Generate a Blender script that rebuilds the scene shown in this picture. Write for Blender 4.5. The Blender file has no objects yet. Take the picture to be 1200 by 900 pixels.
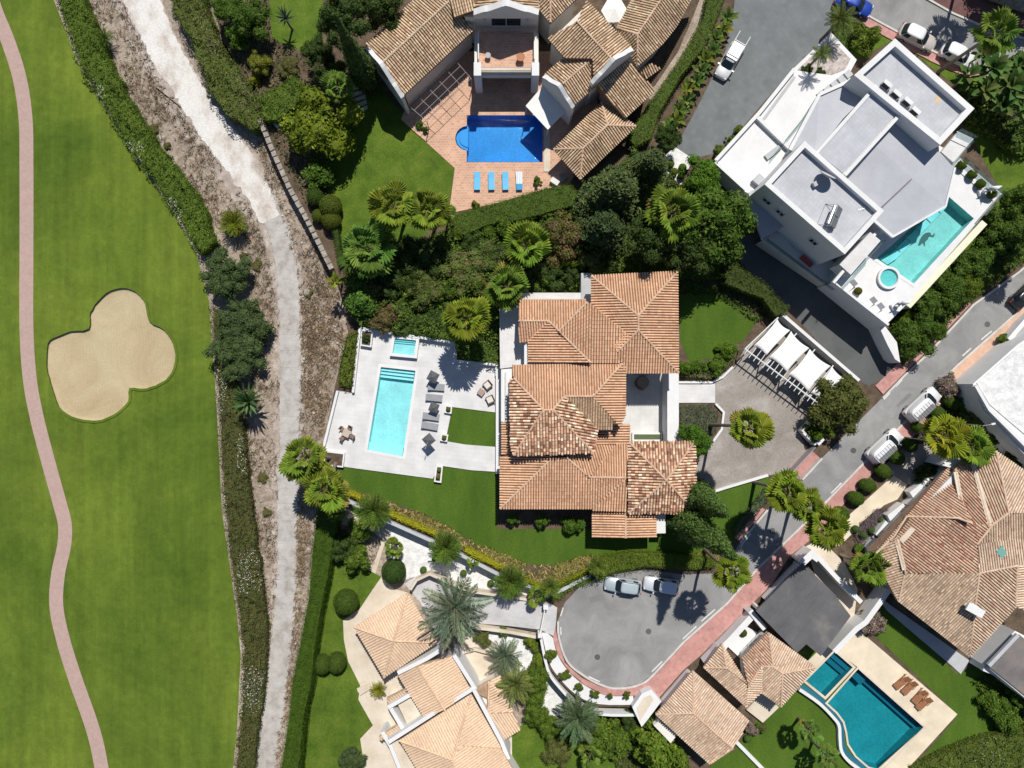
import bpy, bmesh, math, random
import numpy as np
from mathutils import Vector, Matrix
from mathutils.geometry import tessellate_polygon

# ------------------------------------------------------------------ camera, sky, sun, exposure
scene = bpy.context.scene
col = scene.collection
HC = 85.0                      # flying height of the drone above the villa's ground (m)
cam_d = bpy.data.cameras.new('camera'); cam = bpy.data.objects.new('camera', cam_d); col.objects.link(cam)
cam.location = (0, 0, HC); cam.rotation_euler = (0, 0, 0)
cam_d.sensor_width = 36.0; cam_d.lens = 36.0 * HC / 120.0; cam_d.clip_start = 1.0; cam_d.clip_end = 2000.0
scene.camera = cam
SUN_EL = math.radians(57.5); SUN_AZ = math.atan2(0.22, 0.975)
world = bpy.data.worlds.new('World'); scene.world = world; world.use_nodes = True
wn = world.node_tree.nodes; wl = world.node_tree.links
sky = wn.new('ShaderNodeTexSky'); sky.sky_type = 'NISHITA'; sky.sun_disc = False
sky.ozone_density = 3.5; sky.dust_density = 0.4; sky.sun_elevation = SUN_EL; sky.sun_rotation = SUN_AZ
wl.new(sky.outputs[0], wn['Background'].inputs[0]); wn['Background'].inputs[1].default_value = 0.068
sd = bpy.data.lights.new('sun', 'SUN'); sd.energy = 4.9; sd.angle = math.radians(0.55); sd.color = (1.0, 0.955, 0.88)
sun = bpy.data.objects.new('sun', sd); col.objects.link(sun); sun.location = (10, 40, 60)
ce = math.cos(SUN_EL)
sun.rotation_euler = Vector((-math.sin(SUN_AZ) * ce, -math.cos(SUN_AZ) * ce, -math.sin(SUN_EL))).to_track_quat('-Z', 'Y').to_euler()
vs = scene.view_settings; vs.view_transform = 'Standard'; vs.look = 'None'; vs.gamma = 1.0; vs.exposure = 0.0
scene.render.resolution_x = 1024; scene.render.resolution_y = 768
scene.cycles.use_denoising = True
scene.cycles.max_bounces = 8; scene.cycles.transparent_max_bounces = 8
scene.render.filter_size = 1.2

# ------------------------------------------------------------------ helpers
R = random.Random(7)
NR = np.random.default_rng(11)
LOW = -1.6                      # level of the golf course, the track and the southern garden

def P(px, py, z=0.0):
    """photo pixel + height above the villa's ground -> point in metres"""
    s = (HC - z) / HC / 10.0
    return Vector(((px - 600) * s, (450 - py) * s, z))
def PW(pts, z=0.0): return [P(x, y, z) for x, y in pts]

WL = {}                          # world location of unrotated parents
def tag(o, label=None, cat=None, group=None, kind=None):
    if label: o['label'] = label
    if cat: o['category'] = cat
    if group: o['group'] = group
    if kind: o['kind'] = kind
    return o
def thing(name, loc, label, cat, group=None, rz=0.0):
    o = bpy.data.objects.new(name, None); col.objects.link(o)
    o.empty_display_size = 0.3
    o.location = loc; o.rotation_euler = (0, 0, rz); WL[o.name] = Vector(loc)
    return tag(o, label, cat, group)
def obj(name, me, parent=None, loc=(0, 0, 0), rot=(0, 0, 0), sc=(1, 1, 1), color=None):
    o = bpy.data.objects.new(name, me); col.objects.link(o)
    o.parent = parent; o.location = loc; o.rotation_euler = rot; o.scale = sc
    if color: o.color = (*color, 1.0)
    return o
def npmesh(name, V, quads=None, tris=None, mat=None, cols=None, smooth=False, mats=None, midx=None):
    V = np.asarray(V, dtype=np.float32)
    me = bpy.data.meshes.new(name)
    q = np.asarray(quads if quads is not None else np.zeros((0, 4)), dtype=np.int32).reshape(-1, 4)
    t = np.asarray(tris if tris is not None else np.zeros((0, 3)), dtype=np.int32).reshape(-1, 3)
    me.vertices.add(len(V)); me.vertices.foreach_set('co', V.ravel())
    nl = q.size + t.size
    me.loops.add(nl); me.loops.foreach_set('vertex_index', np.concatenate([q.ravel(), t.ravel()]).astype(np.int32))
    npoly = len(q) + len(t)
    me.polygons.add(npoly)
    starts = np.concatenate([np.arange(len(q)) * 4, q.size + np.arange(len(t)) * 3]).astype(np.int32)
    me.polygons.foreach_set('loop_start', starts)
    me.polygons.foreach_set('use_smooth', np.full(npoly, bool(smooth)))
    me.update(calc_edges=True)
    if cols is not None:
        c = np.ones((len(V), 4), dtype=np.float32); c[:, :3] = cols
        a = me.attributes.new('col', 'FLOAT_COLOR', 'POINT'); a.data.foreach_set('color', c.ravel())
    if mat: me.materials.append(mat)
    return me
def pymesh(name, V, F, mat=None, smooth=False):
    me = bpy.data.meshes.new(name)
    me.from_pydata([tuple(v) for v in V], [], F); me.update()
    if smooth:
        for p in me.polygons: p.use_smooth = True
    if mat: me.materials.append(mat)
    return me
def place(name, V, F, mat, parent=None, smooth=False, kind=None):
    """world-space vertices -> an object whose origin is its own centre, under an unrotated parent"""
    V = [Vector(v) for v in V]
    lo = Vector((min(v.x for v in V), min(v.y for v in V), min(v.z for v in V)))
    hi = Vector((max(v.x for v in V), max(v.y for v in V), max(v.z for v in V)))
    c = Vector(((lo.x + hi.x) / 2, (lo.y + hi.y) / 2, lo.z))
    me = pymesh(name, [v - c for v in V], F, mat, smooth)
    o = obj(name, me, parent, c - (WL[parent.name] if parent else Vector()))
    WL[o.name] = c
    if kind: o['kind'] = kind
    return o
class MB:
    """collects boxes, bars, tubes and lathes in local space; build() makes ONE mesh object"""
    def __init__(s): s.V = []; s.F = []
    def box(s, c, d, rz=0.0, taper=1.0):
        b = len(s.V); cx, cy, cz = c; dx, dy, dz = d[0] / 2, d[1] / 2, d[2] / 2
        ca, sa = math.cos(rz), math.sin(rz)
        for z, k in ((-dz, 1.0), (dz, taper)):
            for x, y in ((-dx, -dy), (dx, -dy), (dx, dy), (-dx, dy)):
                x *= k; y *= k
                s.V.append((cx + x * ca - y * sa, cy + x * sa + y * ca, cz + z))
        s.F += [tuple(b + i for i in f) for f in ((3, 2, 1, 0), (4, 5, 6, 7), (0, 1, 5, 4), (1, 2, 6, 5), (2, 3, 7, 6), (3, 0, 4, 7))]
        return s
    def tube(s, pts, rad, n=6, cap=True):
        pts = [Vector(p) for p in pts]; b = len(s.V); m = len(pts)
        rads = rad if isinstance(rad, (list, tuple)) else [rad] * m
        for i, p in enumerate(pts):
            t = (pts[min(i + 1, m - 1)] - pts[max(i - 1, 0)]).normalized()
            a = t.orthogonal() if abs(t.z) < 0.9 else t.cross(Vector((0, 1, 0)))
            a.normalize(); c = t.cross(a)
            for k in range(n):
                th = 2 * math.pi * k / n
                s.V.append(tuple(p + (a * math.cos(th) + c * math.sin(th)) * rads[i]))
        for i in range(m - 1):
            for k in range(n):
                k2 = (k + 1) % n
                s.F.append((b + i * n + k, b + i * n + k2, b + (i + 1) * n + k2, b + (i + 1) * n + k))
        if cap:
            s.F.append(tuple(b + k for k in reversed(range(n)))); s.F.append(tuple(b + (m - 1) * n + k for k in range(n)))
        return s
    def lathe(s, prof, c=(0, 0, 0), n=16):
        b = len(s.V); m = len(prof)
        for r, z in prof:
            for k in range(n):
                th = 2 * math.pi * k / n
                s.V.append((c[0] + r * math.cos(th), c[1] + r * math.sin(th), c[2] + z))
        for i in range(m - 1):
            for k in range(n):
                k2 = (k + 1) % n
                s.F.append((b + i * n + k, b + i * n + k2, b + (i + 1) * n + k2, b + (i + 1) * n + k))
        s.F.append(tuple(b + k for k in reversed(range(n)))); s.F.append(tuple(b + (m - 1) * n + k for k in range(n)))
        return s
    def poly(s, pts, h):
        """flat polygon (list of 3-D points) thickened by h downwards"""
        b = len(s.V); n = len(pts)
        s.V += [tuple(p) for p in pts] + [(p[0], p[1], p[2] - h) for p in pts]
        s.F.append(tuple(b + i for i in range(n))); s.F.append(tuple(b + n + i for i in reversed(range(n))))
        for i in range(n):
            j = (i + 1) % n; s.F.append((b + i, b + n + i, b + n + j, b + j))
        return s
    def mesh(s, name, mat, smooth=False): return pymesh(name, s.V, s.F, mat, smooth)
    def build(s, name, mat, parent=None, smooth=False, loc=(0, 0, 0)): return obj(name, s.mesh(name, mat, smooth), parent, loc)
    def world(s, name, mat, parent=None, smooth=False, kind=None): return place(name, s.V, s.F, mat, parent, smooth, kind)

def area2(p): return sum(p[i].x * p[(i + 1) % len(p)].y - p[(i + 1) % len(p)].x * p[i].y for i in range(len(p)))
def ccw(p): return list(p) if area2(p) > 0 else list(reversed(p))
def inset(poly, d):
    p = ccw(poly); n = len(p); out = []
    for i in range(n):
        a, b, c = p[i - 1], p[i], p[(i + 1) % n]
        e1 = Vector((b.x - a.x, b.y - a.y)).normalized(); e2 = Vector((c.x - b.x, c.y - b.y)).normalized()
        n1 = Vector((-e1.y, e1.x)); n2 = Vector((-e2.y, e2.x))
        k = max(0.35, 1 + n1.dot(n2)); m = (n1 + n2) / k
        out.append(Vector((b.x + m.x * d, b.y + m.y * d, b.z)))
    return out
def poly_faces(outer, holes=()):
    """triangles for a polygon with holes; returns verts, faces"""
    loops = [ccw(outer)] + [list(reversed(ccw(h))) for h in holes]
    V = [v for l in loops for v in l]
    if not holes: return V, [tuple(range(len(V)))]
    T = tessellate_polygon([[Vector((v.x, v.y, 0)) for v in l] for l in loops])
    F = []
    for t in T:
        a, b, c = (V[i] for i in t)
        F.append(tuple(t) if (b.x - a.x) * (c.y - a.y) - (c.x - a.x) * (b.y - a.y) > 0 else tuple(reversed(t)))
    return V, F
def sheet(name, px, z, mat, holes=(), parent=None, kind='structure', world_pts=None):
    o = world_pts or PW(px, z)
    V, F = poly_faces(o, [PW(h, z) for h in holes])
    return place(name, V, F, mat, parent, kind=kind)
def prism_w(name, top, z0, mat, parent=None, holes=(), kind=None):
    """solid between the polygon `top` (world points at their own z) and z0, with holes cut through"""
    V, F = poly_faces(top, holes); V = [Vector(v) for v in V]; F = list(F)
    for loop in [ccw(top)] + [list(reversed(ccw(h))) for h in holes]:
        b = len(V); n = len(loop)
        V += [Vector(v) for v in loop] + [Vector((v.x, v.y, z0)) for v in loop]
        for i in range(n):
            j = (i + 1) % n; F.append((b + i, b + n + i, b + n + j, b + j))
    return place(name, V, F, mat, parent, kind=kind)
def prism(name, px, z0, z1, mat, parent=None, holes=(), kind=None):
    return prism_w(name, PW(px, z1), z0, mat, parent, [PW(h, z1) for h in holes], kind)
def sweep(name, pts, w, h, mat, parent=None, closed=False, kind=None):
    """rectangular section w x h swept along world points (their z is the bottom)"""
    n = len(pts); V = []; F = []
    for i, p in enumerate(pts):
        a = pts[i - 1] if (i or closed) else p; c = pts[(i + 1) % n] if (i < n - 1 or closed) else p
        e1 = Vector((p.x - a.x, p.y - a.y)); e2 = Vector((c.x - p.x, c.y - p.y))
        e1 = e1.normalized() if e1.length > 1e-6 else e2.normalized(); e2 = e2.normalized() if e2.length > 1e-6 else e1
        n1 = Vector((-e1.y, e1.x)); n2 = Vector((-e2.y, e2.x)); m = (n1 + n2) / max(0.4, 1 + n1.dot(n2)) * (w / 2)
        V += [(p.x - m.x, p.y - m.y, p.z), (p.x + m.x, p.y + m.y, p.z), (p.x + m.x, p.y + m.y, p.z + h), (p.x - m.x, p.y - m.y, p.z + h)]
    for i in range(n if closed else n - 1):
        b = 4 * i; d = 4 * ((i + 1) % n)
        for k in range(4):
            k2 = (k + 1) % 4; F.append((b + k, d + k, d + k2, b + k2))
    if not closed: F += [(0, 1, 2, 3), (4 * n - 1, 4 * n - 2, 4 * n - 3, 4 * n - 4)]
    return place(name, V, F, mat, parent, kind=kind)
def smooth_px(pts, closed=False, n=6):
    """Catmull-Rom through pixel points"""
    m = len(pts); out = []
    rng = range(m) if closed else range(m - 1)
    for i in rng:
        g = (lambda k: pts[k % m]) if closed else (lambda k: pts[min(max(k, 0), m - 1)])
        p0, p1, p2, p3 = g(i - 1), g(i), g(i + 1), g(i + 2)
        for k in range(n):
            t = k / n
            out.append(tuple(0.5 * (2 * p1[a] + (p2[a] - p0[a]) * t + (2 * p0[a] - 5 * p1[a] + 4 * p2[a] - p3[a]) * t * t + (3 * p1[a] - p0[a] - 3 * p2[a] + p3[a]) * t ** 3) for a in (0, 1)))
    if not closed: out.append(tuple(pts[-1]))
    return out
def in_poly(x, y, poly):
    """vectorised point in polygon"""
    inside = np.zeros(len(x), dtype=bool); n = len(poly)
    for i in range(n):
        x1, y1 = poly[i]; x2, y2 = poly[(i + 1) % n]
        c = ((y1 > y) != (y2 > y)) & (x < (x2 - x1) * (y - y1) / ((y2 - y1) if abs(y2 - y1) > 1e-9 else 1e-9) + x1)
        inside ^= c
    return inside
def copy_thing(src, loc, rz, label=None, group=None, sc=None):
    r = src.copy(); col.objects.link(r); r.location = loc; r.rotation_euler = (0, 0, rz)
    if sc: r.scale = (sc, sc, sc)
    if label: r['label'] = label
    if group: r['group'] = group
    WL[r.name] = Vector(loc)
    for ch in list(src.children):
        c = ch.copy(); col.objects.link(c); c.parent = r
        for g in list(ch.children):
            d = g.copy(); col.objects.link(d); d.parent = c
    return r

# ------------------------------------------------------------------ materials
def newmat(name):
    m = bpy.data.materials.new(name); m.use_nodes = True
    return m, m.node_tree.nodes, m.node_tree.links, m.node_tree.nodes['Principled BSDF']
def setc(sock, c): sock.default_value = (c[0], c[1], c[2], 1.0)
def noise_mat(name, stops, scale=1.0, rough=0.85, bump=0.0, bscale=8.0, stretch=(1, 1, 1), rot=0.0, detail=6.0, fine=0.12, fscale=9.0, spec=0.3, distort=0.0, big=0.0, bigscale=0.08, metal=0.0):
    """colour ramp over world-space noise, with a fine speckle and a slow large-scale drift"""
    m, n, l, b = newmat(name)
    geo = n.new('ShaderNodeNewGeometry'); mp = n.new('ShaderNodeMapping')
    mp.inputs['Scale'].default_value = stretch; mp.inputs['Rotation'].default_value = (0, 0, rot)
    l.new(geo.outputs['Position'], mp.inputs['Vector'])
    nz = n.new('ShaderNodeTexNoise'); nz.inputs['Scale'].default_value = scale; nz.inputs['Detail'].default_value = detail; nz.inputs['Roughness'].default_value = 0.62; nz.inputs['Distortion'].default_value = distort
    l.new(mp.outputs[0], nz.inputs['Vector'])
    rp = n.new('ShaderNodeValToRGB'); e = rp.color_ramp.elements
    while len(e) < len(stops): e.new(0.5)
    for i, (p, c) in enumerate(stops): e[i].position = p; e[i].color = (*c, 1)
    l.new(nz.outputs['Fac'], rp.inputs[0])
    out = rp.outputs[0]
    for amt, sc_, vec in ((fine, fscale, geo.outputs['Position']), (big, bigscale, geo.outputs['Position'])):
        if amt <= 0: continue
        n2 = n.new('ShaderNodeTexNoise'); n2.inputs['Scale'].default_value = sc_; n2.inputs['Detail'].default_value = 3.0; l.new(vec, n2.inputs['Vector'])
        mr = n.new('ShaderNodeMapRange'); mr.inputs[1].default_value = 0.25; mr.inputs[2].default_value = 0.75; mr.inputs[3].default_value = 1 - amt; mr.inputs[4].default_value = 1 + amt
        l.new(n2.outputs['Fac'], mr.inputs[0])
        mx = n.new('ShaderNodeMix'); mx.data_type = 'RGBA'; mx.blend_type = 'MULTIPLY'; mx.inputs[0].default_value = 1.0
        cmb = n.new('ShaderNodeCombineColor')
        for k in range(3): l.new(mr.outputs[0], cmb.inputs[k])
        l.new(out, mx.inputs[6]); l.new(cmb.outputs[0], mx.inputs[7]); out = mx.outputs[2]
    l.new(out, b.inputs['Base Color'])
    b.inputs['Roughness'].default_value = rough; b.inputs['Specular IOR Level'].default_value = spec; b.inputs['Metallic'].default_value = metal
    if bump > 0:
        n3 = n.new('ShaderNodeTexNoise'); n3.inputs['Scale'].default_value = bscale; n3.inputs['Detail'].default_value = 4.0; l.new(geo.outputs['Position'], n3.inputs['Vector'])
        bp = n.new('ShaderNodeBump'); bp.inputs['Strength'].default_value = 1.0; bp.inputs['Distance'].default_value = bump
        l.new(n3.outputs['Fac'], bp.inputs['Height']); l.new(bp.outputs[0], b.inputs['Normal'])
    return m
def two(c, v=0.15): return [(0.3, tuple(x * (1 - v) for x in c)), (0.7, tuple(min(1, x * (1 + v)) for x in c))]
def plain(name, c, rough=0.6, v=0.05, metal=0.0, spec=0.4, bump=0.0, scale=1.5): return noise_mat(name, two(c, v), scale=scale, rough=rough, spec=spec, metal=metal, bump=bump, fine=0.04)
def brick_mat(name, c, mortar, w=0.6, h=0.3, rot=0.0, rough=0.8, v=0.12, msize=0.02, spec=0.3, offset=0.5):
    m, n, l, b = newmat(name)
    geo = n.new('ShaderNodeNewGeometry'); mp = n.new('ShaderNodeMapping'); mp.inputs['Rotation'].default_value = (0, 0, rot); l.new(geo.outputs['Position'], mp.inputs['Vector'])
    br = n.new('ShaderNodeTexBrick'); br.offset = offset; br.inputs['Scale'].default_value = 1.0
    setc(br.inputs['Color1'], [x * (1 - v) for x in c]); setc(br.inputs['Color2'], [min(1, x * (1 + v)) for x in c]); setc(br.inputs['Mortar'], mortar)
    br.inputs['Mortar Size'].default_value = msize; br.inputs['Brick Width'].default_value = w; br.inputs['Row Height'].default_value = h
    l.new(mp.outputs[0], br.inputs['Vector'])
    nz = n.new('ShaderNodeTexNoise'); nz.inputs['Scale'].default_value = 0.5; nz.inputs['Detail'].default_value = 6; l.new(geo.outputs['Position'], nz.inputs['Vector'])
    mr = n.new('ShaderNodeMapRange'); mr.inputs[1].default_value = 0.3; mr.inputs[2].default_value = 0.7; mr.inputs[3].default_value = 0.88; mr.inputs[4].default_value = 1.1; l.new(nz.outputs['Fac'], mr.inputs[0])
    cmb = n.new('ShaderNodeCombineColor')
    for k in range(3): l.new(mr.outputs[0], cmb.inputs[k])
    mx = n.new('ShaderNodeMix'); mx.data_type = 'RGBA'; mx.blend_type = 'MULTIPLY'; mx.inputs[0].default_value = 1.0
    l.new(br.outputs['Color'], mx.inputs[6]); l.new(cmb.outputs[0], mx.inputs[7]); l.new(mx.outputs[2], b.inputs['Base Color'])
    b.inputs['Roughness'].default_value = rough; b.inputs['Specular IOR Level'].default_value = spec
    return m
def attr_mat(name, rough=0.8, spec=0.25, trans=0.0, noise=0.12, nscale=6.0):
    """colour from the 'col' attribute x the object's own colour"""
    m, n, l, b = newmat(name)
    at = n.new('ShaderNodeAttribute'); at.attribute_name = 'col'
    oi = n.new('ShaderNodeObjectInfo')
    mx = n.new('ShaderNodeMix'); mx.data_type = 'RGBA'; mx.blend_type = 'MULTIPLY'; mx.inputs[0].default_value = 1.0
    l.new(at.outputs['Color'], mx.inputs[6]); l.new(oi.outputs['Color'], mx.inputs[7])
    out = mx.outputs[2]
    if noise:
        geo = n.new('ShaderNodeNewGeometry'); nz = n.new('ShaderNodeTexNoise'); nz.inputs['Scale'].default_value = nscale; l.new(geo.outputs['Position'], nz.inputs['Vector'])
        mr = n.new('ShaderNodeMapRange'); mr.inputs[1].default_value = 0.3; mr.inputs[2].default_value = 0.7; mr.inputs[3].default_value = 1 - noise; mr.inputs[4].default_value = 1 + noise; l.new(nz.outputs['Fac'], mr.inputs[0])
        cmb = n.new('ShaderNodeCombineColor')
        for k in range(3): l.new(mr.outputs[0], cmb.inputs[k])
        m2 = n.new('ShaderNodeMix'); m2.data_type = 'RGBA'; m2.blend_type = 'MULTIPLY'; m2.inputs[0].default_value = 1.0
        l.new(out, m2.inputs[6]); l.new(cmb.outputs[0], m2.inputs[7]); out = m2.outputs[2]
    l.new(out, b.inputs['Base Color']); b.inputs['Roughness'].default_value = rough; b.inputs['Specular IOR Level'].default_value = spec
    if trans > 0:
        tr = n.new('ShaderNodeBsdfTranslucent'); ms = n.new('ShaderNodeMixShader'); ms.inputs[0].default_value = trans
        l.new(out, tr.inputs[0]); l.new(b.outputs[0], ms.inputs[1]); l.new(tr.outputs[0], ms.inputs[2]); l.new(ms.outputs[0], n['Material Output'].inputs[0])
    return m
def water_mat(name, tint, rip=0.02, rs=3.0):
    m, n, l, b = newmat(name); n.remove(b)
    tr = n.new('ShaderNodeBsdfTransparent'); setc(tr.inputs[0], tint)
    gl = n.new('ShaderNodeBsdfGlossy'); gl.inputs['Roughness'].default_value = 0.05
    fr = n.new('ShaderNodeFresnel'); fr.inputs[0].default_value = 1.33
    geo = n.new('ShaderNodeNewGeometry'); nz = n.new('ShaderNodeTexNoise'); nz.inputs['Scale'].default_value = rs; nz.inputs['Detail'].default_value = 3; l.new(geo.outputs['Position'], nz.inputs['Vector'])
    bp = n.new('ShaderNodeBump'); bp.inputs['Distance'].default_value = rip; l.new(nz.outputs['Fac'], bp.inputs['Height'])
    l.new(bp.outputs[0], gl.inputs['Normal']); l.new(bp.outputs[0], fr.inputs['Normal'])
    ms = n.new('ShaderNodeMixShader'); l.new(fr.outputs[0], ms.inputs[0]); l.new(tr.outputs[0], ms.inputs[1]); l.new(gl.outputs[0], ms.inputs[2])
    l.new(ms.outputs[0], n['Material Output'].inputs[0])
    return m
def glass_mat(name, c=(0.02, 0.03, 0.035)):
    m, n, l, b = newmat(name); setc(b.inputs['Base Color'], c); b.inputs['Roughness'].default_value = 0.08; b.inputs['Specular IOR Level'].default_value = 0.5
    return m
def rail_glass(name):
    m, n, l, b = newmat(name); n.remove(b)
    tr = n.new('ShaderNodeBsdfTransparent'); setc(tr.inputs[0], (0.72, 0.8, 0.8)); gl = n.new('ShaderNodeBsdfGlossy'); gl.inputs['Roughness'].default_value = 0.03
    ms = n.new('ShaderNodeMixShader'); ms.inputs[0].default_value = 0.12; l.new(tr.outputs[0], ms.inputs[1]); l.new(gl.outputs[0], ms.inputs[2]); l.new(ms.outputs[0], n['Material Output'].inputs[0])
    return m

M = {}
M['earth'] = noise_mat('dry earth', [(0.3, (0.195, 0.15, 0.115)), (0.5, (0.30, 0.245, 0.195)), (0.72, (0.41, 0.35, 0.295))], scale=0.8, distort=1.5, detail=10, bump=0.08, bscale=4, fine=0.3, fscale=6, big=0.2)
M['soil'] = noise_mat('garden soil', [(0.3, (0.05, 0.036, 0.024)), (0.7, (0.15, 0.105, 0.07))], scale=0.8, bump=0.06, bscale=5, fine=0.3)
def fairway_mat():
    """mown grass: slow drift of tone, long mower streaks and a fine tuft texture"""
    m, n, l, b = newmat('fairway grass'); geo = n.new('ShaderNodeNewGeometry'); pos = geo.outputs['Position']
    def nz(scale, detail, st=(1, 1, 1), rot=0.0, dist=0.0):
        mp = n.new('ShaderNodeMapping'); mp.inputs['Scale'].default_value = st; mp.inputs['Rotation'].default_value = (0, 0, rot); l.new(pos, mp.inputs['Vector'])
        t = n.new('ShaderNodeTexNoise'); t.inputs['Scale'].default_value = scale; t.inputs['Detail'].default_value = detail; t.inputs['Roughness'].default_value = 0.65; t.inputs['Distortion'].default_value = dist; l.new(mp.outputs[0], t.inputs['Vector']); return t.outputs['Fac']
    rp = n.new('ShaderNodeValToRGB'); e = rp.color_ramp.elements; e[0].position = 0.32; e[0].color = (0.056, 0.100, 0.011, 1); e[1].position = 0.68; e[1].color = (0.132, 0.180, 0.023, 1); l.new(nz(0.045, 5, dist=0.6), rp.inputs[0]); out = rp.outputs[0]
    for f, lo, hi, amt in ((nz(1.1, 4, (1, 0.05, 1), 0.12), 0.3, 0.7, 0.11), (nz(0.8, 3, (1, 0.07, 1), -0.75), 0.35, 0.65, 0.07), (nz(0.25, 9, dist=1.2), 0.3, 0.7, 0.11), (nz(1.6, 9), 0.3, 0.7, 0.14), (nz(9.0, 3), 0.3, 0.7, 0.09)):
        mr = n.new('ShaderNodeMapRange'); mr.inputs[1].default_value = lo; mr.inputs[2].default_value = hi; mr.inputs[3].default_value = 1 - amt; mr.inputs[4].default_value = 1 + amt; l.new(f, mr.inputs[0])
        c = n.new('ShaderNodeCombineColor')
        for k in range(3): l.new(mr.outputs[0], c.inputs[k])
        mx = n.new('ShaderNodeMix'); mx.data_type = 'RGBA'; mx.blend_type = 'MULTIPLY'; mx.inputs[0].default_value = 1.0; l.new(out, mx.inputs[6]); l.new(c.outputs[0], mx.inputs[7]); out = mx.outputs[2]
    l.new(out, b.inputs['Base Color']); b.inputs['Roughness'].default_value = 0.9; b.inputs['Specular IOR Level'].default_value = 0.12
    bp = n.new('ShaderNodeBump'); bp.inputs['Distance'].default_value = 0.04; l.new(nz(6.0, 5), bp.inputs['Height']); l.new(bp.outputs[0], b.inputs['Normal'])
    return m
M['fairway'] = fairway_mat()
M['lawn'] = noise_mat('garden lawn', [(0.25, (0.042, 0.082, 0.010)), (0.5, (0.080, 0.132, 0.014)), (0.75, (0.125, 0.172, 0.024))], scale=0.5, detail=8, bump=0.03, bscale=12, fine=0.25, fscale=5, big=0.15, rough=0.9, spec=0.15)
M['turf'] = noise_mat('artificial turf', [(0.3, (0.044, 0.092, 0.011)), (0.7, (0.080, 0.138, 0.017))], scale=0.35, stretch=(1, 0.35, 1), rot=0.5, detail=9, bump=0.02, bscale=14, fine=0.22, fscale=6, big=0.12, rough=0.9, spec=0.12)
M['sand'] = noise_mat('bunker sand', [(0.3, (0.37, 0.285, 0.16)), (0.7, (0.48, 0.40, 0.255))], scale=0.16, fine=0.07, fscale=4, distort=1.0)
def rake(m):
    n, l = m.node_tree.nodes, m.node_tree.links; b = n['Principled BSDF']; geo = n.new('ShaderNodeNewGeometry'); w = n.new('ShaderNodeTexWave'); w.inputs['Scale'].default_value = 0.9; w.inputs['Distortion'].default_value = 9.0; w.inputs['Detail'].default_value = 2.0; w.inputs['Detail Scale'].default_value = 0.25
    nz = n.new('ShaderNodeTexNoise'); nz.inputs['Scale'].default_value = 5.0; nz.inputs['Detail'].default_value = 6.0; l.new(geo.outputs['Position'], nz.inputs['Vector']); l.new(geo.outputs['Position'], w.inputs['Vector'])
    ad = n.new('ShaderNodeMath'); ad.operation = 'ADD'; l.new(w.outputs['Fac'], ad.inputs[0]); l.new(nz.outputs['Fac'], ad.inputs[1])
    bp = n.new('ShaderNodeBump'); bp.inputs['Distance'].default_value = 0.015; l.new(ad.outputs[0], bp.inputs['Height']); l.new(bp.outputs[0], b.inputs['Normal'])
rake(M['sand'])
M['cart_path'] = attr_mat('pink concrete', rough=0.9, noise=0.07, nscale=3)
M['gravel'] = noise_mat('white gravel track', [(0.3, (0.34, 0.28, 0.235)), (0.42, (0.52, 0.475, 0.43)), (0.52, (0.63, 0.61, 0.58)), (0.78, (0.71, 0.70, 0.685))], scale=0.42, stretch=(1, 0.6, 1), rot=0.5, detail=12, bump=0.05, bscale=7, fine=0.12, fscale=5)
M['track'] = noise_mat('worn concrete', [(0.28, (0.275, 0.25, 0.225)), (0.5, (0.405, 0.385, 0.36)), (0.75, (0.49, 0.475, 0.455))], scale=0.9, detail=9, bump=0.03, bscale=6, fine=0.12, fscale=7)
M['asphalt'] = noise_mat('asphalt', [(0.28, (0.18, 0.18, 0.178)), (0.5, (0.24, 0.238, 0.235)), (0.78, (0.32, 0.315, 0.31))], scale=0.3, detail=12, bump=0.01, bscale=14, fine=0.08, fscale=9, distort=0.8, big=0.1)
M['asphalt_patch'] = noise_mat('asphalt repair', [(0.3, (0.16, 0.16, 0.158)), (0.7, (0.205, 0.203, 0.2))], scale=0.6, detail=9, fine=0.1)
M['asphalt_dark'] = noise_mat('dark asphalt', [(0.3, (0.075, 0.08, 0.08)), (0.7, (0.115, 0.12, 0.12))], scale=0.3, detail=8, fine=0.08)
M['drive'] = noise_mat('driveway resin', [(0.28, (0.21, 0.183, 0.163)), (0.55, (0.29, 0.262, 0.238)), (0.8, (0.42, 0.395, 0.37))], scale=0.22, detail=10, fine=0.14, fscale=4, distort=1.2)
M['pink'] = brick_mat('pink paving', (0.47, 0.235, 0.21), (0.42, 0.28, 0.25), w=0.4, h=0.4, rot=0.78, v=0.12)
M['salmon'] = brick_mat('salmon paving', (0.56, 0.36, 0.26), (0.5, 0.36, 0.28), w=0.4, h=0.4, rot=0.78, v=0.1)
M['maroon'] = brick_mat('maroon paving with shade in colour', (0.13, 0.06, 0.055), (0.12, 0.07, 0.065), w=0.4, h=0.4, rot=0.4, v=0.12)  # pink paving darkened; this pavement's shade is partly put into the colour
M['kerb'] = plain('kerb concrete', (0.52, 0.50, 0.47), rough=0.85, v=0.15)
M['paint'] = plain('road paint', (0.6, 0.59, 0.57), rough=0.7, v=0.2)
M['white'] = noise_mat('white render', two((0.66, 0.66, 0.66), 0.05), scale=0.8, rough=0.8, fine=0.04, big=0.04)
M['cream'] = noise_mat('cream render', two((0.68, 0.65, 0.60), 0.06), scale=0.8, rough=0.85, fine=0.05, big=0.06)
M['terrace'] = brick_mat('white terrace tile', (0.60, 0.595, 0.595), (0.51, 0.505, 0.505), w=1.0, h=0.5, rot=0.1, v=0.025, msize=0.012, rough=0.55)
M['courtyard'] = brick_mat('pale courtyard tile', (0.60, 0.60, 0.59), (0.52, 0.52, 0.51), w=0.6, h=0.6, v=0.03, msize=0.012, offset=0.0)
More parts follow.
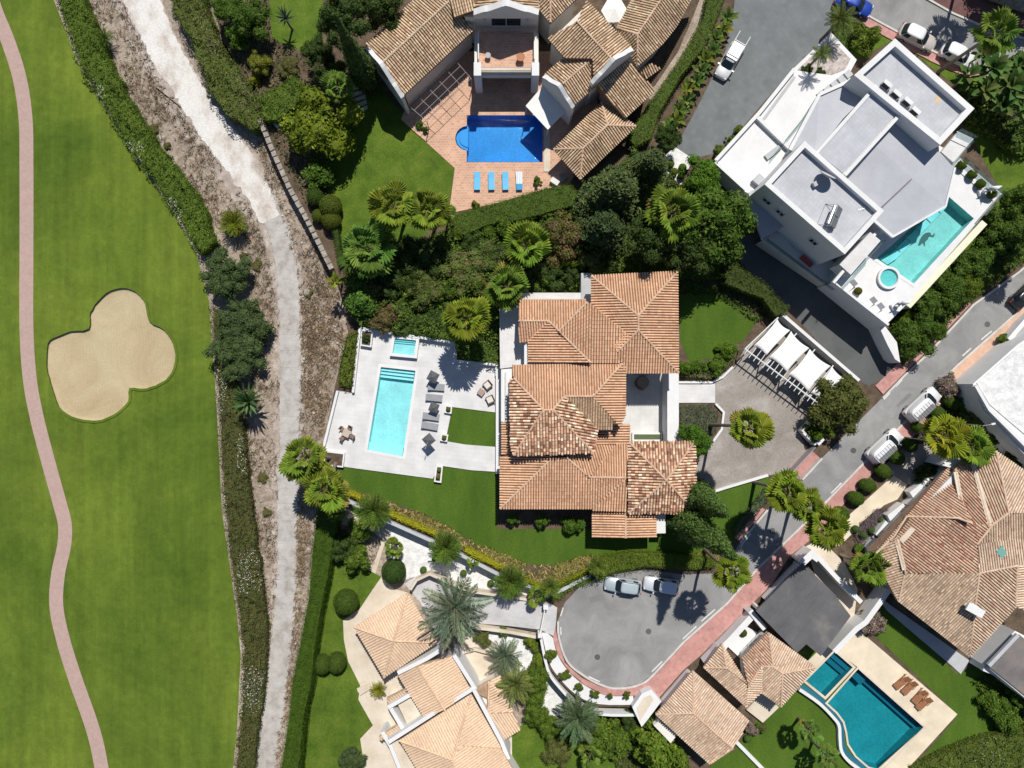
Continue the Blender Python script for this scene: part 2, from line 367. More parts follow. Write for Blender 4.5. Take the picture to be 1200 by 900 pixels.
M['beige'] = brick_mat('beige stone terrace', (0.66, 0.57, 0.43), (0.60, 0.52, 0.40), w=0.6, h=0.6, rot=0.72, v=0.03, msize=0.012)
M['limestone'] = noise_mat('limestone patio', [(0.3, (0.52, 0.44, 0.34)), (0.7, (0.66, 0.59, 0.49))], scale=0.5, detail=8, fine=0.08)
M['terracotta'] = brick_mat('terracotta paving', (0.54, 0.315, 0.21), (0.58, 0.42, 0.32), w=0.45, h=0.3, v=0.13, msize=0.03)
M['slate'] = brick_mat('grey slate drive', (0.15, 0.162, 0.168), (0.135, 0.146, 0.15), w=0.6, h=0.6, rot=0.95, v=0.07, msize=0.012)
M['roof_pav'] = brick_mat('pale roof paver', (0.44, 0.45, 0.48), (0.38, 0.39, 0.42), w=0.4, h=0.4, rot=0.72, v=0.04, msize=0.012, offset=0.0)
M['roof_pav2'] = noise_mat('pale roof membrane', two((0.405, 0.415, 0.45), 0.07), scale=0.7, fine=0.05, detail=9, rough=0.7)
M['wgravel'] = noise_mat('white pebble', [(0.3, (0.52, 0.52, 0.52)), (0.6, (0.74, 0.74, 0.73))], scale=1.5, fine=0.12, fscale=8, bump=0.04, bscale=9)
M['pebble'] = noise_mat('mixed pebble', [(0.3, (0.26, 0.22, 0.2)), (0.6, (0.5, 0.45, 0.42))], scale=2.5, fine=0.2, fscale=8, bump=0.04, bscale=9)
M['bluepav'] = brick_mat('pale grey driveway paving', (0.50, 0.49, 0.50), (0.44, 0.43, 0.44), w=0.5, h=0.25, rot=0.1, v=0.05, msize=0.012)
M['stone'] = noise_mat('old stone wall', [(0.3, (0.20, 0.17, 0.14)), (0.7, (0.42, 0.38, 0.33))], scale=1.8, bump=0.08, bscale=5, fine=0.2)
M['greywall'] = noise_mat('grey cement wall', two((0.42, 0.43, 0.45), 0.08), scale=0.8, fine=0.06)
M['metal_roof'] = noise_mat('dark grey roof felt', [(0.3, (0.085, 0.085, 0.09)), (0.55, (0.115, 0.115, 0.118)), (0.75, (0.19, 0.185, 0.165))], scale=0.35, stretch=(1, 1, 1), detail=9, fine=0.1, rough=0.75)
M['rust_roof'] = noise_mat('stained grey roof', [(0.35, (0.13, 0.12, 0.12)), (0.6, (0.19, 0.17, 0.16)), (0.75, (0.25, 0.16, 0.11))], scale=0.4, detail=9, fine=0.1)
M['deck_tile'] = noise_mat('shade-toned tile channel', [(0.3, (0.13, 0.075, 0.048)), (0.7, (0.24, 0.14, 0.09))], scale=2.0, fine=0.2, rough=0.9)  # darker than the clay, with channel shade put into the colour
M['tile'] = attr_mat('clay tile', rough=0.85, spec=0.2, noise=0.1, nscale=5)
M['leaf'] = attr_mat('leaf', rough=0.6, spec=0.14, trans=0.25, noise=0.0)
M['needle'] = attr_mat('needle', rough=0.7, spec=0.2, trans=0.1, noise=0.0)
M['straw'] = attr_mat('dry grass', rough=0.9, spec=0.1, trans=0.15, noise=0.0)
M['bark'] = noise_mat('bark', [(0.3, (0.08, 0.06, 0.045)), (0.7, (0.19, 0.15, 0.115))], scale=4, bump=0.03, bscale=8, fine=0.15)
M['palm_bark'] = noise_mat('palm trunk', [(0.3, (0.13, 0.10, 0.075)), (0.7, (0.27, 0.22, 0.17))], scale=3, stretch=(1, 1, 4), bump=0.03, bscale=8)
M['wall_tile'] = brick_mat('glazed pool tile', (0.24, 0.64, 0.68), (0.36, 0.72, 0.74), w=0.25, h=0.25, v=0.06, msize=0.012, rough=0.4, offset=0.0)
M['basin_aqua'] = brick_mat('aqua pool mosaic', (0.35, 0.645, 0.675), (0.42, 0.70, 0.72), w=0.2, h=0.2, v=0.07, msize=0.012, rough=0.4, offset=0.0)
M['basin_sea'] = brick_mat('sea green pool mosaic', (0.25, 0.54, 0.52), (0.31, 0.59, 0.57), w=0.2, h=0.2, v=0.08, msize=0.012, rough=0.4, offset=0.0)
M['basin_step'] = plain('pool step tile', (0.42, 0.76, 0.79), rough=0.4)
M['basin_blue'] = brick_mat('blue pool mosaic', (0.035, 0.24, 0.56), (0.06, 0.30, 0.6), w=0.2, h=0.2, v=0.12, msize=0.012, rough=0.4, offset=0.0)
M['basin_teal'] = brick_mat('teal pool mosaic', (0.03, 0.235, 0.275), (0.045, 0.27, 0.31), w=0.2, h=0.2, v=0.12, msize=0.012, rough=0.4, offset=0.0)
M['teal_step'] = plain('teal pool ledge', (0.02, 0.13, 0.19), rough=0.4)
M['water'] = water_mat('pool water', (0.80, 0.97, 0.98))
M['water_blue'] = water_mat('blue pool water', (0.55, 0.86, 0.98), rip=0.04)
M['water_teal'] = water_mat('teal pool water', (0.55, 0.92, 0.95), rip=0.03)
M['glass'] = glass_mat('dark glass'); M['carglass'] = glass_mat('car glass', (0.012, 0.02, 0.025)); M['rail_glass'] = rail_glass('balustrade glass')
M['skylight'] = glass_mat('green skylight glass', (0.16, 0.36, 0.32))
M['wood'] = noise_mat('teak', [(0.3, (0.24, 0.10, 0.045)), (0.7, (0.40, 0.19, 0.09))], scale=2, stretch=(1, 6, 1), rough=0.6)
M['rattan'] = plain('rattan', (0.20, 0.13, 0.10), v=0.25, scale=8); M['cushion'] = plain('pale cushion', (0.62, 0.59, 0.55), rough=0.9)
M['greyfab'] = plain('grey canvas', (0.27, 0.28, 0.30), rough=0.9, v=0.08); M['darkfab'] = plain('charcoal canvas', (0.085, 0.09, 0.10), rough=0.85, v=0.1)
M['bluefab'] = plain('sky blue cushion', (0.14, 0.46, 0.74), rough=0.85); M['bluefab2'] = plain('deep blue cushion', (0.05, 0.30, 0.58), rough=0.85)
M['canvas'] = noise_mat('white canvas', two((0.77, 0.76, 0.74), 0.03), scale=0.4, rough=0.75, fine=0.02)
M['black'] = plain('black rubber', (0.02, 0.02, 0.022), rough=0.7); M['steel'] = plain('brushed steel', (0.55, 0.56, 0.57), rough=0.35, metal=0.9); M['iron'] = plain('painted iron', (0.30, 0.29, 0.31), rough=0.5)
M['redpl'] = plain('red plastic', (0.40, 0.05, 0.04), rough=0.5); M['clay'] = plain('terracotta pot', (0.40, 0.17, 0.09), rough=0.8)
M['solar'] = plain('solar collector', (0.13, 0.145, 0.16), rough=0.25, v=0.1); M['orange_st'] = plain('orange stain', (0.53, 0.42, 0.30), rough=0.9, v=0.15)
M['mosaic_dark'] = plain('dark mosaic', (0.05, 0.12, 0.12), rough=0.4); M['plum'] = plain('dark timber decking', (0.08, 0.065, 0.06), rough=0.7, v=0.15)
def paintmat(name, c, coat=0.6):
    m, n, l, b = newmat(name); setc(b.inputs['Base Color'], c); b.inputs['Roughness'].default_value = 0.35; b.inputs['Coat Weight'].default_value = coat; b.inputs['Coat Roughness'].default_value = 0.06; b.inputs['Metallic'].default_value = 0.15
    geo = n.new('ShaderNodeNewGeometry'); nz = n.new('ShaderNodeTexNoise'); nz.inputs['Scale'].default_value = 3.0; l.new(geo.outputs['Position'], nz.inputs['Vector'])
    mr = n.new('ShaderNodeMapRange'); mr.inputs[3].default_value = 0.25; mr.inputs[4].default_value = 0.5; l.new(nz.outputs['Fac'], mr.inputs[0]); l.new(mr.outputs[0], b.inputs['Roughness'])
    return m
M['car_white'] = paintmat('white car paint', (0.72, 0.73, 0.74)); M['car_silver'] = paintmat('pearl white car paint', (0.60, 0.63, 0.68)); M['car_ice'] = paintmat('pale ice car paint', (0.40, 0.47, 0.50)); M['car_sand'] = paintmat('sand car paint', (0.50, 0.46, 0.42)); M['car_blue'] = paintmat('royal blue car paint', (0.012, 0.05, 0.33)); M['car_black'] = paintmat('black car paint', (0.015, 0.016, 0.02)); M['lamp'] = plain('lamp glass', (0.75, 0.76, 0.74), rough=0.15); M['taillamp'] = plain('tail lamp', (0.32, 0.02, 0.02), rough=0.2); M['grey_panel'] = plain('grey roof panel', (0.17, 0.175, 0.185), rough=0.5)
# ------------------------------------------------------------------ the ground and everything laid on it
def arc(cx, cy, r, a0, a1, n): return [(cx + r * math.cos(math.radians(a0 + (a1 - a0) * i / n)), cy + r * math.sin(math.radians(a0 + (a1 - a0) * i / n))) for i in range(n + 1)]
N_POOL = [(547, 135), (636, 135), (636, 190), (547, 190), (547, 177)] + arc(548, 162, 14.5, 95, 265, 10) + [(547, 147)]
V_POOL = [(446, 429.5), (487.5, 434), (472.5, 535.5), (430, 527.5)]
SE_POOL = [(1005.5, 783), (1083, 852), (1033, 903), (1018, 899), (1003, 886), (994, 872), (992, 858), (989, 846), (981, 835), (969, 824)]
SE_POOL2 = [(978, 763), (1000, 782), (967, 817), (943.5, 798)]
UP = [(160, -700), (236, -60), (258, 40), (290, 100), (313, 150), (326, 182), (346, 226), (366, 262), (393, 318), (402, 350), (408, 388), (392, 455), (377, 533), (392, 548), (396, 575), (407, 580), (455, 605), (511, 630), (544, 646), (592, 671), (627, 683),
      (641, 693), (637, 712), (631, 742), (640, 777), (654, 797), (674, 817), (700, 828), (742, 829), (752, 850), (800, 893), (815, 940), (815, 1600), (2600, 1600), (2600, -700)]
sheet('ground', [(-2400, -1900), (3600, -1900), (3600, 2700), (-2400, 2700)], LOW, M['earth'], holes=[smooth_px([(143, 336), (160, 341), (172, 355), (176, 375), (193, 385), (205, 403), (207, 423), (200, 442), (183, 453), (167, 457), (153, 456), (152, 470), (140, 483), (120, 493), (103, 494), (83, 489), (68, 477), (58, 450), (54, 430), (55, 402), (67, 393), (83, 387), (103, 384), (104, 370), (110, 357), (123, 343)], True, 3)])
prism('upper_ground', UP, LOW, 0.0, M['soil'], holes=[N_POOL, V_POOL, SE_POOL, SE_POOL2], kind='structure')

GOLF_EDGE = [(63, 0), (78, 38), (90, 73), (127, 133), (157, 183), (200, 243), (230, 297), (236, 320), (245, 353), (248, 400), (252, 450), (255, 500), (260, 600), (263, 620), (277, 717), (282, 767), (278, 850), (273, 900)]
CP = [(-14, -20), (-6, 10), (10, 50), (23, 92), (30, 140), (31, 200), (31, 300), (31, 385), (35, 445), (44, 493), (57, 543), (70, 590), (76, 615), (75, 640), (68, 673), (66, 710), (74, 750), (88, 795), (104, 840), (113, 870), (119, 900), (124, 930)]
BUNK = [(143, 336), (160, 341), (172, 355), (176, 375), (193, 385), (205, 403), (207, 423), (200, 442), (183, 453), (167, 457), (153, 456), (152, 470), (140, 483), (120, 493), (103, 494), (83, 489), (68, 477), (58, 450), (54, 430), (55, 402), (67, 393), (83, 387), (103, 384), (104, 370), (110, 357), (123, 343)]
BUNK = smooth_px(BUNK, True, 3)
sheet('golf_lawn', [(-900, -500), (0, -500), (40, -60)] + GOLF_EDGE + [(262, 960), (200, 1500), (-900, 1500)], LOW + 0.02, M['fairway'], holes=[BUNK])
# bunker: a shallow bowl of sand with a cut turf lip
bw = PW(BUNK, LOW + 0.02); bc = sum(bw, Vector()) / len(bw); V = []; F = []; nb = len(bw)
for k, (s, z) in enumerate(((1.0, -0.05), (0.996, -0.28), (0.93, -0.36), (0.8, -0.5), (0.6, -0.55), (0.35, -0.58), (0.12, -0.6))):
    V += [Vector((bc.x + (p.x - bc.x) * s, bc.y + (p.y - bc.y) * s, LOW + 0.02 + z * 0.7)) for p in bw]
for k in range(6): F += [(k * nb + i, k * nb + (i + 1) % nb, (k + 1) * nb + (i + 1) % nb, (k + 1) * nb + i) for i in range(nb)]
F.append(tuple(6 * nb + i for i in range(nb)))
o = place('sand_bunker', V, F, M['sand'], smooth=True, kind='structure')
# cart path as cast slabs with faint colour changes
cpx = smooth_px(CP, n=8); cw = PW(cpx, LOW + 0.05); V = []; C = []; Q = []
for i in range(len(cw) - 1):
    t = (cw[i + 1] - cw[i]).normalized(); nn = Vector((-t.y, t.x, 0)) * 0.83
    t2 = (cw[min(i + 2, len(cw) - 1)] - cw[i + 1]); t2 = t2.normalized() if t2.length > 0 else t; n2 = Vector((-t2.y, t2.x, 0)) * 0.83
    a = cw[i]; b = cw[i + 1]; k = 1 + R.uniform(-0.018, 0.018); q = len(V)
    V += [a - nn, b - n2, b + n2, a + nn]; V += [Vector((v.x, v.y, LOW)) for v in V[q:q + 4]]
    C += [(0.40 * k, 0.285 * k, 0.25 * k)] * 8
    Q += [(q, q + 1, q + 2, q + 3), (q, q + 4, q + 5, q + 1), (q + 2, q + 6, q + 7, q + 3), (q + 1, q + 5, q + 6, q + 2), (q + 3, q + 7, q + 4, q)]
c0 = Vector((-55, 0, LOW)); o = obj('cart_path', npmesh('cart_path', [v - c0 for v in V], Q, mat=M['cart_path'], cols=np.array(C)), None, c0); o['kind'] = 'structure'
# service track: gravel above, worn concrete slabs below
TL = [(135, -30), (143, 0), (167, 50), (187, 87), (207, 117), (227, 150), (253, 187), (277, 217), (296, 246)]
TR = [(178, -30), (187, 0), (200, 33), (227, 83), (247, 117), (273, 150), (300, 187), (314, 215), (322, 236)]
CL = smooth_px([(294, 240), (300, 247), (315, 277), (324, 325), (327, 375), (328, 450), (327, 525), (325, 590), (324, 675), (320, 725), (315, 775), (309, 825), (299, 895), (293, 930)], n=8)
CR = smooth_px([(318, 222), (330, 250), (343, 282), (350, 330), (352, 375), (353, 450), (351, 525), (349, 590), (347, 675), (345, 725), (340, 775), (333, 825), (323, 890), (316, 930)], n=8)
def ragged(pts, amp, step=5.0):
    out = []
    for a, b in zip(pts[:-1], pts[1:]):
        n = max(1, int(math.hypot(b[0] - a[0], b[1] - a[1]) / step))
        for k in range(n): p = lerp2(a, b, k / n); out.append((p[0] + R.uniform(-amp, amp), p[1] + R.uniform(-amp, amp)))
    return out + [pts[-1]]
def lerp2(a, b, t): return (a[0] + (b[0] - a[0]) * t, a[1] + (b[1] - a[1]) * t)
TL = [(x + 1, y) for x, y in TL] + [(308, 262)]; TR = TR + [(328, 252)]
M['dust'] = noise_mat('dusty ground', [(0.3, (0.24, 0.185, 0.15)), (0.55, (0.40, 0.345, 0.30)), (0.75, (0.52, 0.48, 0.44))], scale=0.7, detail=12, fine=0.2, fscale=6, bump=0.05, bscale=7)
sheet('dusty_verge', ragged([(x - 13, y + 3) for x, y in TL], 6, 5) + ragged([(x + 3, y) for x, y in TR], 2, 4)[::-1], LOW + 0.008, M['dust'])
sheet('dusty_verge', ragged([(x - 6, y) for x, y in CL[::4]], 2.5, 6) + ragged([(x + 3, y) for x, y in CR[::4]], 2, 6)[::-1], LOW + 0.0045, M['dust'])
sheet('gravel_track', ragged(TL, 2.4, 4) + ragged(TR, 1.6, 4)[::-1], LOW + 0.042, M['gravel'])
track = sheet('concrete_track', CL + CR[::-1], LOW + 0.012, M['earth'])
for i in range(0, len(CL) - 2, 2):
    a, b, c, d = (P(*CL[i], LOW + 0.03), P(*CR[i], LOW + 0.03), P(*CR[i + 2], LOW + 0.03), P(*CL[i + 2], LOW + 0.03))
    m = (a + b + c + d) / 4
    lf = [d + (a - d) * k / 5 + Vector((R.uniform(-0.13, 0.16), R.uniform(-.06, .06), 0)) for k in range(1, 5)]; rt = [b + (c - b) * k / 5 + Vector((R.uniform(-0.16, 0.13), R.uniform(-.06, .06), 0)) for k in range(1, 5)]
    prism_w('concrete_slab', [m + (p - m) * 0.994 for p in [a, b] + rt + [c, d] + lf], LOW, M['track'], track)

# turf lip round the bunker
lip = [(x + R.uniform(-0.5, 0.5), y + R.uniform(-0.5, 0.5)) for x, y in BUNK]
sweep('bunker_lip', [Vector((p.x, p.y, LOW - 0.05)) for p in PW(lip, LOW)], 0.3, 0.17, M['fairway'], closed=True, kind='structure')
# northern plot
sheet('northern_lawn', [(383, 175), (400, 128), (437, 92), (476, 138), (533, 197), (525, 246), (500, 275), (440, 300), (405, 312), (392, 290), (384, 240)], 0.012, M['lawn'])
sheet('side_lawn', [(312, -60), (378, -60), (378, 75), (352, 60), (318, 45)], 0.014, M['lawn'])
sheet('brick_terrace', [(470, 140), (500, 60), (700, 60), (700, 170), (668, 214), (640, 226), (526, 250), (533, 197)], 0.05, M['terracotta'], holes=[N_POOL])
prism('pool_edge_strip', [(637.5, 152), (644.5, 152), (644.5, 201), (637.5, 201)], 0.05, 0.14, M['limestone'], kind='structure')
sheet('earth_path', [(835, -40), (812, 20), (795, 60), (768, 100), (755, 112), (765, 118), (792, 82), (815, 45), (838, 0), (850, -40)], 0.012, M['earth'])
for k in range(6):
    prism('garden_step', [(406 + k * 2.6, 96 + k * 6.6), (424 + k * 1.2, 92 + k * 6.2), (425 + k * 1.2, 96 + k * 6.2), (407 + k * 2.6, 100 + k * 6.6)], 0.0, 0.42 - k * 0.06, M['limestone'], kind='structure')
# white house's slate drive and its side ramp
sheet('slate_drive', [(870, -60), (858, 22), (850, 60), (815, 130), (792, 172), (812, 186), (836, 180), (869, 150), (927, 83), (972, 42), (985, 20), (985, -60)], 0.016, M['slate'])
sheet('pebble_bed', [(791, 172), (812, 186), (798, 217), (770, 191)], 0.014, M['wgravel'])
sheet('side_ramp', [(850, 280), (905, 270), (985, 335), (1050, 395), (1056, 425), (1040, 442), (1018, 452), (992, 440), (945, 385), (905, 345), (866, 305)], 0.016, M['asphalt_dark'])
# villa plot
VT = [(423, 385), (533, 402), (533, 424), (586, 429), (586, 484), (530, 477), (522, 517), (545, 521), (583, 524), (583, 553), (552, 551), (518, 546), (507, 561), (403, 547), (378, 532), (397, 458), (415, 461)]
prism('pool_terrace', VT, 0.0, 0.16, M['terrace'], holes=[V_POOL], kind='structure')
sheet('villa_lawn', [(529.5, 476), (583, 482), (583, 526), (521, 518)], 0.03, M['turf'])
sheet('villa_lawn', [(398, 549), (405, 546), (508, 560), (519, 545), (583, 551), (583, 620), (700, 620), (700, 600), (795, 600), (830, 580), (900, 556), (905, 575), (862, 632), (845, 650), (800, 652), (740, 650), (690, 652), (645, 663), (610, 660), (560, 640), (500, 603), (440, 582), (402, 571)], 0.02, M['turf'])
sheet('villa_lawn', [(796, 330), (835, 335), (890, 372), (872, 398), (835, 420), (808, 424), (797, 400)], 0.02, M['turf'])
sheet('villa_drive', [(838, 444), (838, 473), (847, 482), (845, 503), (836, 516), (815, 530), (815, 581), (898, 557), (925, 556), (940, 563), (962, 538), (943, 521), (935, 505), (965, 478), (995, 447), (912, 372), (872, 410), (862, 428)], 0.024, M['drive'])
prism('garden_walk', [(795, 449.5), (838, 449.5), (838, 472), (795, 472)], 0.0, 0.1, M['terrace'], kind='structure')
# street
ROAD = [(1300, 228), (1193, 320), (1140, 358), (1087, 415), (1060, 440), (1033, 467), (962, 538), (940, 563), (900, 597), (867, 636), (852, 660), (838, 672), (800, 673), (760, 668), (710, 672), (680, 687), (662, 706), (654, 727), (655, 747), (665, 775), (685, 792), (705, 802), (725, 806), (750, 801), (765, 790), (800, 752), (851, 706), (885, 667), (934, 620), (967, 587), (1003, 550), (1060, 493), (1120, 428), (1197, 360), (1300, 270)]
sheet('street', ROAD, 0.03, M['asphalt'])
PAVE_S = [(651, 735), (653, 747), (662, 777), (682, 795), (704, 805), (725, 809), (752, 804), (767, 792), (802, 754), (853, 708), (887, 669), (936, 622), (969, 589), (1005, 552), (1062, 495), (1108, 445), (1108, 470), (1078, 505), (1025, 552), (983, 597), (948, 634), (925, 652), (905, 684), (877, 712), (820, 769), (800, 786), (772, 818), (742, 815), (710, 815), (686, 803), (668, 788), (654, 768), (648, 748)]
prism('pink_pavement', PAVE_S, 0.0, 0.13, M['pink'], kind='structure')
prism('pink_pavement', [(1035, 462), (1058, 439), (1085, 413), (1138, 356), (1128, 348), (1075, 402), (1050, 428), (1026, 452)], 0.0, 0.13, M['pink'], kind='structure')
prism('pink_pavement', [(938, 560), (960, 536), (948, 525), (925, 548)], 0.0, 0.1, M['pink'], kind='structure')
prism('pink_pavement', [(897, 597), (866, 634), (861, 630), (890, 594)], 0.0, 0.13, M['pink'], kind='structure')
prism('salmon_pavement', [(1108, 441), (1122, 430), (1199, 362), (1300, 274), (1300, 330), (1215, 380), (1180, 410), (1146, 447), (1108, 460)], 0.0, 0.13, M['salmon'], kind='structure')
def kerb(pts, z=0.0): sweep('kerb', PW(pts, z), 0.22, 0.15, M['kerb'], kind='structure')
kerb(smooth_px([(654, 728), (655, 747), (665, 775), (685, 792), (705, 802.5), (725, 806.5), (751, 801.5), (766, 790)], n=4) + [(801, 752), (852, 706.5), (886, 667.5), (935, 620.5), (968, 587.5), (1004, 550.5), (1061, 493.5), (1108, 441.5)])
kerb([(1108, 441.5), (1121, 428.5), (1198, 360.5), (1300, 271)])
kerb([(1034, 466.5), (1060, 439.5), (1087, 414.5), (1140, 357.5), (1193, 319.5), (1300, 227)])
kerb([(899, 597.5), (867, 636)]); kerb([(963, 537), (940, 562)])
def dash(name, a, b, w=0.15, z=0.036):
    a, b = P(*a, z), P(*b, z); t = (b - a).normalized(); n = Vector((-t.y, t.x, 0)) * w / 2
    return place(name, [a - n, b - n, b + n, a + n], [(0, 1, 2, 3)], M['paint'], kind='structure')
for a, b in (((1036, 468), (1043, 460)), ((1050, 453), (1057, 445)), ((660, 712), (657, 722)), ((657, 735), (657.5, 744)), ((868, 640), (880, 625)), ((800, 749), (816, 734)), ((822, 728), (838, 714)), ((764, 787), (776, 775)), ((974, 578), (986, 566)), ((1014, 537), (1026, 525)), ((1150, 398), (1162, 388)), ((1128, 417), (1138, 408)), ((690, 793), (703, 799))): dash('road_marking', a, b)
for x, y in ((1157, 380), (760, 740), (700, 770), (1000, 528), (905, 622)):
    p = P(x, y, 0.03); mc = MB().lathe([(0.34, 0.0), (0.34, 0.008), (0.30, 0.010), (0.29, 0.006)], n=18).world('manhole_cover', M['asphalt_dark']); mc.location = p; mc['kind'] = 'structure'
for q in ([(1122, 424), (1128, 419), (1133, 423), (1127, 429)], [(1050, 475), (1066, 460), (1069, 463), (1053, 478)], [(690, 700), (706, 696), (708, 703), (692, 707)], [(905, 640), (915, 629), (919, 632), (909, 644)]): sheet('road_patch', q, 0.034, M['asphalt_patch'])
sheet('upper_road', [(930, -60), (975, -10), (1025, 22), (1095, 60), (1150, 84), (1320, 150), (1320, 90), (1200, 47), (1150, 32), (1115, 17), (1075, -5), (1040, -60)], 0.03, M['asphalt'])
prism('pink_pavement', [(985, 4), (1025, 25), (1095, 63), (1150, 88), (1320, 155), (1320, 168), (1148, 97), (1092, 72), (1020, 33), (980, 12)], 0.0, 0.13, M['pink'], kind='structure')
kerb([(980, -2), (1025, 23.5), (1095, 61.5), (1150, 86), (1320, 152)])
prism('shade_toned_pavement', [(1078, -6), (1117, 15), (1152, 30), (1202, 45), (1320, 88), (1320, 62), (1205, 22), (1150, 0), (1120, -20)], 0.0, 0.13, M['maroon'], kind='structure')
kerb([(1074, -8), (1116, 16), (1151, 31), (1201, 46), (1320, 89)])
prism('bank', [(1135, -15), (1160, -3), (1215, 17), (1320, 55), (1320, -80), (1120, -80)], 0.0, 0.5, M['earth'], kind='structure')
# south-western plot (lower terrace)
sheet('southern_lawn', [(385, 655), (425, 662), (447, 676), (437, 690), (422, 713), (402, 727), (403, 750), (408, 775), (422, 803), (420, 820), (437, 850), (422, 866), (425, 885), (420, 960), (335, 960), (340, 870), (360, 760), (372, 690)], LOW + 0.014, M['lawn'])
sheet('southern_lawn', [(600, 860), (616, 845), (640, 850), (660, 868), (700, 870), (735, 885), (740, 940), (590, 940)], LOW + 0.014, M['lawn'])
sheet('limestone_patio', [(447, 676), (462, 690), (480, 695), (512, 755), (530, 770), (556, 806), (600, 850), (600, 930), (425, 930), (425, 885), (422, 866), (437, 850), (420, 820), (422, 803), (408, 775), (403, 750), (402, 727), (422, 713)], LOW + 0.02, M['limestone'])
sheet('limestone_patio', [(531, 770), (548, 742), (560, 752), (580, 758), (592, 790), (560, 812)], LOW + 0.028, M['limestone'])
sheet('pebble_bed', [(445, 608), (470, 616), (511, 634), (592, 674), (634, 696), (634, 705), (560, 692), (540, 682), (500, 672), (472, 680), (455, 655)], LOW + 0.016, M['wgravel'])
sheet('pebble_bed', [(550, 731), (632, 738), (644, 782), (680, 825), (700, 834), (690, 845), (640, 838), (600, 800), (588, 760)], LOW + 0.016, M['wgravel'])
sheet('garden_path', [(447, 676), (440, 672), (450, 640), (458, 628), (446, 605), (420, 592), (395, 602), (392, 612), (412, 618), (436, 622), (448, 632), (440, 655), (432, 668)], LOW + 0.022, M['limestone'])
# its driveway climbs from the garden level to the street
DV = [(474, 684, LOW), (490, 674, LOW), (505, 673, LOW), (530, 684, LOW), (552, 692, LOW), (600, 699, -0.7), (638, 704, 0.02), (634, 738, 0.02), (600, 734, -0.7), (556, 730, LOW), (530, 742, LOW), (512, 745, LOW), (492, 705, LOW)]
wv = [P(x, y, z + 0.03) for x, y, z in DV]
place('sloping_driveway', wv, [(0, 1, 2, 3, 12), (3, 4, 9, 10, 11, 12), (4, 5, 8, 9), (5, 6, 7, 8)], M['bluepav'], kind='structure')
sheet('entrance_apron', [(639, 704), (653, 712), (650, 746), (634, 738)], 0.034, M['bluepav'])
# south-eastern plot
sheet('south_east_lawn', [(1000, 733), (1122, 837), (1060, 905), (1030, 930), (835, 940), (835, 900), (860, 880), (880, 850), (905, 830), (942, 799), (930, 770), (985, 730)], 0.016, M['turf'], holes=[SE_POOL, SE_POOL2])
prism('pool_patio', [(1000, 733), (1122, 837), (1060, 905), (1042, 925), (1026, 925), (1028, 902), (1083.5, 852.2), (1005, 782), (976.5, 761), (942, 798), (931, 790), (970, 752)], 0.0, 0.1, M['beige'], kind='structure')
sheet('eastern_lawn', [(1027, 700), (1042, 712), (1122, 790), (1150, 775), (1175, 830), (1165, 862), (1105, 885), (1066, 905), (1123, 838), (1018, 738)], 0.018, M['turf'])
sheet('putting_green', smooth_px([(832, 900), (850, 885), (868, 880), (880, 890), (882, 905), (868, 925), (840, 925)], True, 4), 0.024, M['turf'])
prism('side_patio', [(1022, 692), (1042, 708), (1136, 774), (1126, 790), (1115, 780), (1040, 716)], 0.0, 0.12, M['greywall'], kind='structure')
sheet('entrance_path', [(1025, 577), (1047, 557), (1063, 568), (1052, 585), (1036, 592), (1002, 622), (984, 640), (968, 640), (990, 608)], 0.03, M['beige'])
sheet('front_drive', [(1030, 552), (1062, 520), (1100, 520), (1113, 535), (1085, 560), (1064, 568), (1047, 557)], 0.024, M['drive'])
sheet('court', [(945, 640), (962, 632), (990, 660), (1005, 690), (1000, 732), (985, 730), (960, 690)], 0.034, M['limestone'])
sheet('white_house_lawn', [(1118, 120), (1200, 130), (1300, 200), (1300, 260), (1180, 300), (1075, 372), (1050, 395), (1065, 355), (1175, 228), (1140, 165)], 0.012, M['lawn'])
sheet('front_verge', [(990, 15), (1150, 95), (1140, 118), (1050, 45), (1002, 72), (975, 45)], 0.014, M['lawn'])

# ------------------------------------------------------------------ pools
def pool(label, px, z, depth, basin, water, coping, cw=0.3, drop=0.12, steps=(), extra=None, step_mat=None):
    o = PW(px, z); c = sum(o, Vector()) / len(o)
    t = thing('swimming_pool', (c.x, c.y, z - depth), label, 'swimming pool')
    b = inset(o, 0.03); n = len(b); zf = z - depth
    V = [Vector((p.x, p.y, z - 0.02)) for p in b] + [Vector((p.x, p.y, zf)) for p in b]
    F = [(i, (i + 1) % n, n + (i + 1) % n, n + i) for i in range(n)] + [tuple(range(n, 2 * n))]
    place('basin', V, F, basin, t)
    w = place('water', [Vector((p.x, p.y, z - drop)) for p in inset(o, 0.034)], [tuple(range(n))], water, t)
    if coping:
        outer = [Vector((p.x, p.y, z + 0.03)) for p in inset(o, -cw)]; inner = [Vector((p.x, p.y, z + 0.03)) for p in inset(o, 0.06)]
        prism_w('coping', outer, z + 0.002, coping, t, holes=[inner])
    for poly, zt in steps: prism('step', poly, zf + 0.004, zt, step_mat or basin, t)
    return t
def lerp(a, b, t): return (a[0] + (b[0] - a[0]) * t, a[1] + (b[1] - a[1]) * t)
def band(q, t0, t1, ins=0.03):
    """strip of a 4-corner pool between fractions t0 and t1 of its length"""
    a, b, c, d = q
    l0, r0, l1, r1 = lerp(a, d, t0), lerp(b, c, t0), lerp(a, d, t1), lerp(b, c, t1)
    return [lerp(l0, r0, ins), lerp(l0, r0, 1 - ins), lerp(l1, r1, 1 - ins), lerp(l1, r1, ins)]
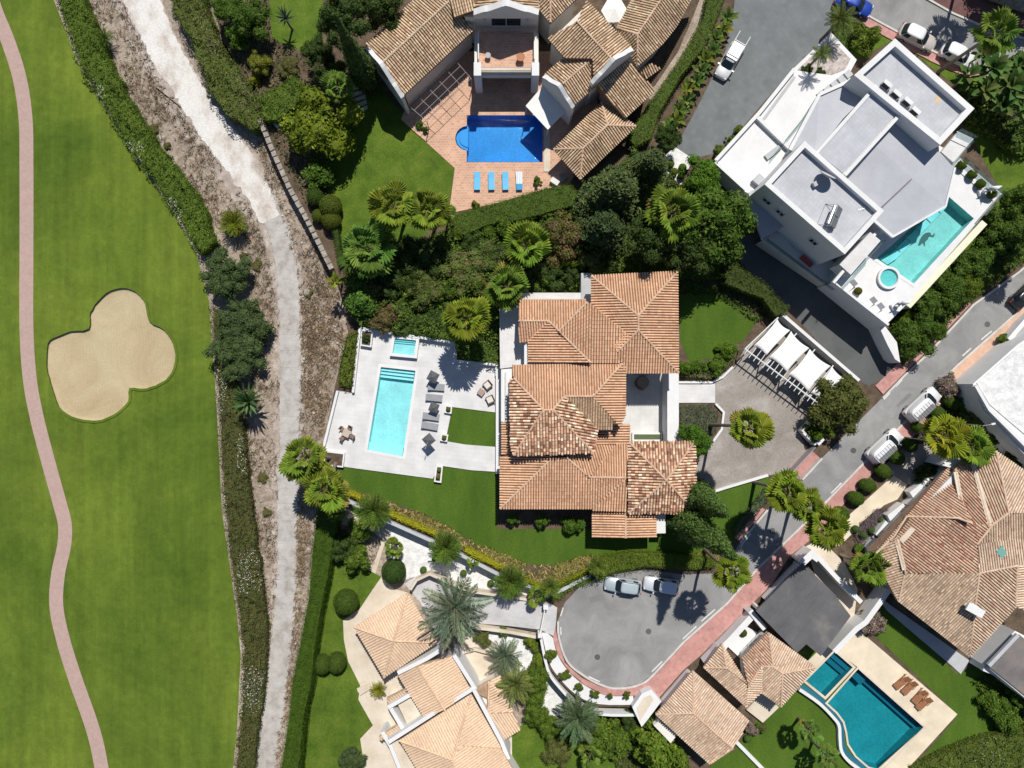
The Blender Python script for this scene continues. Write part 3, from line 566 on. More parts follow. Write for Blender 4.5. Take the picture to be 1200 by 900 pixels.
pool('bright turquoise rectangular pool in the white terrace of the terracotta villa', V_POOL, 0.16, 1.35, M['basin_aqua'], M['water'], M['white'], 0.28,
     steps=[(band(V_POOL, 0.012, 0.045), -0.15), (band(V_POOL, 0.045, 0.085), -0.4), (band(V_POOL, 0.085, 0.125), -0.65), (band(V_POOL, 0.9, 0.988), -0.55)], step_mat=M['basin_step'])
npool = pool('deep blue pool with a half round step bay in brick paving', N_POOL, 0.05, 1.45, M['basin_blue'], M['water_blue'], None,
     steps=[([(548.5, 147)] + arc(548.5, 162, 14, 262, 98, 8) + [(548.5, 177)], -0.3), ([(548.8, 151)] + arc(548.8, 162, 10.5, 262, 98, 8) + [(548.8, 173)], -0.2)], step_mat=plain('blue step tile', (0.07, 0.30, 0.6), rough=0.4))
pool('teal free form pool with a wavy white edge beside four teak loungers', SE_POOL, 0.1, 1.5, M['basin_teal'], M['water_teal'], M['limestone'], 0.16,
     steps=[([(1006, 785), (1081, 851), (1075, 857), (1000, 790)], -0.9), ([(1004, 788), (1014, 797), (1008, 803), (998, 793)], -0.5)], step_mat=M['teal_step'])
pool('small square teal plunge pool with inner steps above the free form pool', SE_POOL2, 0.1, 1.1, M['basin_teal'], M['water_teal'], M['limestone'], 0.22,
     steps=[([(978, 765), (998, 782), (993, 787), (973, 770)], -0.35), ([(973, 770.5), (992.5, 787.5), (988, 792), (968, 775)], -0.6)], step_mat=M['teal_step'])
# wavy white edge wall of the south-eastern pool
ew = thing('pool_edge_wall', P(985, 850), 'white wavy kerb wall with dark gutter along the teal free form pool', 'wall')
EW = smooth_px([(935, 806), (958, 822), (974, 838), (981, 848), (982, 862), (984, 878), (993, 890), (1006, 900), (1020, 912)], n=4)
sweep('kerb_wall', PW(EW, 0), 0.35, 0.55, M['white'], ew)
sweep('gutter', PW([(x + 4.3, y - 2.6) for x, y in EW], 0), 0.5, 0.06, M['teal_step'], ew)

# ------------------------------------------------------------------ free-standing walls
def wall(name, pts, w, z0, h, mat, label, cap=None):
    t = thing(name, P(*pts[len(pts) // 2], z0), label, 'wall')
    sweep('wall_body', PW(pts, z0), w, h, mat, t)
    if cap: sweep('coping', [Vector((p.x, p.y, z0 + h)) for p in PW(pts, z0)], w + 0.08, 0.08, cap, t)
    return t
# dry stone wall: separate stones along the coping
sw = wall('stone_wall', [(311, 146), (326, 183), (346, 227), (366, 263), (394, 319)], 0.55, LOW, 2.0, M['stone'], 'old stone retaining wall between the dirt bank and northern garden')
pp = PW([(311, 146), (326, 183), (346, 227), (366, 263), (394, 319)], LOW)
stone_m = [MB().box((0, 0, 0.09), (0.62 + 0.1 * k, 0.6, 0.2), taper=0.9).mesh('stone', M['stone']) for k in range(3)]
for a, b in zip(pp[:-1], pp[1:]):
    L = (b - a).length; n = int(L / 0.72); ang = math.atan2(b.y - a.y, b.x - a.x)
    for i in range(n):
        p = a + (b - a) * ((i + 0.5) / n)
        obj('stone', R.choice(stone_m), sw, Vector((p.x, p.y, LOW + 1.99)) - WL[sw.name], (R.uniform(-.05, .05), R.uniform(-.05, .05), ang + R.uniform(-.06, .06)), (1, 1, R.uniform(0.7, 1.3)))
wall('retaining_wall', [(395, 575), (407, 581), (455, 606), (511, 631), (544, 647), (592, 672), (627, 684), (641, 693), (655, 687), (690, 669)], 0.3, LOW, -LOW + 0.35, M['greywall'], 'grey retaining wall under the yellow hedge south of the villa lawn', cap=M['greywall'])
cw = thing('curved_wall', P(640, 780), 'curved white planter wall round the turning circle', 'wall')
prism('planter_bed', [(641, 742)] + smooth_px([(648, 748), (653.5, 768), (667, 788), (685, 803.5), (710, 815.5), (742, 816)], n=3) + smooth_px([(742, 826), (700, 825), (675, 814), (655, 794), (643, 775), (635, 742)], n=3), 0.0, 0.24, M['white'], cw)
sweep('wall_body', PW(smooth_px([(633, 740), (641, 777), (654, 796.5), (674.5, 816.5), (700, 827.5), (742, 828.5)], n=3), LOW), 0.3, -LOW + 0.55, M['white'], cw)
gp = thing('gate_pier', P(636, 720), 'white gate pier at the head of the sloping driveway', 'gate')
MB().box((0, 0, 0.6), (0.55, 0.55, 1.2)).build('pier', M['white'], gp, loc=P(639, 708) - P(636, 720))
MB().box((0, 0, 0.6), (0.5, 0.5, 1.2)).build('pier', M['white'], gp, loc=P(632.5, 741) - P(636, 720))
MB().box((0, 0, 0.55), (0.1, 3.0, 0.9), rz=-0.2).build('gate_leaf', M['white'], gp, loc=P(635.5, 724) - P(636, 720))
wall('drive_wall', [(483, 687), (490, 676), (505, 669), (530, 680), (552, 689), (600, 696), (636, 701)], 0.3, LOW, 1.5, M['limestone'], 'low stone wall along the upper side of the sloping driveway')
wall('drive_wall', [(555, 731), (600, 737), (631, 743)], 0.35, LOW, 1.3, M['limestone'], 'low stone wall along the lower side of the sloping driveway')
wall('patio_wall', [(538, 764), (557, 759), (575, 764), (588, 788)], 0.3, LOW, 0.6, M['limestone'], 'angled stone patio wall beside the big date palm')
# low white kerb walls round the villa drive
wall('drive_kerb', [(816, 582), (850, 571), (899, 556.5)], 0.3, 0.0, 0.35, M['white'], 'slanting white kerb wall between villa drive and small lawn')
wall('bed_kerb', [(838, 473), (847.5, 483), (845, 503), (835, 517)], 0.25, 0.0, 0.3, M['white'], 'white kerb round the heather bed by the villa drive')
wall('bed_kerb', [(795, 448), (833, 448), (846, 442), (858, 430)], 0.25, 0.0, 0.3, M['white'], 'white kerb behind the villa walkway under clipped bushes')
wall('gate_wall', [(935, 505), (942, 498), (958, 482)], 0.3, 0.0, 1.4, M['white'], 'white wall section at the right end of the carport')
gw = wall('gate_wall', [(937, 506), (951, 520)], 0.3, 0.0, 1.2, M['white'], 'short white wall section beside the villa gate opening')
gt = thing('sliding_gate', P(936, 543), 'dark sliding gate standing open at the villa drive', 'gate')
a, b = P(919, 556), P(950, 523); ang = math.atan2(b.y - a.y, b.x - a.x); L = (b - a).length; mid = (a + b) / 2 - P(936, 543)
MB().box((0, 0, 0.75), (L, 0.08, 1.4), rz=ang).build('gate_leaf', M['iron'], gt, loc=mid)
MB().box((0, 0, 0.65), (0.9, 0.5, 1.3), rz=ang).build('pier', M['white'], gt, loc=a - P(936, 543)); MB().box((0, 0, 0.65), (0.9, 0.5, 1.3), rz=ang).build('pier', M['white'], gt, loc=b + Vector((0.6, 0.7, 0)) - P(936, 543))
# walls along the south pavement
wl_ = wall('street_wall', [(774, 822), (800, 792), (806, 785)], 0.45, 0.0, 1.8, M['white'], 'white street wall before the lower left gatehouse roof'); 
wall('street_wall', [(823, 773), (850, 745), (876, 717)], 0.7, 0.0, 1.7, M['white'], 'white street wall with a letter box between gatehouse and grey roof')
st = thing('corner_planter', P(755, 835), 'white wedge shaped corner planter with pale gravel by the turning circle', 'planter')
prism('planter_wall', [(741, 829), (752, 813), (763, 808), (775, 822), (760, 842), (752, 852)], 0.0, 1.3, M['white'], st)
sheet('gravel_fill', [(746, 830), (754, 818), (762, 814), (766, 820), (757, 834), (750, 845)], 1.32, M['limestone'], parent=st, kind=None)
wall('street_wall', [(893, 700), (930, 661), (941, 652)], 0.3, 0.0, 1.3, M['white'], 'white street wall before the dark grey roof')
# ------------------------------------------------------------------ tiled roofs
PAL = {  # clay tile colours: (base, spread, odd colours)
    'villa': ((0.63, 0.385, 0.24), 0.11, [(0.68, 0.45, 0.30), (0.55, 0.315, 0.19), (0.65, 0.395, 0.245)]),
    'mixed': ((0.58, 0.37, 0.245), 0.35, [(0.76, 0.58, 0.43), (0.28, 0.14, 0.09), (0.68, 0.46, 0.31), (0.44, 0.235, 0.155)]),
    'north': ((0.56, 0.41, 0.27), 0.25, [(0.68, 0.54, 0.38), (0.42, 0.27, 0.17), (0.60, 0.44, 0.29)]),
    'peach': ((0.69, 0.505, 0.355), 0.05, [(0.67, 0.485, 0.335)]),
    'east': ((0.57, 0.425, 0.305), 0.2, [(0.67, 0.53, 0.40), (0.50, 0.30, 0.21), (0.48, 0.34, 0.245), (0.61, 0.455, 0.325)]),
    'eastred': ((0.51, 0.335, 0.24), 0.22, [(0.60, 0.44, 0.31), (0.42, 0.20, 0.135), (0.54, 0.34, 0.22)]),
    'eastgrey': ((0.46, 0.35, 0.255), 0.3, [(0.55, 0.41, 0.29), (0.35, 0.26, 0.19), (0.60, 0.44, 0.29)]),
    'gate': ((0.64, 0.49, 0.365), 0.15, [(0.70, 0.56, 0.43), (0.54, 0.39, 0.28), (0.60, 0.42, 0.31)]),
    'olive': ((0.46, 0.33, 0.21), 0.2, [(0.52, 0.38, 0.25), (0.38, 0.26, 0.165)]),
}
def deckm(n, c): M['deck_' + n] = noise_mat('shade-toned clay channel ' + n, two(c, 0.25), scale=2.0, fine=0.2, rough=0.9)  # channels darker than the cover tiles; their shade is partly in this colour
deckm('villa', (0.27, 0.15, 0.095)); deckm('north', (0.20, 0.125, 0.08)); deckm('peach', (0.58, 0.41, 0.275)); deckm('east', (0.30, 0.20, 0.14)); deckm('gate', (0.40, 0.285, 0.205))
ARC = np.linspace(0, math.pi, 5)
def tile_field(pts, eave, pitch, length, pal, rng, lift, jitter, tile_h=0.095):
    """barrel tiles covering the planar polygon pts; rows climb at right angles to the eave edge"""
    pts = [Vector(p) for p in pts]; n = Vector((0, 0, 0)); m = len(pts)
    for i in range(m): n += pts[i].cross(pts[(i + 1) % m])
    n.normalize()
    if n.z < 0: n = -n
    c = sum(pts, Vector()) / m
    e = (pts[(eave + 1) % m] - pts[eave]); e -= n * e.dot(n); e.normalize(); s = n.cross(e)
    if s.dot(c - pts[eave]) < 0: s = -s
    uv = [((p - c).dot(e), (p - c).dot(s)) for p in pts]
    u0, u1 = min(u for u, v in uv), max(u for u, v in uv)
    ncol = max(1, int(round((u1 - u0) / pitch))); dp = (u1 - u0) / ncol
    O = []; U = []
    for k in range(ncol):
        u = u0 + (k + 0.5) * dp; xs = []
        for i in range(m):
            (a, b), (a2, b2) = uv[i], uv[(i + 1) % m]
            if (a > u) != (a2 > u): xs.append(b + (b2 - b) * (u - a) / (a2 - a))
        xs.sort()
        for v0, v1 in zip(xs[::2], xs[1::2]):
            v = v0 - 0.04 - (rng.uniform(0, length * 0.35) if jitter else 0)
            while v < v1 - 0.05:
                ln = min(length * 1.12, v1 - v + 0.06)
                O.append((u, v, ln)); v += length
    O = np.array(O).reshape(-1, 3); N = len(O)
    if not N: return None
    w = dp * 0.37; hh = tile_h
    base, spr, odd = PAL[pal]; odd = np.array(odd)
    C = np.tile(np.array(base), (N, 1)); pick = rng.random(N); idx = rng.integers(0, len(odd), N)
    if not jitter:      # tiles of one row weather alike
        cu = np.round((O[:, 0] - u0) / dp).astype(int); spr *= 0.6; colk = rng.uniform(-spr, spr, cu.max() + 2)[cu]
        C *= (1 + colk)[:, None]
    C = np.where((pick < (0.55 if jitter else 0.32))[:, None], odd[idx], C) * (1 + rng.uniform(-spr, spr, N))[:, None]
    C *= (1 + 0.10 * np.sin(O[:, 0] * 0.9 + O[:, 1] * 0.37 + c.x) * np.sin(O[:, 1] * 0.8 - O[:, 0] * 0.21 + c.y))[:, None]
    lf = rng.uniform(0, lift, N)
    a = -np.cos(ARC) * w; h = np.sin(ARC) * hh
    P0 = np.zeros((N, 10, 3))
    P0[:, :5, 0] = O[:, 0:1] + a; P0[:, :5, 1] = O[:, 1:2]; P0[:, :5, 2] = h + 0.018 + lf[:, None]
    P0[:, 5:, 0] = O[:, 0:1] + a * 0.86; P0[:, 5:, 1] = O[:, 1:2] + O[:, 2:3]; P0[:, 5:, 2] = h * 0.9
    E = np.array(e); S = np.array(s); Nn = np.array(n); W = P0[..., 0:1] * E + P0[..., 1:2] * S + P0[..., 2:3] * Nn + np.array(c)
    b = (np.arange(N) * 10)[:, None]
    Q = np.concatenate([b + np.array([i, i + 1, i + 6, i + 5]) for i in range(4)])
    T = np.concatenate([b + np.array([0, 2, 1]), b + np.array([0, 3, 2]), b + np.array([0, 4, 3])])
    return W.reshape(-1, 3), Q, T, np.repeat(np.clip(C, 0.02, 0.85), 10, axis=0)
class Geo:
    def __init__(s): s.V = []; s.Q = []; s.T = []; s.C = []; s.n = 0
    def add(s, r):
        if r is None: return
        V, Q, T, C = r; s.V.append(V); s.Q.append(Q + s.n); s.T.append(T + s.n); s.C.append(C); s.n += len(V)
    def mesh(s, name, mat, origin):
        return npmesh(name, np.concatenate(s.V) - np.array(origin), np.concatenate(s.Q), np.concatenate(s.T), mat, np.concatenate(s.C))
def cap_row(a, b, rng, col_, rad=0.125, step=0.42):
    d = b - a; L = d.length; d.normalize(); n = max(1, int(L / step)); side = d.cross(Vector((0, 0, 1))).normalized(); up = side.cross(d)
    V = []; Q = []; T = []; C = []
    for i in range(n):
        p = a + d * (L * i / n); q = a + d * (L * (i + 1) / n + 0.05); k = 1 + rng.uniform(-0.14, 0.14); o = len(V)
        for c0, r0, z in ((p, rad, 0.05), (q, rad * 0.85, 0.02)):
            for t in ARC: V.append(c0 + side * (-math.cos(t) * r0) + up * (math.sin(t) * r0 + z))
        C += [[x * k for x in col_]] * 10
        Q += [(o + j, o + j + 1, o + j + 6, o + j + 5) for j in range(4)]; T += [(o, o + 2, o + 1), (o, o + 3, o + 2), (o, o + 4, o + 3)]
    return np.array([tuple(v) for v in V]), np.array(Q), np.array(T), np.array(C)
def tiled_roof(house, faces, pal, pitch=0.285, length=0.42, cap=(0.54, 0.375, 0.265), extra=(), seed=0, skirt=0.35, deck=None, tile_lift=0.02, flat=0.7):
    """faces: (points (px,py,z), palette or None, eave edge index)"""
    rng = np.random.default_rng(100 + seed); g = Geo(); gc = Geo(); V = []; F = []; edges = {}; info = []
    for f in faces:
        pts3, p2, ev = (list(f) + [None, 0])[:3] if len(f) < 3 else f
        ev = ev or 0
        zm = min(q[2] for ff in faces for q in ff[0]); pts = [P(x, y, zm + (z - zm) * flat) for x, y, z in pts3]
        nn = Vector((0, 0, 0))
        for i in range(len(pts)): nn += pts[i].cross(pts[(i + 1) % len(pts)])
        up = nn.normalized() if nn.z > 0 else -nn.normalized()
        cc = sum(pts, Vector()) / len(pts)
        pts = [Vector((p.x, p.y, cc.z - (up.x * (p.x - cc.x) + up.y * (p.y - cc.y)) / max(0.3, up.z))) for p in pts]   # true plane
        pl = p2 or pal; mix = pl == 'mixed'
        g.add(tile_field(pts, ev, pitch * (1.12 if mix else 1), length * (0.95 if mix else 1), pl, rng, 0.09 if mix else tile_lift, mix, 0.05 if pl == 'peach' else 0.115))
        # deck with skirts
        m = len(pts); b = len(V); zl = min(p.z for p in pts) - skirt
        dp = [Vector((p.x, p.y, p.z - 0.03)) for p in pts]
        V += dp; F.append(tuple(b + i for i in (range(m) if nn.z > 0 else reversed(range(m)))))
        V += [Vector((p.x, p.y, zl)) for p in pts]
        for i in range(m):
            j = (i + 1) % m; F.append((b + i, b + m + i, b + m + j, b + j)); k = frozenset(((round(pts3[i][0]), round(pts3[i][1])), (round(pts3[j][0]), round(pts3[j][1]))))
            edges.setdefault(k, []).append((len(info), pts[i], pts[j]))
        info.append((up, sum(pts, Vector()) / m))
    roof = place('roof', V, F, deck or M['deck_' + pal], house)
    for k, l in edges.items():
        if len(l) == 2:
            (i, a, b), (j, _, _) = l; mid = (a + b) / 2
            if (info[j][1] - mid).dot(info[i][0]) < -0.01: gc.add(cap_row(a, b, rng, cap))
    for a, b in extra: gc.add(cap_row(P(a[0], a[1], zm + (a[2] - zm) * flat), P(b[0], b[1], zm + (b[2] - zm) * flat), rng, cap))
    c = WL[roof.name]
    o = obj('roof_tiles', g.mesh('roof_tiles', M['tile'], c), roof); o['kind'] = 'stuff'
    if gc.n: o = obj('ridge_tiles', gc.mesh('ridge_tiles', M['tile'], c), roof); o['kind'] = 'stuff'
    return roof
def wall_block(house, px, z0, z1, mat, ins=0.55, name='wall'):
    """walls under the eaves: polygon seen at height z1, pulled in by ins"""
    p = inset(PW(px, z1), ins) if ins else PW(px, z1)
    return prism_w(name, p, z0, mat, house)
def opening(house, a, b, z0, z1, kind='window', frame=None, proud=0.03, parent=None):
    """window or door on a vertical wall between ground points a and b (world), outside to the right of a->b"""
    a, b = Vector(a), Vector(b); t = (b - a); t.z = 0; L = t.length; t.normalize(); n = Vector((t.y, -t.x, 0))
    def bx(c, w, d, h):
        V = []
        for z in (-h / 2, h / 2):
            for u, v in ((-w / 2, -d / 2), (w / 2, -d / 2), (w / 2, d / 2), (-w / 2, d / 2)): V.append(c + t * u - n * v + Vector((0, 0, z)))
        return V, [(3, 2, 1, 0), (4, 5, 6, 7), (0, 1, 5, 4), (1, 2, 6, 5), (2, 3, 7, 6), (3, 0, 4, 7)]
    m = (a + b) / 2; zc = (z0 + z1) / 2; h = z1 - z0
    V, F = bx(Vector((m.x, m.y, zc)) + n * proud, L, 0.08, h)
    w = place(kind, V, F, M['glass'] if kind == 'window' else M['wood'], parent or house)
    VV = []; FF = []
    for u, ww, z, hh in ((-L / 2, 0.09, zc, h + 0.14), (L / 2, 0.09, zc, h + 0.14), (0, L, z0 - 0.02, 0.1), (0, L, z1 + 0.02, 0.1), (0, 0.06, zc, h)):
        V, F = bx(Vector((m.x, m.y, z)) + n * (proud + 0.03) + t * u, ww, 0.12, hh); bb = len(VV); VV += V; FF += [tuple(bb + i for i in f) for f in F]
    place('frame', VV, FF, frame or M['white'], w)
    return w
def row_windows(house, wpx, z1, ins, edges, z0, h, w=1.3, gap=3.2, sill=0.9):
    p = inset(PW(wpx, z1), ins) if ins else ccw(PW(wpx, z1))
    for i in range(len(p)):
        if edges is not None and i not in edges: continue
        a, b = p[i], p[(i + 1) % len(p)]; L = (b - a).length
        n = int(L / gap)
        for k in range(n):
            c = a + (b - a) * ((k + 0.5) / n); t = (b - a).normalized() * w / 2
            opening(house, c - t, c + t, z0 + sill, z0 + sill + h)

# ------------------------------------------------------------------ the terracotta villa
vh = thing('villa', P(690, 480), 'terracotta tiled villa with hipped roofs in the middle of the picture', 'house')
W1 = [(693, 322), (794, 318), (795, 437), (724, 437), (693, 357)]
wall_block(vh, [(693, 323), (794, 319), (795, 437), (694, 437)], 0, 6.0, M['white'])
wall_block(vh, [(609, 351), (694, 351), (731, 430), (731, 488), (717, 497), (697, 498), (692, 528), (602, 532), (598, 440), (609, 425)], 0, 5.4, M['white'], 0.5)
wall_block(vh, [(586, 533), (734, 520), (736, 600), (694, 596), (586, 596)], 0, 4.0, M['white'])
wall_block(vh, [(694, 598), (769, 602), (769, 630), (694, 630)], 0, 3.0, M['white'], 0.3)
wall_block(vh, [(737, 518), (815, 518), (815, 601), (737, 601)], 0, 4.2, M['white'])
tiled_roof(vh, [([(794, 318, 6), (693, 323, 6), (748, 370, 7.7)],), ([(795, 437, 6), (794, 318, 6), (748, 370, 7.7), (748, 387, 7.7)],), ([(733, 437, 6), (795, 437, 6), (748, 387, 7.7), (724, 412, 6.85)],), ([(693, 357, 6), (693, 323, 6), (748, 370, 7.7), (748, 387, 7.7), (724, 412, 6.85)],)], 'villa', seed=1)
tiled_roof(vh, [([(608, 351, 5.7), (687, 351, 5.7), (687, 355, 5.85), (655, 388, 6.95), (643, 376, 6.6), (608, 376, 6.6)],), ([(608, 401, 5.8), (619, 400, 5.8), (643, 376, 6.6), (608, 376, 6.6)],),
                ([(619, 400, 5.8), (619, 425, 5.8), (692, 425, 7.2), (655, 388, 6.95), (643, 376, 6.6)],), ([(692, 425, 6.6), (726, 425, 6.6), (726, 412, 6.9), (737, 393, 7.35), (694, 357, 8.1), (688, 354, 8.15), (655, 388, 7.4)],)], 'villa', seed=2, extra=[((655, 388, 7.4), (688, 354, 8.15)), ((655, 388, 7.1), (692, 425, 7.2))])
tiled_roof(vh, [([(729, 426, 6.2), (600, 428, 6.2), (602, 443, 6.5), (637, 480.5, 7.7), (648, 480.5, 7.7), (661, 464.5, 7.2), (695, 464.5, 7.2)],),
                ([(733, 487, 6.2), (733, 431, 6.2), (729, 426, 6.2), (695, 464.5, 7.2), (726, 500, 6.3)],),
                ([(700, 503, 6.0), (718, 503, 6.0), (718, 492, 6.35), (695, 464.5, 7.2), (661, 464.5, 7.2)], 'olive'),
                ([(695, 530, 6.1), (700, 503, 6.0), (661, 464.5, 7.2), (648, 480.5, 7.7)], 'mixed'),
                ([(602, 533, 6.2), (695, 530, 6.2), (648, 480.5, 7.7), (637, 480.5, 7.7)], 'mixed'),
                ([(598, 445, 6.3), (599, 520, 6.2), (602, 533, 6.2), (637, 480.5, 7.7), (602, 443, 6.5)], 'mixed')], 'villa', seed=3)
tiled_roof(vh, [([(588, 495, 3.4), (588, 533, 3.4), (602, 533, 3.9), (602, 495, 3.9)],)], 'villa', seed=4)
tiled_roof(vh, [([(586, 535, 4.1), (586, 596, 4.1), (647, 537, 5.6), (646, 530, 5.55)],), ([(586, 596, 4.1), (694, 596, 4.1), (734, 560, 5.15), (690, 559, 5.1), (664, 536, 5.6), (647, 537, 5.6)],),
                ([(694, 598, 4.1), (734, 599, 4.1), (734, 560, 5.15), (694, 596, 4.1)],), ([(694, 519, 4.2), (664, 527, 4.9), (664, 536, 5.6), (690, 559, 5.1), (724, 519, 4.2)], None, 0),
                ([(736, 519, 4.1), (724, 519, 4.2), (690, 559, 5.1), (734, 560, 5.15)],)], 'villa', seed=5)
tiled_roof(vh, [([(738, 521, 4.0), (738, 497, 4.0), (692, 497, 4.6), (692, 521, 4.6)],)], 'villa', seed=8)
tiled_roof(vh, [([(694, 599.5, 3.2), (694, 630, 3.2), (733, 630.5, 3.75), (733, 601, 3.75)],), ([(769, 630, 3.2), (769, 603, 3.2), (733, 601, 3.75), (733, 630.5, 3.75)],)], 'villa', seed=6)
tiled_roof(vh, [([(814, 518, 4.3), (737, 518, 4.3), (781, 563, 6.1)], 'mixed'), ([(815, 601, 4.3), (814, 518, 4.3), (781, 563, 6.1)], 'mixed'), ([(737, 601, 4.3), (815, 601, 4.3), (781, 563, 6.1)], 'mixed'), ([(737, 518, 4.3), (737, 601, 4.3), (781, 563, 6.1)], 'mixed')], 'villa', seed=7)
# terraces and white slabs of the villa
prism('terrace_slab', [(585, 350), (609, 350), (619, 400), (619, 428), (586, 432)], 0, 2.9, M['terrace'], vh)
prism('terrace_slab', [(608, 343), (681, 343), (681, 352), (608, 352)], 0, 2.9, M['terrace'], vh)
prism('terrace_slab', [(681, 320), (694, 320), (694, 356), (681, 356)], 0, 3.0, M['greywall'], vh)
prism('balcony', [(588, 432), (600, 432), (600, 495), (588, 495)], 0, 2.7, M['white'], vh)
for pxs in (((588.5, 433), (588.5, 494)), ((593.5, 435), (593.5, 494))): sweep('parapet', PW(pxs, 2.7), 0.25, 0.5, M['white'], vh)
prism('wall_fin', [(581, 432), (587, 432), (587, 555), (581, 555)], 0, 0.9, M['white'], vh)
prism('courtyard_floor', [(729, 436), (786, 436), (786, 520), (729, 520)], 0, 0.12, M['courtyard'], vh)
prism('courtyard_wall', [(782, 437), (795.5, 437), (795.5, 518.5), (782, 518.5)], 0, 3.0, M['white'], vh)
prism('porch_slab', [(769, 603), (780, 603), (780, 625), (769, 625)], 0, 2.6, M['white'], vh)
wt = prism('water_trough', [(741, 507), (776, 507), (776, 517), (741, 517)], 0.1, 0.55, M['white'], vh)
sheet('trough_water', [(743, 509), (774, 509), (774, 515), (743, 515)], 0.57, plain('green trough water', (0.10, 0.13, 0.06), rough=0.1), parent=wt, kind=None)
row_windows(vh, [(586, 533), (734, 520), (736, 600), (694, 596), (586, 596)], 4.0, 0.55, None, 0, 1.6, gap=3.5)
row_windows(vh, [(693, 323), (794, 319), (795, 437), (694, 437)], 6.0, 0.55, None, 3.2, 1.4, gap=3.6)
row_windows(vh, [(737, 518), (815, 518), (815, 601), (737, 601)], 4.2, 0.55, None, 0, 1.6, gap=3.5)

# ------------------------------------------------------------------ northern house
nh = thing('brown_tiled_house', P(640, 80), 'rambling cream house with brown striped tile roofs beside the deep blue pool', 'house')
wall_block(nh, [(431, 53), (472, 111), (556, 33), (514, -26)], 0, 4.6, M['cream'], 0.35)
tiled_roof(nh, [([(472, 112, 4.7), (556, 34, 4.7), (526, 2, 6.6), (443, 78, 6.6)],), ([(514, -26, 4.7), (429, 52, 4.7), (443, 78, 6.6), (526, 2, 6.6)],)], 'north', seed=11, extra=[((444, 78, 6.6), (526, 2, 6.6))], cap=(0.50, 0.39, 0.28))
def curvy(house, a, b, z_lo, z_hi, zbase, th=0.35, n=18, mat=None, hump=1.0):
    """gable wall with a curved Andalusian parapet between pixel points a and b (seen at z_lo)"""
    A, B = P(*a, z_lo), P(*b, z_lo); t = (B - A); L = t.length; t.normalize(); nn = Vector((-t.y, t.x, 0)) * th / 2; V = []; F = []
    for i in range(n + 1):
        u = i / n; s = math.sin(math.pi * u); z = z_lo + (z_hi - z_lo) * (0.55 * s + 0.45 * max(0, 1 - abs(u - 0.5) * 4.2) ** 0.5 * hump) - 0.1 * math.cos(6 * math.pi * u)
        p = A + t * (L * u)
        for q, zz in ((p - nn, zbase), (p + nn, zbase), (p + nn, z), (p - nn, z)): V.append(Vector((q.x, q.y, zz)))
    for i in range(n):
        for k in range(4):
            k2 = (k + 1) % 4; F.append((4 * i + k, 4 * i + 4 + k, 4 * i + 4 + k2, 4 * i + k2))
    F += [(0, 1, 2, 3), (4 * n + 3, 4 * n + 2, 4 * n + 1, 4 * n)]
    g = place('gable_wall', V, F, mat or M['white'], house)
    V = []; F = []
    for i in range(n + 1):
        u = i / n; s = math.sin(math.pi * u); z = z_lo + (z_hi - z_lo) * (0.55 * s + 0.45 * max(0, 1 - abs(u - 0.5) * 4.2) ** 0.5 * hump) - 0.1 * math.cos(6 * math.pi * u)
        p = A + t * (L * u); m = nn * 1.35
        for q, zz in ((p - m, z), (p + m, z), (p + m, z + 0.12), (p - m, z + 0.12)): V.append(Vector((q.x, q.y, zz)))
    for i in range(n):
        for k in range(4):
            k2 = (k + 1) % 4; F.append((4 * i + k, 4 * i + 4 + k, 4 * i + 4 + k2, 4 * i + k2))
    F += [(0, 1, 2, 3), (4 * n + 3, 4 * n + 2, 4 * n + 1, 4 * n)]
    place('coping', V, F, M['white'], g)
curvy(nh, (430, 55), (472, 114), 5.0, 7.0, 0)
# balcony tower
prism('wall', [(556, 16), (631, 16), (640, -30), (545, -30)], 0, 6.6, M['cream'], nh)
curvy(nh, (555, 14), (631, 14), 7.4, 9.1, 6.5, th=0.5)
prism('balcony', [(556, 38), (631, 38), (631, 88), (556, 88)], 3.2, 4.0, M['cream'], nh)
sheet('balcony_floor', [(561, 38), (626, 38), (626, 86), (561, 86)], 4.02, M['terracotta'], parent=nh, kind=None)
for x in (559.5, 627.5): prism('pillar', [(x - 4.3, 73), (x + 4.3, 73), (x + 4.3, 88.5), (x - 4.3, 88.5)], 0, 5.0, M['white'], nh)
for x in (561, 626): sweep('railing', PW([(x, 40), (x, 73)], 4.0), 0.12, 0.9, M['white'], nh)
sweep('parapet', PW([(563, 84), (623, 84)], 4.0), 0.5, 0.5, M['limestone'], nh)
sweep('railing', PW([(563, 79), (623, 79)], 4.85), 0.06, 0.06, M['iron'], nh)
a, b = P(576, 36, 5), P(611, 36, 5); w0 = ccw(PW([(556, 16), (631, 16), (640, -30), (545, -30)], 6.6))
yf = P(590, 16, 6.6).y
opening(nh, (P(575, 16, 6.6).x, yf, 0), (P(611, 16, 6.6).x, yf, 0), 4.1, 6.0)
opening(nh, (P(566, 16, 6.6).x, yf - 0.01, 0), (P(568.5, 16, 6.6).x, yf - 0.01, 0), 5.3, 5.6); opening(nh, (P(617, 16, 6.6).x, yf - 0.01, 0), (P(619.5, 16, 6.6).x, yf - 0.01, 0), 5.3, 5.6)
for xa, xb in ((569, 585), (587, 601), (603, 619)): opening(nh, (P(xa, 16, 6.6).x, yf, 0), (P(xb, 16, 6.6).x, yf, 0), 0.2, 2.6)
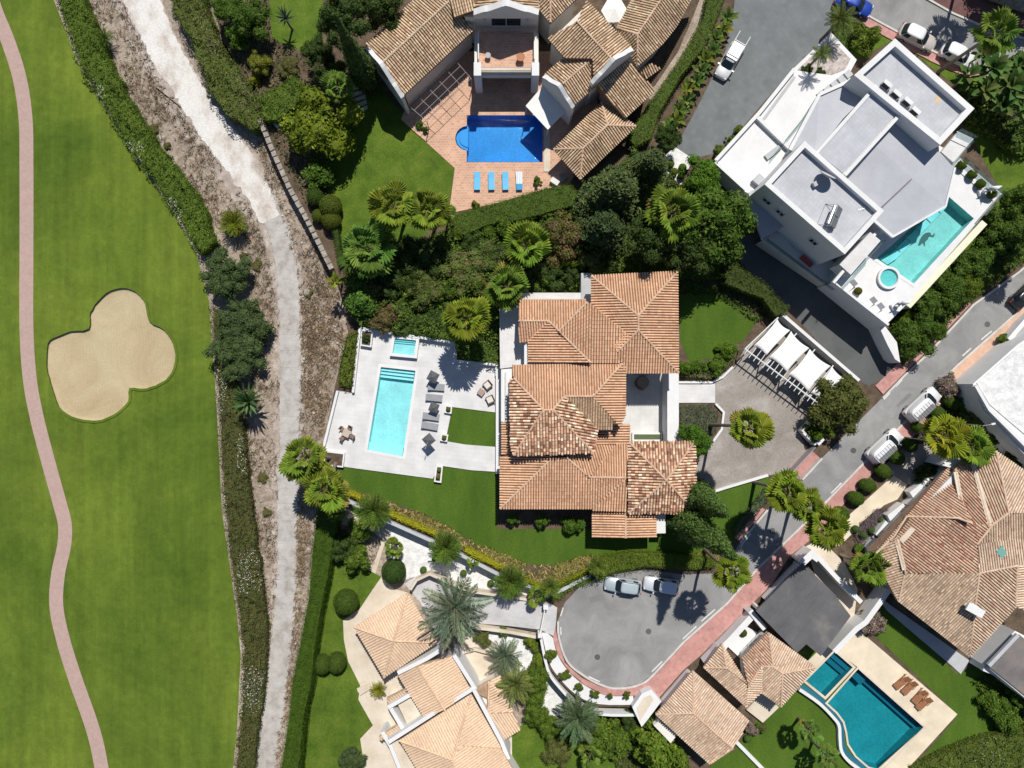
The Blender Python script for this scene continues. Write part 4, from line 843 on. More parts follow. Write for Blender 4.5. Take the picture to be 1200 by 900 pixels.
tiled_roof(nh, [([(556, 12, 6.9), (532, 20, 6.3), (520, -30, 6.3), (556, -40, 7.4)],), ([(556, 8, 7.0), (556, -45, 7.0), (592, -45, 7.8), (592, 2, 7.8)],), ([(631, 10, 7.0), (631, -45, 7.0), (592, -45, 7.8), (592, 2, 7.8)],),
                ([(625, 2, 6.6), (645, 27, 6.6), (645, -20, 7.8), (620, -30, 7.4)],), ([(645, 27, 6.6), (678, -4, 6.6), (670, -30, 7.4), (645, -20, 7.8)],)], 'north', seed=12, extra=[((645, 26, 6.7), (645, -20, 7.8))])
prism('wall', [(545, 20), (556, 20), (556, -30), (524, -30)], 0, 6.0, M['cream'], nh)
wall_block(nh, [(628, 4), (645, 26), (678, -3), (680, -40), (625, -40)], 0, 6.2, M['cream'], 0.35)
# right-hand wings
wall_block(nh, [(642, 46), (687, 2), (740, 57), (722, 72), (697, 69), (664, 66)], 0, 5.7, M['cream'], 0.3)
tiled_roof(nh, [([(740, 56, 6.0), (687, 1, 6.0), (676, 25, 7.5), (717, 70, 7.5)],), ([(642, 45, 6.0), (662, 67, 6.3), (695, 68, 7.1), (696, 94, 6.2), (717, 70, 7.5), (676, 25, 7.5)], None, 3 - 3)], 'north', seed=13, extra=[((676, 25, 7.5), (717, 70, 7.5))])
curvy(nh, (693, 97), (741, 57), 6.3, 7.9, 0)
wall_block(nh, [(638, 88), (662, 67), (697, 68), (698, 100), (671, 125)], 0, 5.1, M['cream'], 0.35)
tiled_roof(nh, [([(638, 88, 5.2), (663, 66, 5.2), (695, 68, 6.5), (660, 98, 6.5)], None, 0), ([(671, 124, 5.2), (699, 100, 5.2), (695, 68, 6.5), (660, 98, 6.5)], None, 0)], 'north', seed=14)
curvy(nh, (637, 89), (672, 126), 5.3, 6.9, 0)
wall_block(nh, [(733, 137), (767, 106), (735, 72), (700, 100)], 0, 3.7, M['cream'], 0.4)
tiled_roof(nh, [([(733, 138, 3.8), (768, 106, 3.8), (735, 71, 5.2), (700, 100, 5.2)],)], 'north', seed=15)
wall_block(nh, [(649, 175), (705, 121), (744, 148), (680, 209)], 0, 2.9, M['cream'], 0.9, name='pavilion_wall')
tiled_roof(nh, [([(649, 175, 3.0), (705, 120, 3.0), (712, 147, 4.5), (683, 174, 4.5)],), ([(705, 120, 3.0), (745, 148, 3.0), (712, 147, 4.5)],), ([(745, 148, 3.0), (680, 210, 3.0), (683, 174, 4.5), (712, 147, 4.5)],), ([(680, 210, 3.0), (649, 175, 3.0), (683, 174, 4.5)],)], 'north', seed=16)
wall_block(nh, [(723, 33), (747, 77), (777, 50), (793, 30), (815, -20), (745, -30)], 0, 4.3, M['cream'], 0.45)
tiled_roof(nh, [([(762, -40, 4.5), (723, 33, 4.5), (747, 40, 6.3), (795, -30, 6.3)],), ([(723, 33, 4.5), (747, 78, 4.5), (747, 40, 6.3)],), ([(747, 78, 4.5), (777, 50, 4.5), (793, 30, 4.5), (825, -30, 4.5), (795, -30, 6.3), (747, 40, 6.3)], None, 1)], 'north', seed=17)
tiled_roof(nh, [([(757, 92, 2.8), (774, 80, 2.8), (762, 74, 3.6), (748, 82, 3.6)],)], 'north', seed=18)
for a, b in (((487, 118), (497, 108)), ((504, 100), (513, 92)), ((523, 84), (530, 77))):
    p, q = P(*a, 0), P(*b, 0); off = Vector((0.35, 0.0, 0)); 
wq = inset(PW([(431, 53), (472, 111), (556, 33), (514, -26)], 4.6), 0.35)
for i in range(4):
    a, b = wq[i], wq[(i + 1) % 4]
    if (a.y + b.y) / 2 < 36 and abs(b.x - a.x) > 6:
        for u0, u1, z0 in ((0.16, 0.26, 0.2), (0.44, 0.56, 0.2), (0.72, 0.86, 0.2)):
            opening(nh, a + (b - a) * u0, a + (b - a) * u1, z0, 2.4)
sail = thing('shade_sail', P(641, 125), 'white fabric awning stretched over the right corner of the deep blue pool', 'awning')
MB().poly([P(616, 124, 2.9), P(642, 152, 2.7), P(667, 126, 2.9), P(639, 97, 3.3)], 0.04).world('canopy', M['canvas'], sail)
for c in ((617, 124, 2.8), (642, 151, 2.6)): p = P(*c); MB().tube([(p.x, p.y, 0.05), tuple(p)], 0.05).world('post', M['white'], sail)
pg = thing('pergola', P(505, 110), 'thin metal grid pergola over the brick patio by the left wing', 'pergola')
q = [(482, 122), (515, 66 + 6), (553, 92), (517, 132 - 2)]; q = [(478, 123), (533, 70), (552, 92), (500, 142)]
for k in range(6):
    a, b = lerp(q[0], q[1], k / 5), lerp(q[3], q[2], k / 5); MB().tube([P(*a, 2.6), P(*b, 2.5)], 0.03, 5).world('bar', M['iron'], pg)
for k in range(4):
    a, b = lerp(q[0], q[3], k / 3), lerp(q[1], q[2], k / 3); MB().tube([P(*a, 2.56), P(*b, 2.56)], 0.028, 5).world('bar', M['iron'], pg)
for c in (q[2], q[3]): p = P(*c, 2.5); MB().tube([(p.x, p.y, 0.05), tuple(p)], 0.05).world('post', M['iron'], pg)

# ------------------------------------------------------------------ southern (peach tiled) house
sh = thing('peach_tiled_house', P(510, 820, LOW), 'house with smooth peach tile roofs and white wall bands at the bottom edge', 'house')
wall_block(sh, [(415, 735), (478, 695), (512, 753), (450, 794)], LOW, 1.5, M['cream'], 0.7)
tiled_roof(sh, [([(415, 735, 1.6), (478, 695, 1.6), (461, 751, 3.2)],), ([(478, 695, 1.6), (512, 753, 1.6), (461, 751, 3.2)],), ([(512, 753, 1.6), (450, 794, 1.6), (461, 751, 3.2)],), ([(450, 794, 1.6), (415, 735, 1.6), (461, 751, 3.2)],)], 'peach', seed=21, pitch=0.30, cap=(0.66, 0.46, 0.31), tile_lift=0.0)
wall_block(sh, [(467, 792), (530, 769), (551, 808), (498, 842)], LOW, 1.6, M['cream'], 0.3)
tiled_roof(sh, [([(498, 842, 1.7), (467, 792, 1.7), (490, 782, 2.7), (521, 832, 2.7)],), ([(530, 769, 1.7), (551, 808, 1.7), (521, 832, 2.7), (490, 782, 2.7)],)], 'peach', seed=22, pitch=0.30, cap=(0.66, 0.46, 0.31), tile_lift=0.0)
wall_block(sh, [(468, 868), (552, 814), (588, 877), (620, 930), (500, 930)], LOW, 2.2, M['cream'], 0.4)
tiled_roof(sh, [([(468, 868, 2.3), (552, 814, 2.3), (530, 890, 4.6)],), ([(552, 814, 2.3), (587, 876, 2.3), (540, 874, 4.05), (530, 890, 4.6)],), ([(587, 878, 2.9), (620, 936, 2.9), (545, 936, 4.6), (530, 890, 4.6), (540, 875, 4.2)],), ([(510, 936, 2.3), (468, 868, 2.3), (530, 890, 4.6), (545, 936, 4.6)],)], 'peach', seed=23, pitch=0.30, cap=(0.66, 0.46, 0.31), tile_lift=0.0)
wall_block(sh, [(555, 810), (585, 792), (609, 855), (588, 869)], LOW, 1.3, M['cream'], 0.3)
tiled_roof(sh, [([(586, 792, 1.4), (601, 834, 1.4), (572, 836, 2.3), (573, 800, 2.1), (556, 810, 2.3)], None, 0), ([(601, 836, 1.7), (610, 855, 1.3), (587, 869, 1.3), (574, 837, 2.3)], None, 1)], 'peach', seed=24, pitch=0.30, cap=(0.66, 0.46, 0.31), tile_lift=0.0, extra=[((573, 800, 2.15), (572, 836, 2.35))])
for pts, z, h in (([(466, 789), (500, 772), (516, 762)], LOW, 3.6), ([(455, 870), (505, 838), (556, 806), (532, 768)], LOW, 3.7), ([(555, 808), (588, 870), (596, 890)], LOW, 3.9), ([(455, 829), (483, 813)], LOW, 3.1), ([(448, 858), (458, 875), (470, 905)], LOW, 2.7), ([(457, 829), (474, 857)], LOW, 2.9)):
    sweep('parapet', [Vector((p.x, p.y, z)) for p in PW(pts, z + h)], 0.45, h, M['white'], sh)
prism('roof_terrace', [(466, 825), (482, 815), (497, 842), (480, 855)], LOW, 0.7, M['limestone'], sh)
prism('low_roof', [(456, 870), (466, 868), (490, 905), (476, 915)], LOW, 0.9, M['limestone'], sh)
tiled_roof(sh, [([(455, 824, 0.8), (474, 812, 0.8), (476, 808, 1.2), (453, 819, 1.2)],)], 'peach', seed=25, pitch=0.3)
tiled_roof(sh, [([(446, 868, 0.8), (472, 852, 0.8), (470, 848, 1.2), (444, 864, 1.2)],)], 'peach', seed=26, pitch=0.3)
row_windows(sh, [(415, 735), (478, 695), (512, 753), (450, 794)], 1.5, 0.7, None, LOW, 1.3, gap=3.0)
for k in range(2): prism('step', [(394 + 24 + k * 2, 807 + k * 3), (433, 801 + k * 3), (435, 804 + k * 3), (420 + k * 2, 812 + k * 3)], LOW, LOW + 0.2 + 0.1 * k, M['limestone'], sh)

# ------------------------------------------------------------------ eastern house
eh = thing('mottled_tile_house', P(1120, 640), 'large house with mottled tan and red tile roofs at the right edge', 'house')
wall_block(eh, [(1022, 647), (1115, 549), (1137, 536), (1167, 528), (1206, 556), (1206, 705), (1190, 712), (1137, 770), (1052, 704)], 0, 4.1, M['white'], 0.6)
E = 4.2
tiled_roof(eh, [([(1022, 647, E), (1117, 549, E), (1132, 611, 5.6), (1119, 606, 5.6), (1068, 607, 5.6), (1050, 629, 5.4)], 'eastred'), ([(1119, 549, E), (1136, 535, E), (1160, 617, 5.8), (1132, 611, 5.6)], 'eastred'), ([(1138, 537, E), (1167, 528, E), (1182, 601, 5.8), (1160, 617, 5.8)], 'east'),
                ([(1167, 528, E), (1215, 562, E), (1215, 600, 5.6), (1182, 601, 5.8)], 'gate'), ([(1060, 671, 5.6), (1050, 629, 5.4), (1068, 607, 5.6), (1119, 606, 5.6), (1132, 611, 5.6), (1160, 617, 5.8), (1147, 637, 6.3), (1146, 672, 6.3)], 'eastred', 1),
                ([(1052, 704, E), (1022, 647, E), (1050, 629, 5.4), (1061, 672, 5.6)], 'east'), ([(1137, 770, E), (1052, 704, E), (1061, 672, 5.6), (1146, 672, 6.3)], 'eastgrey'), ([(1190, 711, 4.9), (1137, 770, E), (1146, 672, 6.3), (1192, 663, 6.0)], 'east', 0),
                ([(1216, 628, 5.3), (1216, 665, 5.3), (1192, 663, 6.0), (1146, 672, 6.3), (1147, 638, 6.3)], 'gate', 4), ([(1182, 601, 5.8), (1216, 600, 5.5), (1216, 628, 5.3), (1147, 637, 6.3), (1160, 617, 5.8)], 'east', 0), ([(1215, 663, 5.3), (1215, 720, 4.6), (1190, 711, 4.9), (1192, 663, 6.0)], 'gate')],
           'east', seed=31, cap=(0.57, 0.43, 0.32), extra=[((1119, 550, 4.3), (1132, 611, 5.65)), ((1137, 537, 4.3), (1160, 617, 5.85)), ((1050, 629, 5.45), (1061, 672, 5.65)), ((1167, 528, 4.3), (1182, 601, 5.85))])
for a, b in (((1120, 553, 4.45), (1130, 607, 5.25)), ((1140, 542, 4.45), (1160, 613, 5.4)), ((1051, 633, 5.15), (1060, 668, 5.3))):
    p, q = P(*a), P(*b); d = (q - p).normalized(); s = d.cross(Vector((0, 0, 1))).normalized() * 0.24
    MB().poly([p - s, q - s, q + s, p + s], 0.12).world('hip_band', M['limestone'], eh)
MB().poly([P(1054, 632, 5.2), P(1068, 617, 5.25), P(1072, 622, 5.3), P(1058, 637, 5.25)], 0.25).world('roof_cap', M['limestone'], eh)
sk = MB().poly([P(1168, 646, 5.65), P(1174, 640, 5.65), P(1180, 648, 5.6), P(1174, 655, 5.6)], 0.25).world('skylight', M['skylight'], eh)
ch = place('chimney', *(lambda b: (b.V, b.F))(MB().box(tuple(P(1135, 709, 5.0)), (0.8, 0.7, 1.9), rz=-0.5)), M['white'], eh)
MB().box(tuple(P(1143, 715, 6.1)), (2.0, 0.9, 0.16), rz=-0.5).world('chimney_cap', M['white'], ch)
row_windows(eh, [(1022, 647), (1115, 549), (1137, 536), (1167, 528), (1206, 556), (1206, 705), (1190, 712), (1137, 770), (1052, 704)], 4.1, 0.6, None, 0, 1.5, gap=3.4)
for q4 in ([(1104, 545), (1112, 535), (1129, 538), (1119, 550)], [(1143, 537), (1150, 531), (1160, 534), (1150, 542)]): prism('porch_block', q4, 0, 3.6, M['white'], eh)
for q4 in ([(1066, 577), (1088, 560), (1092, 566), (1072, 586)], [(1040, 604), (1058, 590), (1064, 596), (1044, 612)], [(1026, 626), (1038, 610), (1043, 616), (1032, 634)]): prism('front_wall', q4, 0, 1.3, M['white'], eh)
ea = thing('flat_annex', P(1185, 770), 'flat roofed annex with stained dark roof and white frame right of the lawn', 'annex')
prism('wall', [(1160, 784), (1196, 745), (1240, 790), (1240, 850)], 0, 3.2, M['cream'], ea)
prism('roof', [(1160, 782), (1195, 744), (1240, 780), (1240, 846)], 3.2, 3.4, M['rust_roof'], ea)
sweep('edge_beam', PW([(1157, 779), (1191, 743)], 3.1), 0.4, 0.35, M['greywall'], ea)
for pts, h in (([(1136, 773), (1158, 782)], 2.6), ([(1138, 771), (1172, 734), (1192, 744)], 2.6)): sweep('frame_wall', PW(pts, 0.0), 0.6, h, M['white'], ea)
prism('well_floor', [(1140, 771), (1173, 737), (1192, 745), (1160, 781)], 0, 0.2, M['plum'], ea)
sweep('bench', PW([(1154, 768), (1178, 745)], 0.2), 0.6, 0.45, M['limestone'], ea)

# ------------------------------------------------------------------ south-eastern gatehouse
gh = thing('gatehouse', P(860, 810), 'low cream tiled house with three hipped roofs between turning circle and teal pool', 'house')
wall_block(gh, [(769, 837), (812, 786), (879, 846), (832, 896)], 0, 2.9, M['white'], 0.6)
tiled_roof(gh, [([(769, 837, 3.0), (812, 786, 3.0), (812, 836, 4.3)],), ([(812, 786, 3.0), (879, 846, 3.0), (858, 876, 3.4), (812, 836, 4.3)],), ([(832, 896, 3.0), (769, 837, 3.0), (812, 836, 4.3), (858, 876, 3.4)], 'east'), ([(858, 876, 3.4), (848, 880, 3.0), (832, 896, 3.0)], 'east')], 'gate', seed=41, pitch=0.27, length=0.36)
wall_block(gh, [(825, 782), (846, 755), (876, 800), (875, 829)], 0, 2.9, M['white'], 0.4)
tiled_roof(gh, [([(825, 782, 3.0), (846, 755, 3.0), (851, 783, 3.9)], 'east'), ([(846, 755, 3.0), (875, 801, 3.4), (851, 783, 3.9)], 'east', 0), ([(875, 829, 3.0), (825, 782, 3.0), (851, 783, 3.9), (875, 803, 3.6)], 'east')], 'gate', seed=42, pitch=0.27, length=0.36)
wall_block(gh, [(870, 771), (900, 741), (956, 782), (915, 828), (892, 811), (875, 828)], 0, 2.9, M['white'], 0.5)
tiled_roof(gh, [([(870, 771, 3.0), (900, 741, 3.0), (906, 781, 4.2), (893, 782, 4.2), (876, 803, 3.3)], 'eastred'), ([(900, 741, 3.0), (956, 782, 3.0), (917, 789, 4.1), (906, 781, 4.2)],), ([(956, 782, 3.0), (915, 828, 3.0), (917, 789, 4.1)],), ([(892, 811, 3.0), (915, 828, 3.0), (917, 789, 4.1), (906, 781, 4.2), (893, 782, 4.2)], 'east'), ([(875, 829, 3.0), (876, 803, 3.3), (893, 782, 4.2), (892, 811, 3.2)],)], 'gate', seed=43, pitch=0.27, length=0.36)
prism('terrace_slab', [(875, 832), (893, 812), (913, 829), (894, 847)], 0, 0.4, M['limestone'], gh)
prism('side_slab', [(766, 850), (773, 845), (793, 862), (786, 871)], 0, 2.2, M['cream'], gh)
prism('front_court', [(850, 755), (872, 733), (887, 741), (868, 772)], 0, 0.3, M['white'], gh)
row_windows(gh, [(870, 771), (900, 741), (956, 782), (915, 828)], 2.9, 0.5, None, 0, 1.3, gap=3.0)
gr = thing('grey_carport', P(940, 715), 'wide dark grey felt roof over a carport beside the teal plunge pool', 'carport')
prism('roof', [(886, 716), (941, 660), (976, 694), (997, 722), (962, 769), (945, 755), (934, 765)], 2.75, 3.0, M['metal_roof'], gr)
for c in ((892, 716), (942, 666), (985, 716), (936, 758)): p = P(*c, 2.7); MB().box((p.x, p.y, 1.38), (0.35, 0.35, 2.75)).world('post', M['white'], gr)
for k in range(1, 6):
    a, b = lerp((886, 716), (934, 765), k / 6), lerp((941, 660), (980, 705), k / 6); sweep('seam', PW([a, b], 3.0), 0.08, 0.03, M['metal_roof'], gr)
wl2 = wall('white_wall', [(968, 756), (993, 730), (1004, 722), (1020, 700), (1030, 686)], 0.6, 0.0, 2.2, M['white'], 'white wall stepping up between grey carport roof and flowering shrub')
wall('white_wall', [(950, 648), (972, 672), (1000, 700)], 0.5, 0.0, 2.0, M['white'], 'white wall along the entrance court beside the leaning palms')
wall('white_wall', [(930, 655), (942, 644), (950, 650)], 0.8, 0.0, 2.3, M['white'], 'white gate pier wall at the top corner of the grey carport')
wall('white_wall', [(873, 710), (882, 721), (890, 731)], 0.6, 0.0, 1.9, M['white'], 'short white return wall with a lamp beside the pink pavement')
wall('pool_wall', [(903, 862), (870, 865), (905, 900)], 0.4, 0.0, 0.3, M['white'], 'low white wall crossing the lawn below the gatehouse') if False else None
wall('garden_kerb', [(862, 868), (905, 912)], 0.4, 0.0, 0.35, M['white'], 'white kerb between the putting green and the stepped lawn')

# ------------------------------------------------------------------ far right white roofed building
fr = thing('white_roofed_building', P(1200, 450), 'building with plain white flat roof cut by the right edge', 'house')
prism('wall', [(1140, 450), (1192, 404), (1300, 330), (1300, 620), (1200, 532), (1150, 478)], 0, 4.2, M['white'], fr)
prism('roof', [(1145, 449), (1193, 407), (1300, 334), (1300, 600), (1200, 508), (1160, 474)], 4.2, 4.32, M['wgravel'], fr)
sweep('parapet', [Vector((p.x, p.y, 4.2)) for p in PW([(1140, 452), (1156, 480), (1200, 524), (1300, 610)], 4.2)], 0.35, 0.6, M['white'], fr)
wall('street_wall', [(1172, 399), (1190, 378), (1215, 355), (1260, 315)], 0.5, 0.0, 1.6, M['white'], 'white street wall with planter above the salmon pavement')
prism('stair', [(1150, 447), (1178, 418), (1186, 424), (1160, 450)], 0.13, 0.5, M['plum'], fr)
# ------------------------------------------------------------------ white modern house
wh = thing('white_modern_house', P(1010, 180), 'white modern house with stacked pale grey flat and folded roofs', 'house')
def flat_block(px, z0, zf, zp, floor_mat, th=0.45, wall_mat=None):
    o = PW(px, zp)
    b = prism_w('storey', [Vector((p.x, p.y, zf)) for p in o], z0, wall_mat or M['white'], wh)
    prism_w('parapet', o, zf, M['white'], wh, holes=[inset(o, th)])
    r = prism_w('roof_floor', [Vector((p.x, p.y, zf + 0.05)) for p in inset(o, th + 0.01)], zf + 0.004, floor_mat, wh)
    return r
def facets(faces, mat, z0, fascia=0.25):
    for f in faces:
        p = [P(*q) for q in f]; nn = Vector((0, 0, 0))
        for i in range(len(p)): nn += p[i].cross(p[(i + 1) % len(p)])
        if nn.z < 0: p.reverse()
        MB().poly(p, fascia).world('roof_plane', mat, wh)
ZT = 3.2
# lower storey and west terraces
prism('terrace_block', [(836, 190), (888, 133), (930, 82), (1001, 92), (1022, 103), (990, 250), (905, 245), (872, 224)], 0, ZT, M['white'], wh)
for pts in ([(837, 190), (889, 133), (929, 83)], [(837, 191), (872, 223)], [(886, 139), (926, 178)]): sweep('parapet', PW(pts, ZT), 0.4, 0.55, M['white'], wh)
sweep('step_edge', PW([(893, 142), (931, 90)], ZT), 0.3, 0.12, M['greywall'], wh)
sweep('glass_rail', PW([(902, 187), (940, 140), (955, 116)], ZT), 0.05, 0.95, M['rail_glass'], wh)
prism('terrace_step', [(896, 182), (912, 170), (916, 174), (900, 187)], ZT, ZT + 0.3, M['greywall'], wh)
prism('stair_well', [(882, 211), (890, 203), (897, 209), (889, 217)], ZT, ZT + 0.7, M['greywall'], wh)
prism('planter_wall', [(928, 82), (974, 38), (1004, 70), (996, 85), (975, 95)], 0, 2.2, M['white'], wh)
sheet('planter_gravel', [(934, 82), (973, 45), (997, 69), (990, 82), (972, 89)], 2.22, M['pebble'], parent=wh, kind=None)
for k in range(5): prism('walkway_slab', [(957 + k * 8, 110 - k * 6), (963 + k * 8, 105 - k * 6), (968 + k * 8, 111 - k * 6), (962 + k * 8, 116 - k * 6)], 2.3, 2.6 + ZT - 2.4, M['greywall'], wh)
flat_block([(1049, 45), (1142, 127), (1102, 170), (1001, 88)], 0, 9.0, 9.8, M['roof_pav'], 0.6)
flat_block([(943, 165), (1036, 247), (990, 298), (896, 216)], 0, 8.8, 9.5, M['roof_pav'], 0.5)
prism('storey', [(1027, 100), (1058, 130), (988, 207), (955, 180)], 0, 9.0, M['white'], wh)
prism('roof_floor', [(1027, 103), (1054, 130), (988, 203), (959, 179)], 9.0, 9.12, M['roof_pav'], wh)
for pts in ([(1026, 101), (956, 180)], [(1057, 131), (989, 206)]): sweep('roof_edge', PW(pts, 9.0), 0.35, 0.28, M['white'], wh)
# folded roofs left and right of the spine
facets([[(960, 111, 7.0), (1003, 92, 7.0), (1026, 101, 7.6), (988, 139, 7.6)], [(925, 176, 6.6), (960, 111, 7.0), (988, 139, 7.6), (955, 181, 7.6)]], M['roof_pav2'], 0)
prism('storey', [(930, 174), (962, 115), (1003, 96), (1022, 104), (957, 180)], 0, 6.4, M['white'], wh)
for a, b in (((925, 176, 6.65), (960, 111, 7.05)), ((960, 111, 7.05), (1003, 92, 7.05))): sweep('roof_edge', [P(*a), P(*b)], 0.35, 0.2, M['white'], wh)
facets([[(1050, 143, 7.8), (1103, 180, 7.4), (1118, 197, 7.2), (1107, 242, 7.2), (1025, 170, 7.9)], [(1025, 170, 7.9), (1107, 242, 7.2), (1045, 278, 6.9), (990, 222, 7.3), (988, 207, 7.5)]], M['roof_pav2'], 0)
place('roof_seam', [P(1034, 241, 7.36) , P(1068, 209, 7.66), P(1069, 210, 7.66), P(1035, 242, 7.36)], [(0, 1, 2, 3)], M['grey_panel'], wh)
prism('storey', [(1040, 150), (1096, 178), (1110, 198), (1100, 238), (1045, 270), (992, 222)], 0, 6.7, M['white'], wh)
sweep('roof_edge', [P(1118, 197, 7.1), P(1107, 242, 7.1), P(1045, 278, 6.8)], 0.2, 0.22, M['white'], wh)
sweep('roof_edge', [P(1045, 278, 6.8), P(1022, 258, 7.0)], 0.3, 0.3, M['white'], wh)
# windows on the shaded south-west facade
fa = ccw(PW([(943, 165), (1036, 247), (990, 298), (896, 216)], 9.5)); a0, b0 = P(896, 216, 9.5), P(990, 298, 9.5)
for u, z in ((0.10, 6.4), (0.27, 6.4), (0.7, 6.4)): opening(wh, a0 + (b0 - a0) * u, a0 + (b0 - a0) * (u + 0.09), z, z + 0.9)
for u, z in ((0.14, 1.2), (0.38, 1.2), (0.66, 1.2)): opening(wh, a0 + (b0 - a0) * u, a0 + (b0 - a0) * (u + 0.12), z, z + 1.4)
canopy = prism('canopy_slab', [(877, 226), (882, 222), (924, 262), (893, 281), (886, 262)], 4.4, 4.7, M['roof_pav2'], wh)
prism('ledge', [(893, 282), (924, 262), (990, 318), (975, 337)], 0, 2.4, M['cream'], wh)
sweep('glass_rail', PW([(897, 281), (975, 340)], 2.4), 0.06, 0.8, M['rail_glass'], wh)
MB().box(tuple(P(945, 306, 2.6)), (1.6, 0.45, 0.35), rz=-0.72).world('red_bench', M['redpl'], wh)
# east balconies
prism('balcony', [(1103, 178), (1122, 155), (1141, 163), (1117, 190)], 4.0, 4.5, M['terrace'], wh)
sweep('glass_rail', PW([(1121, 154), (1140, 163), (1117, 191)], 4.5), 0.06, 0.95, M['rail_glass'], wh)
sweep('rail_top', PW([(1121, 154), (1140, 163), (1117, 191)], 5.45), 0.07, 0.05, M['steel'], wh)
# raised pool terrace
W_POOL = [(1111, 229), (1142, 256), (1071, 333), (1026, 303)]
TZ = 4.0
prism('pool_terrace', [(1100, 170), (1125, 185), (1174, 227), (1062, 357), (1037, 382), (975, 332), (990, 298), (1036, 250), (1105, 238)], 0, TZ, M['white'], wh, holes=[W_POOL])
prism('infinity_ledge', [(1151, 258), (1157, 263), (1067, 361), (1060, 356)], 0, 3.3, plain('cream stone ledge', (0.70, 0.68, 0.52)), wh)
prism('terrace_wall', [(1026, 374), (1037.5, 382.5), (1051, 401), (1055, 425), (1049, 421), (1040, 404)], 0, 2.6, M['white'], wh)
sweep('terrace_parapet', PW([(976, 333), (1037, 381.5)], TZ), 0.25, 0.85, M['white'], wh)
for pts, h in (([(1125, 187), (1172, 227)], 0.95), ([(1172, 228), (1150, 254)], 0.95)):
    sweep('glass_rail', PW(pts, TZ), 0.06, h, M['rail_glass'], wh); sweep('rail_top', PW(pts, TZ + h), 0.08, 0.05, M['steel'], wh)
for pts in ([(1000, 300), (1036, 262)], [(975, 332), (1000, 302)]): sweep('terrace_rail', PW(pts, TZ + 2.0), 0.3, 0.4, M['white'], wh)
prism('upper_balcony', [(984, 310), (1020, 272), (1032, 282), (997, 322)], TZ, TZ + 2.6, M['terrace'], wh)
sweep('glass_rail', PW([(997, 323), (1033, 283)], TZ + 2.6), 0.06, 0.9, M['rail_glass'], wh)
pl = pool('aqua pool with a dark dolphin on the terrace of the white modern house', W_POOL, TZ, 1.35, M['basin_sea'], M['water'], M['white'], 0.3,
     steps=[([(1111, 232), (1045, 296), (1030, 303), (1040, 310), (1051, 303), (1114, 238)], TZ - 0.95)], step_mat=M['wall_tile'])
for k in range(5):
    a, b = lerp((1100, 240), (1040, 295), k / 5 + 0.06), lerp((1106, 246), (1047, 303), k / 5 + 0.06); MB().tube([P(*a, TZ - 0.9), P(*b, TZ - 0.9)], 0.06, 5).world('step_nosing', M['greywall'], pl)
# dolphin laid in dark mosaic on the pool floor
DOL = smooth_px([(1071, 287), (1073, 280), (1076, 275), (1080, 272), (1085, 271.5), (1087, 275), (1090.5, 272), (1089, 277), (1084, 276.5), (1082, 280), (1079, 283), (1079, 288), (1076, 284), (1074, 286)], True, 3)
sheet('dolphin_mosaic', [(x + 5, y + 1) for x, y in DOL], TZ - 1.35 + 0.01, M['mosaic_dark'], parent=pl, kind=None)
ht = thing('hot_tub', P(1040, 326, TZ), 'round white rimmed hot tub beside the dolphin pool', 'hot tub')
MB().lathe([(1.25, 0), (1.25, 0.4), (1.0, 0.4), (0.95, 0.12), (0.3, 0.1)], n=28).build('shell', M['white'], ht, smooth=False)
MB().lathe([(0.97, 0.28), (0.965, 0.285)], n=28).build('water', M['water'], ht); MB().lathe([(0.93, 0.13), (0.92, 0.135)], n=28).build('floor', M['basin_sea'], ht)
def at_wh(px, py, z): return P(px, py, z)
# roof equipment
dish = thing('satellite_dish', P(955, 216, 8.85), 'tilted grey satellite dish on the roof terrace near the solar panel', 'satellite dish')
d = MB(); prof = [(0.05, 0.0), (0.4, 0.04), (0.75, 0.14), (0.95, 0.24)]; d.lathe(prof + [(0.93, 0.26), (0.74, 0.17), (0.4, 0.07), (0.05, 0.03)], n=24)
o = d.build('reflector', M['roof_pav2'], dish, smooth=True, loc=(0.8, 0.55, 0.9)); o.rotation_euler = (math.radians(-52), math.radians(38), 0)
MB().box((0, 0, 0.25), (0.7, 0.5, 0.5), rz=0.5).build('ballast', M['greywall'], dish); MB().tube([(0, 0, 0.4), (0.6, 0.4, 0.9)], 0.06).build('mast', M['iron'], dish)
sp = thing('solar_heater', P(972, 257, 8.85), 'solar water heater panel on a metal frame on the roof terrace', 'solar panel', rz=-0.38)
for k in (-1, 1):
    o = MB().box((0, 0, 0), (0.95, 1.05 * 1, 0.08)).build('collector', M['solar'], sp, loc=(0.35, k * 0.58 + 0.2, 0.75)); o.rotation_euler = (0, math.radians(38), 0)
fm = MB()
for y in (-0.95, 1.35): fm.tube([(-1.0, y, 0.03), (0.8, y, 0.05), (0.0, y, 1.05), (-1.0, y, 0.03)], 0.03, 5)
for x, z in ((-1.0, 0.05), (0.0, 1.05)): fm.tube([(x, -0.95, z), (x, 1.35, z)], 0.03, 5)
fm.build('frame', M['iron'], sp); MB().tube([(-0.25, -0.8, 0.85), (-0.25, 1.2, 0.85)], 0.2, 10).build('tank', M['steel'], sp)
ac = None
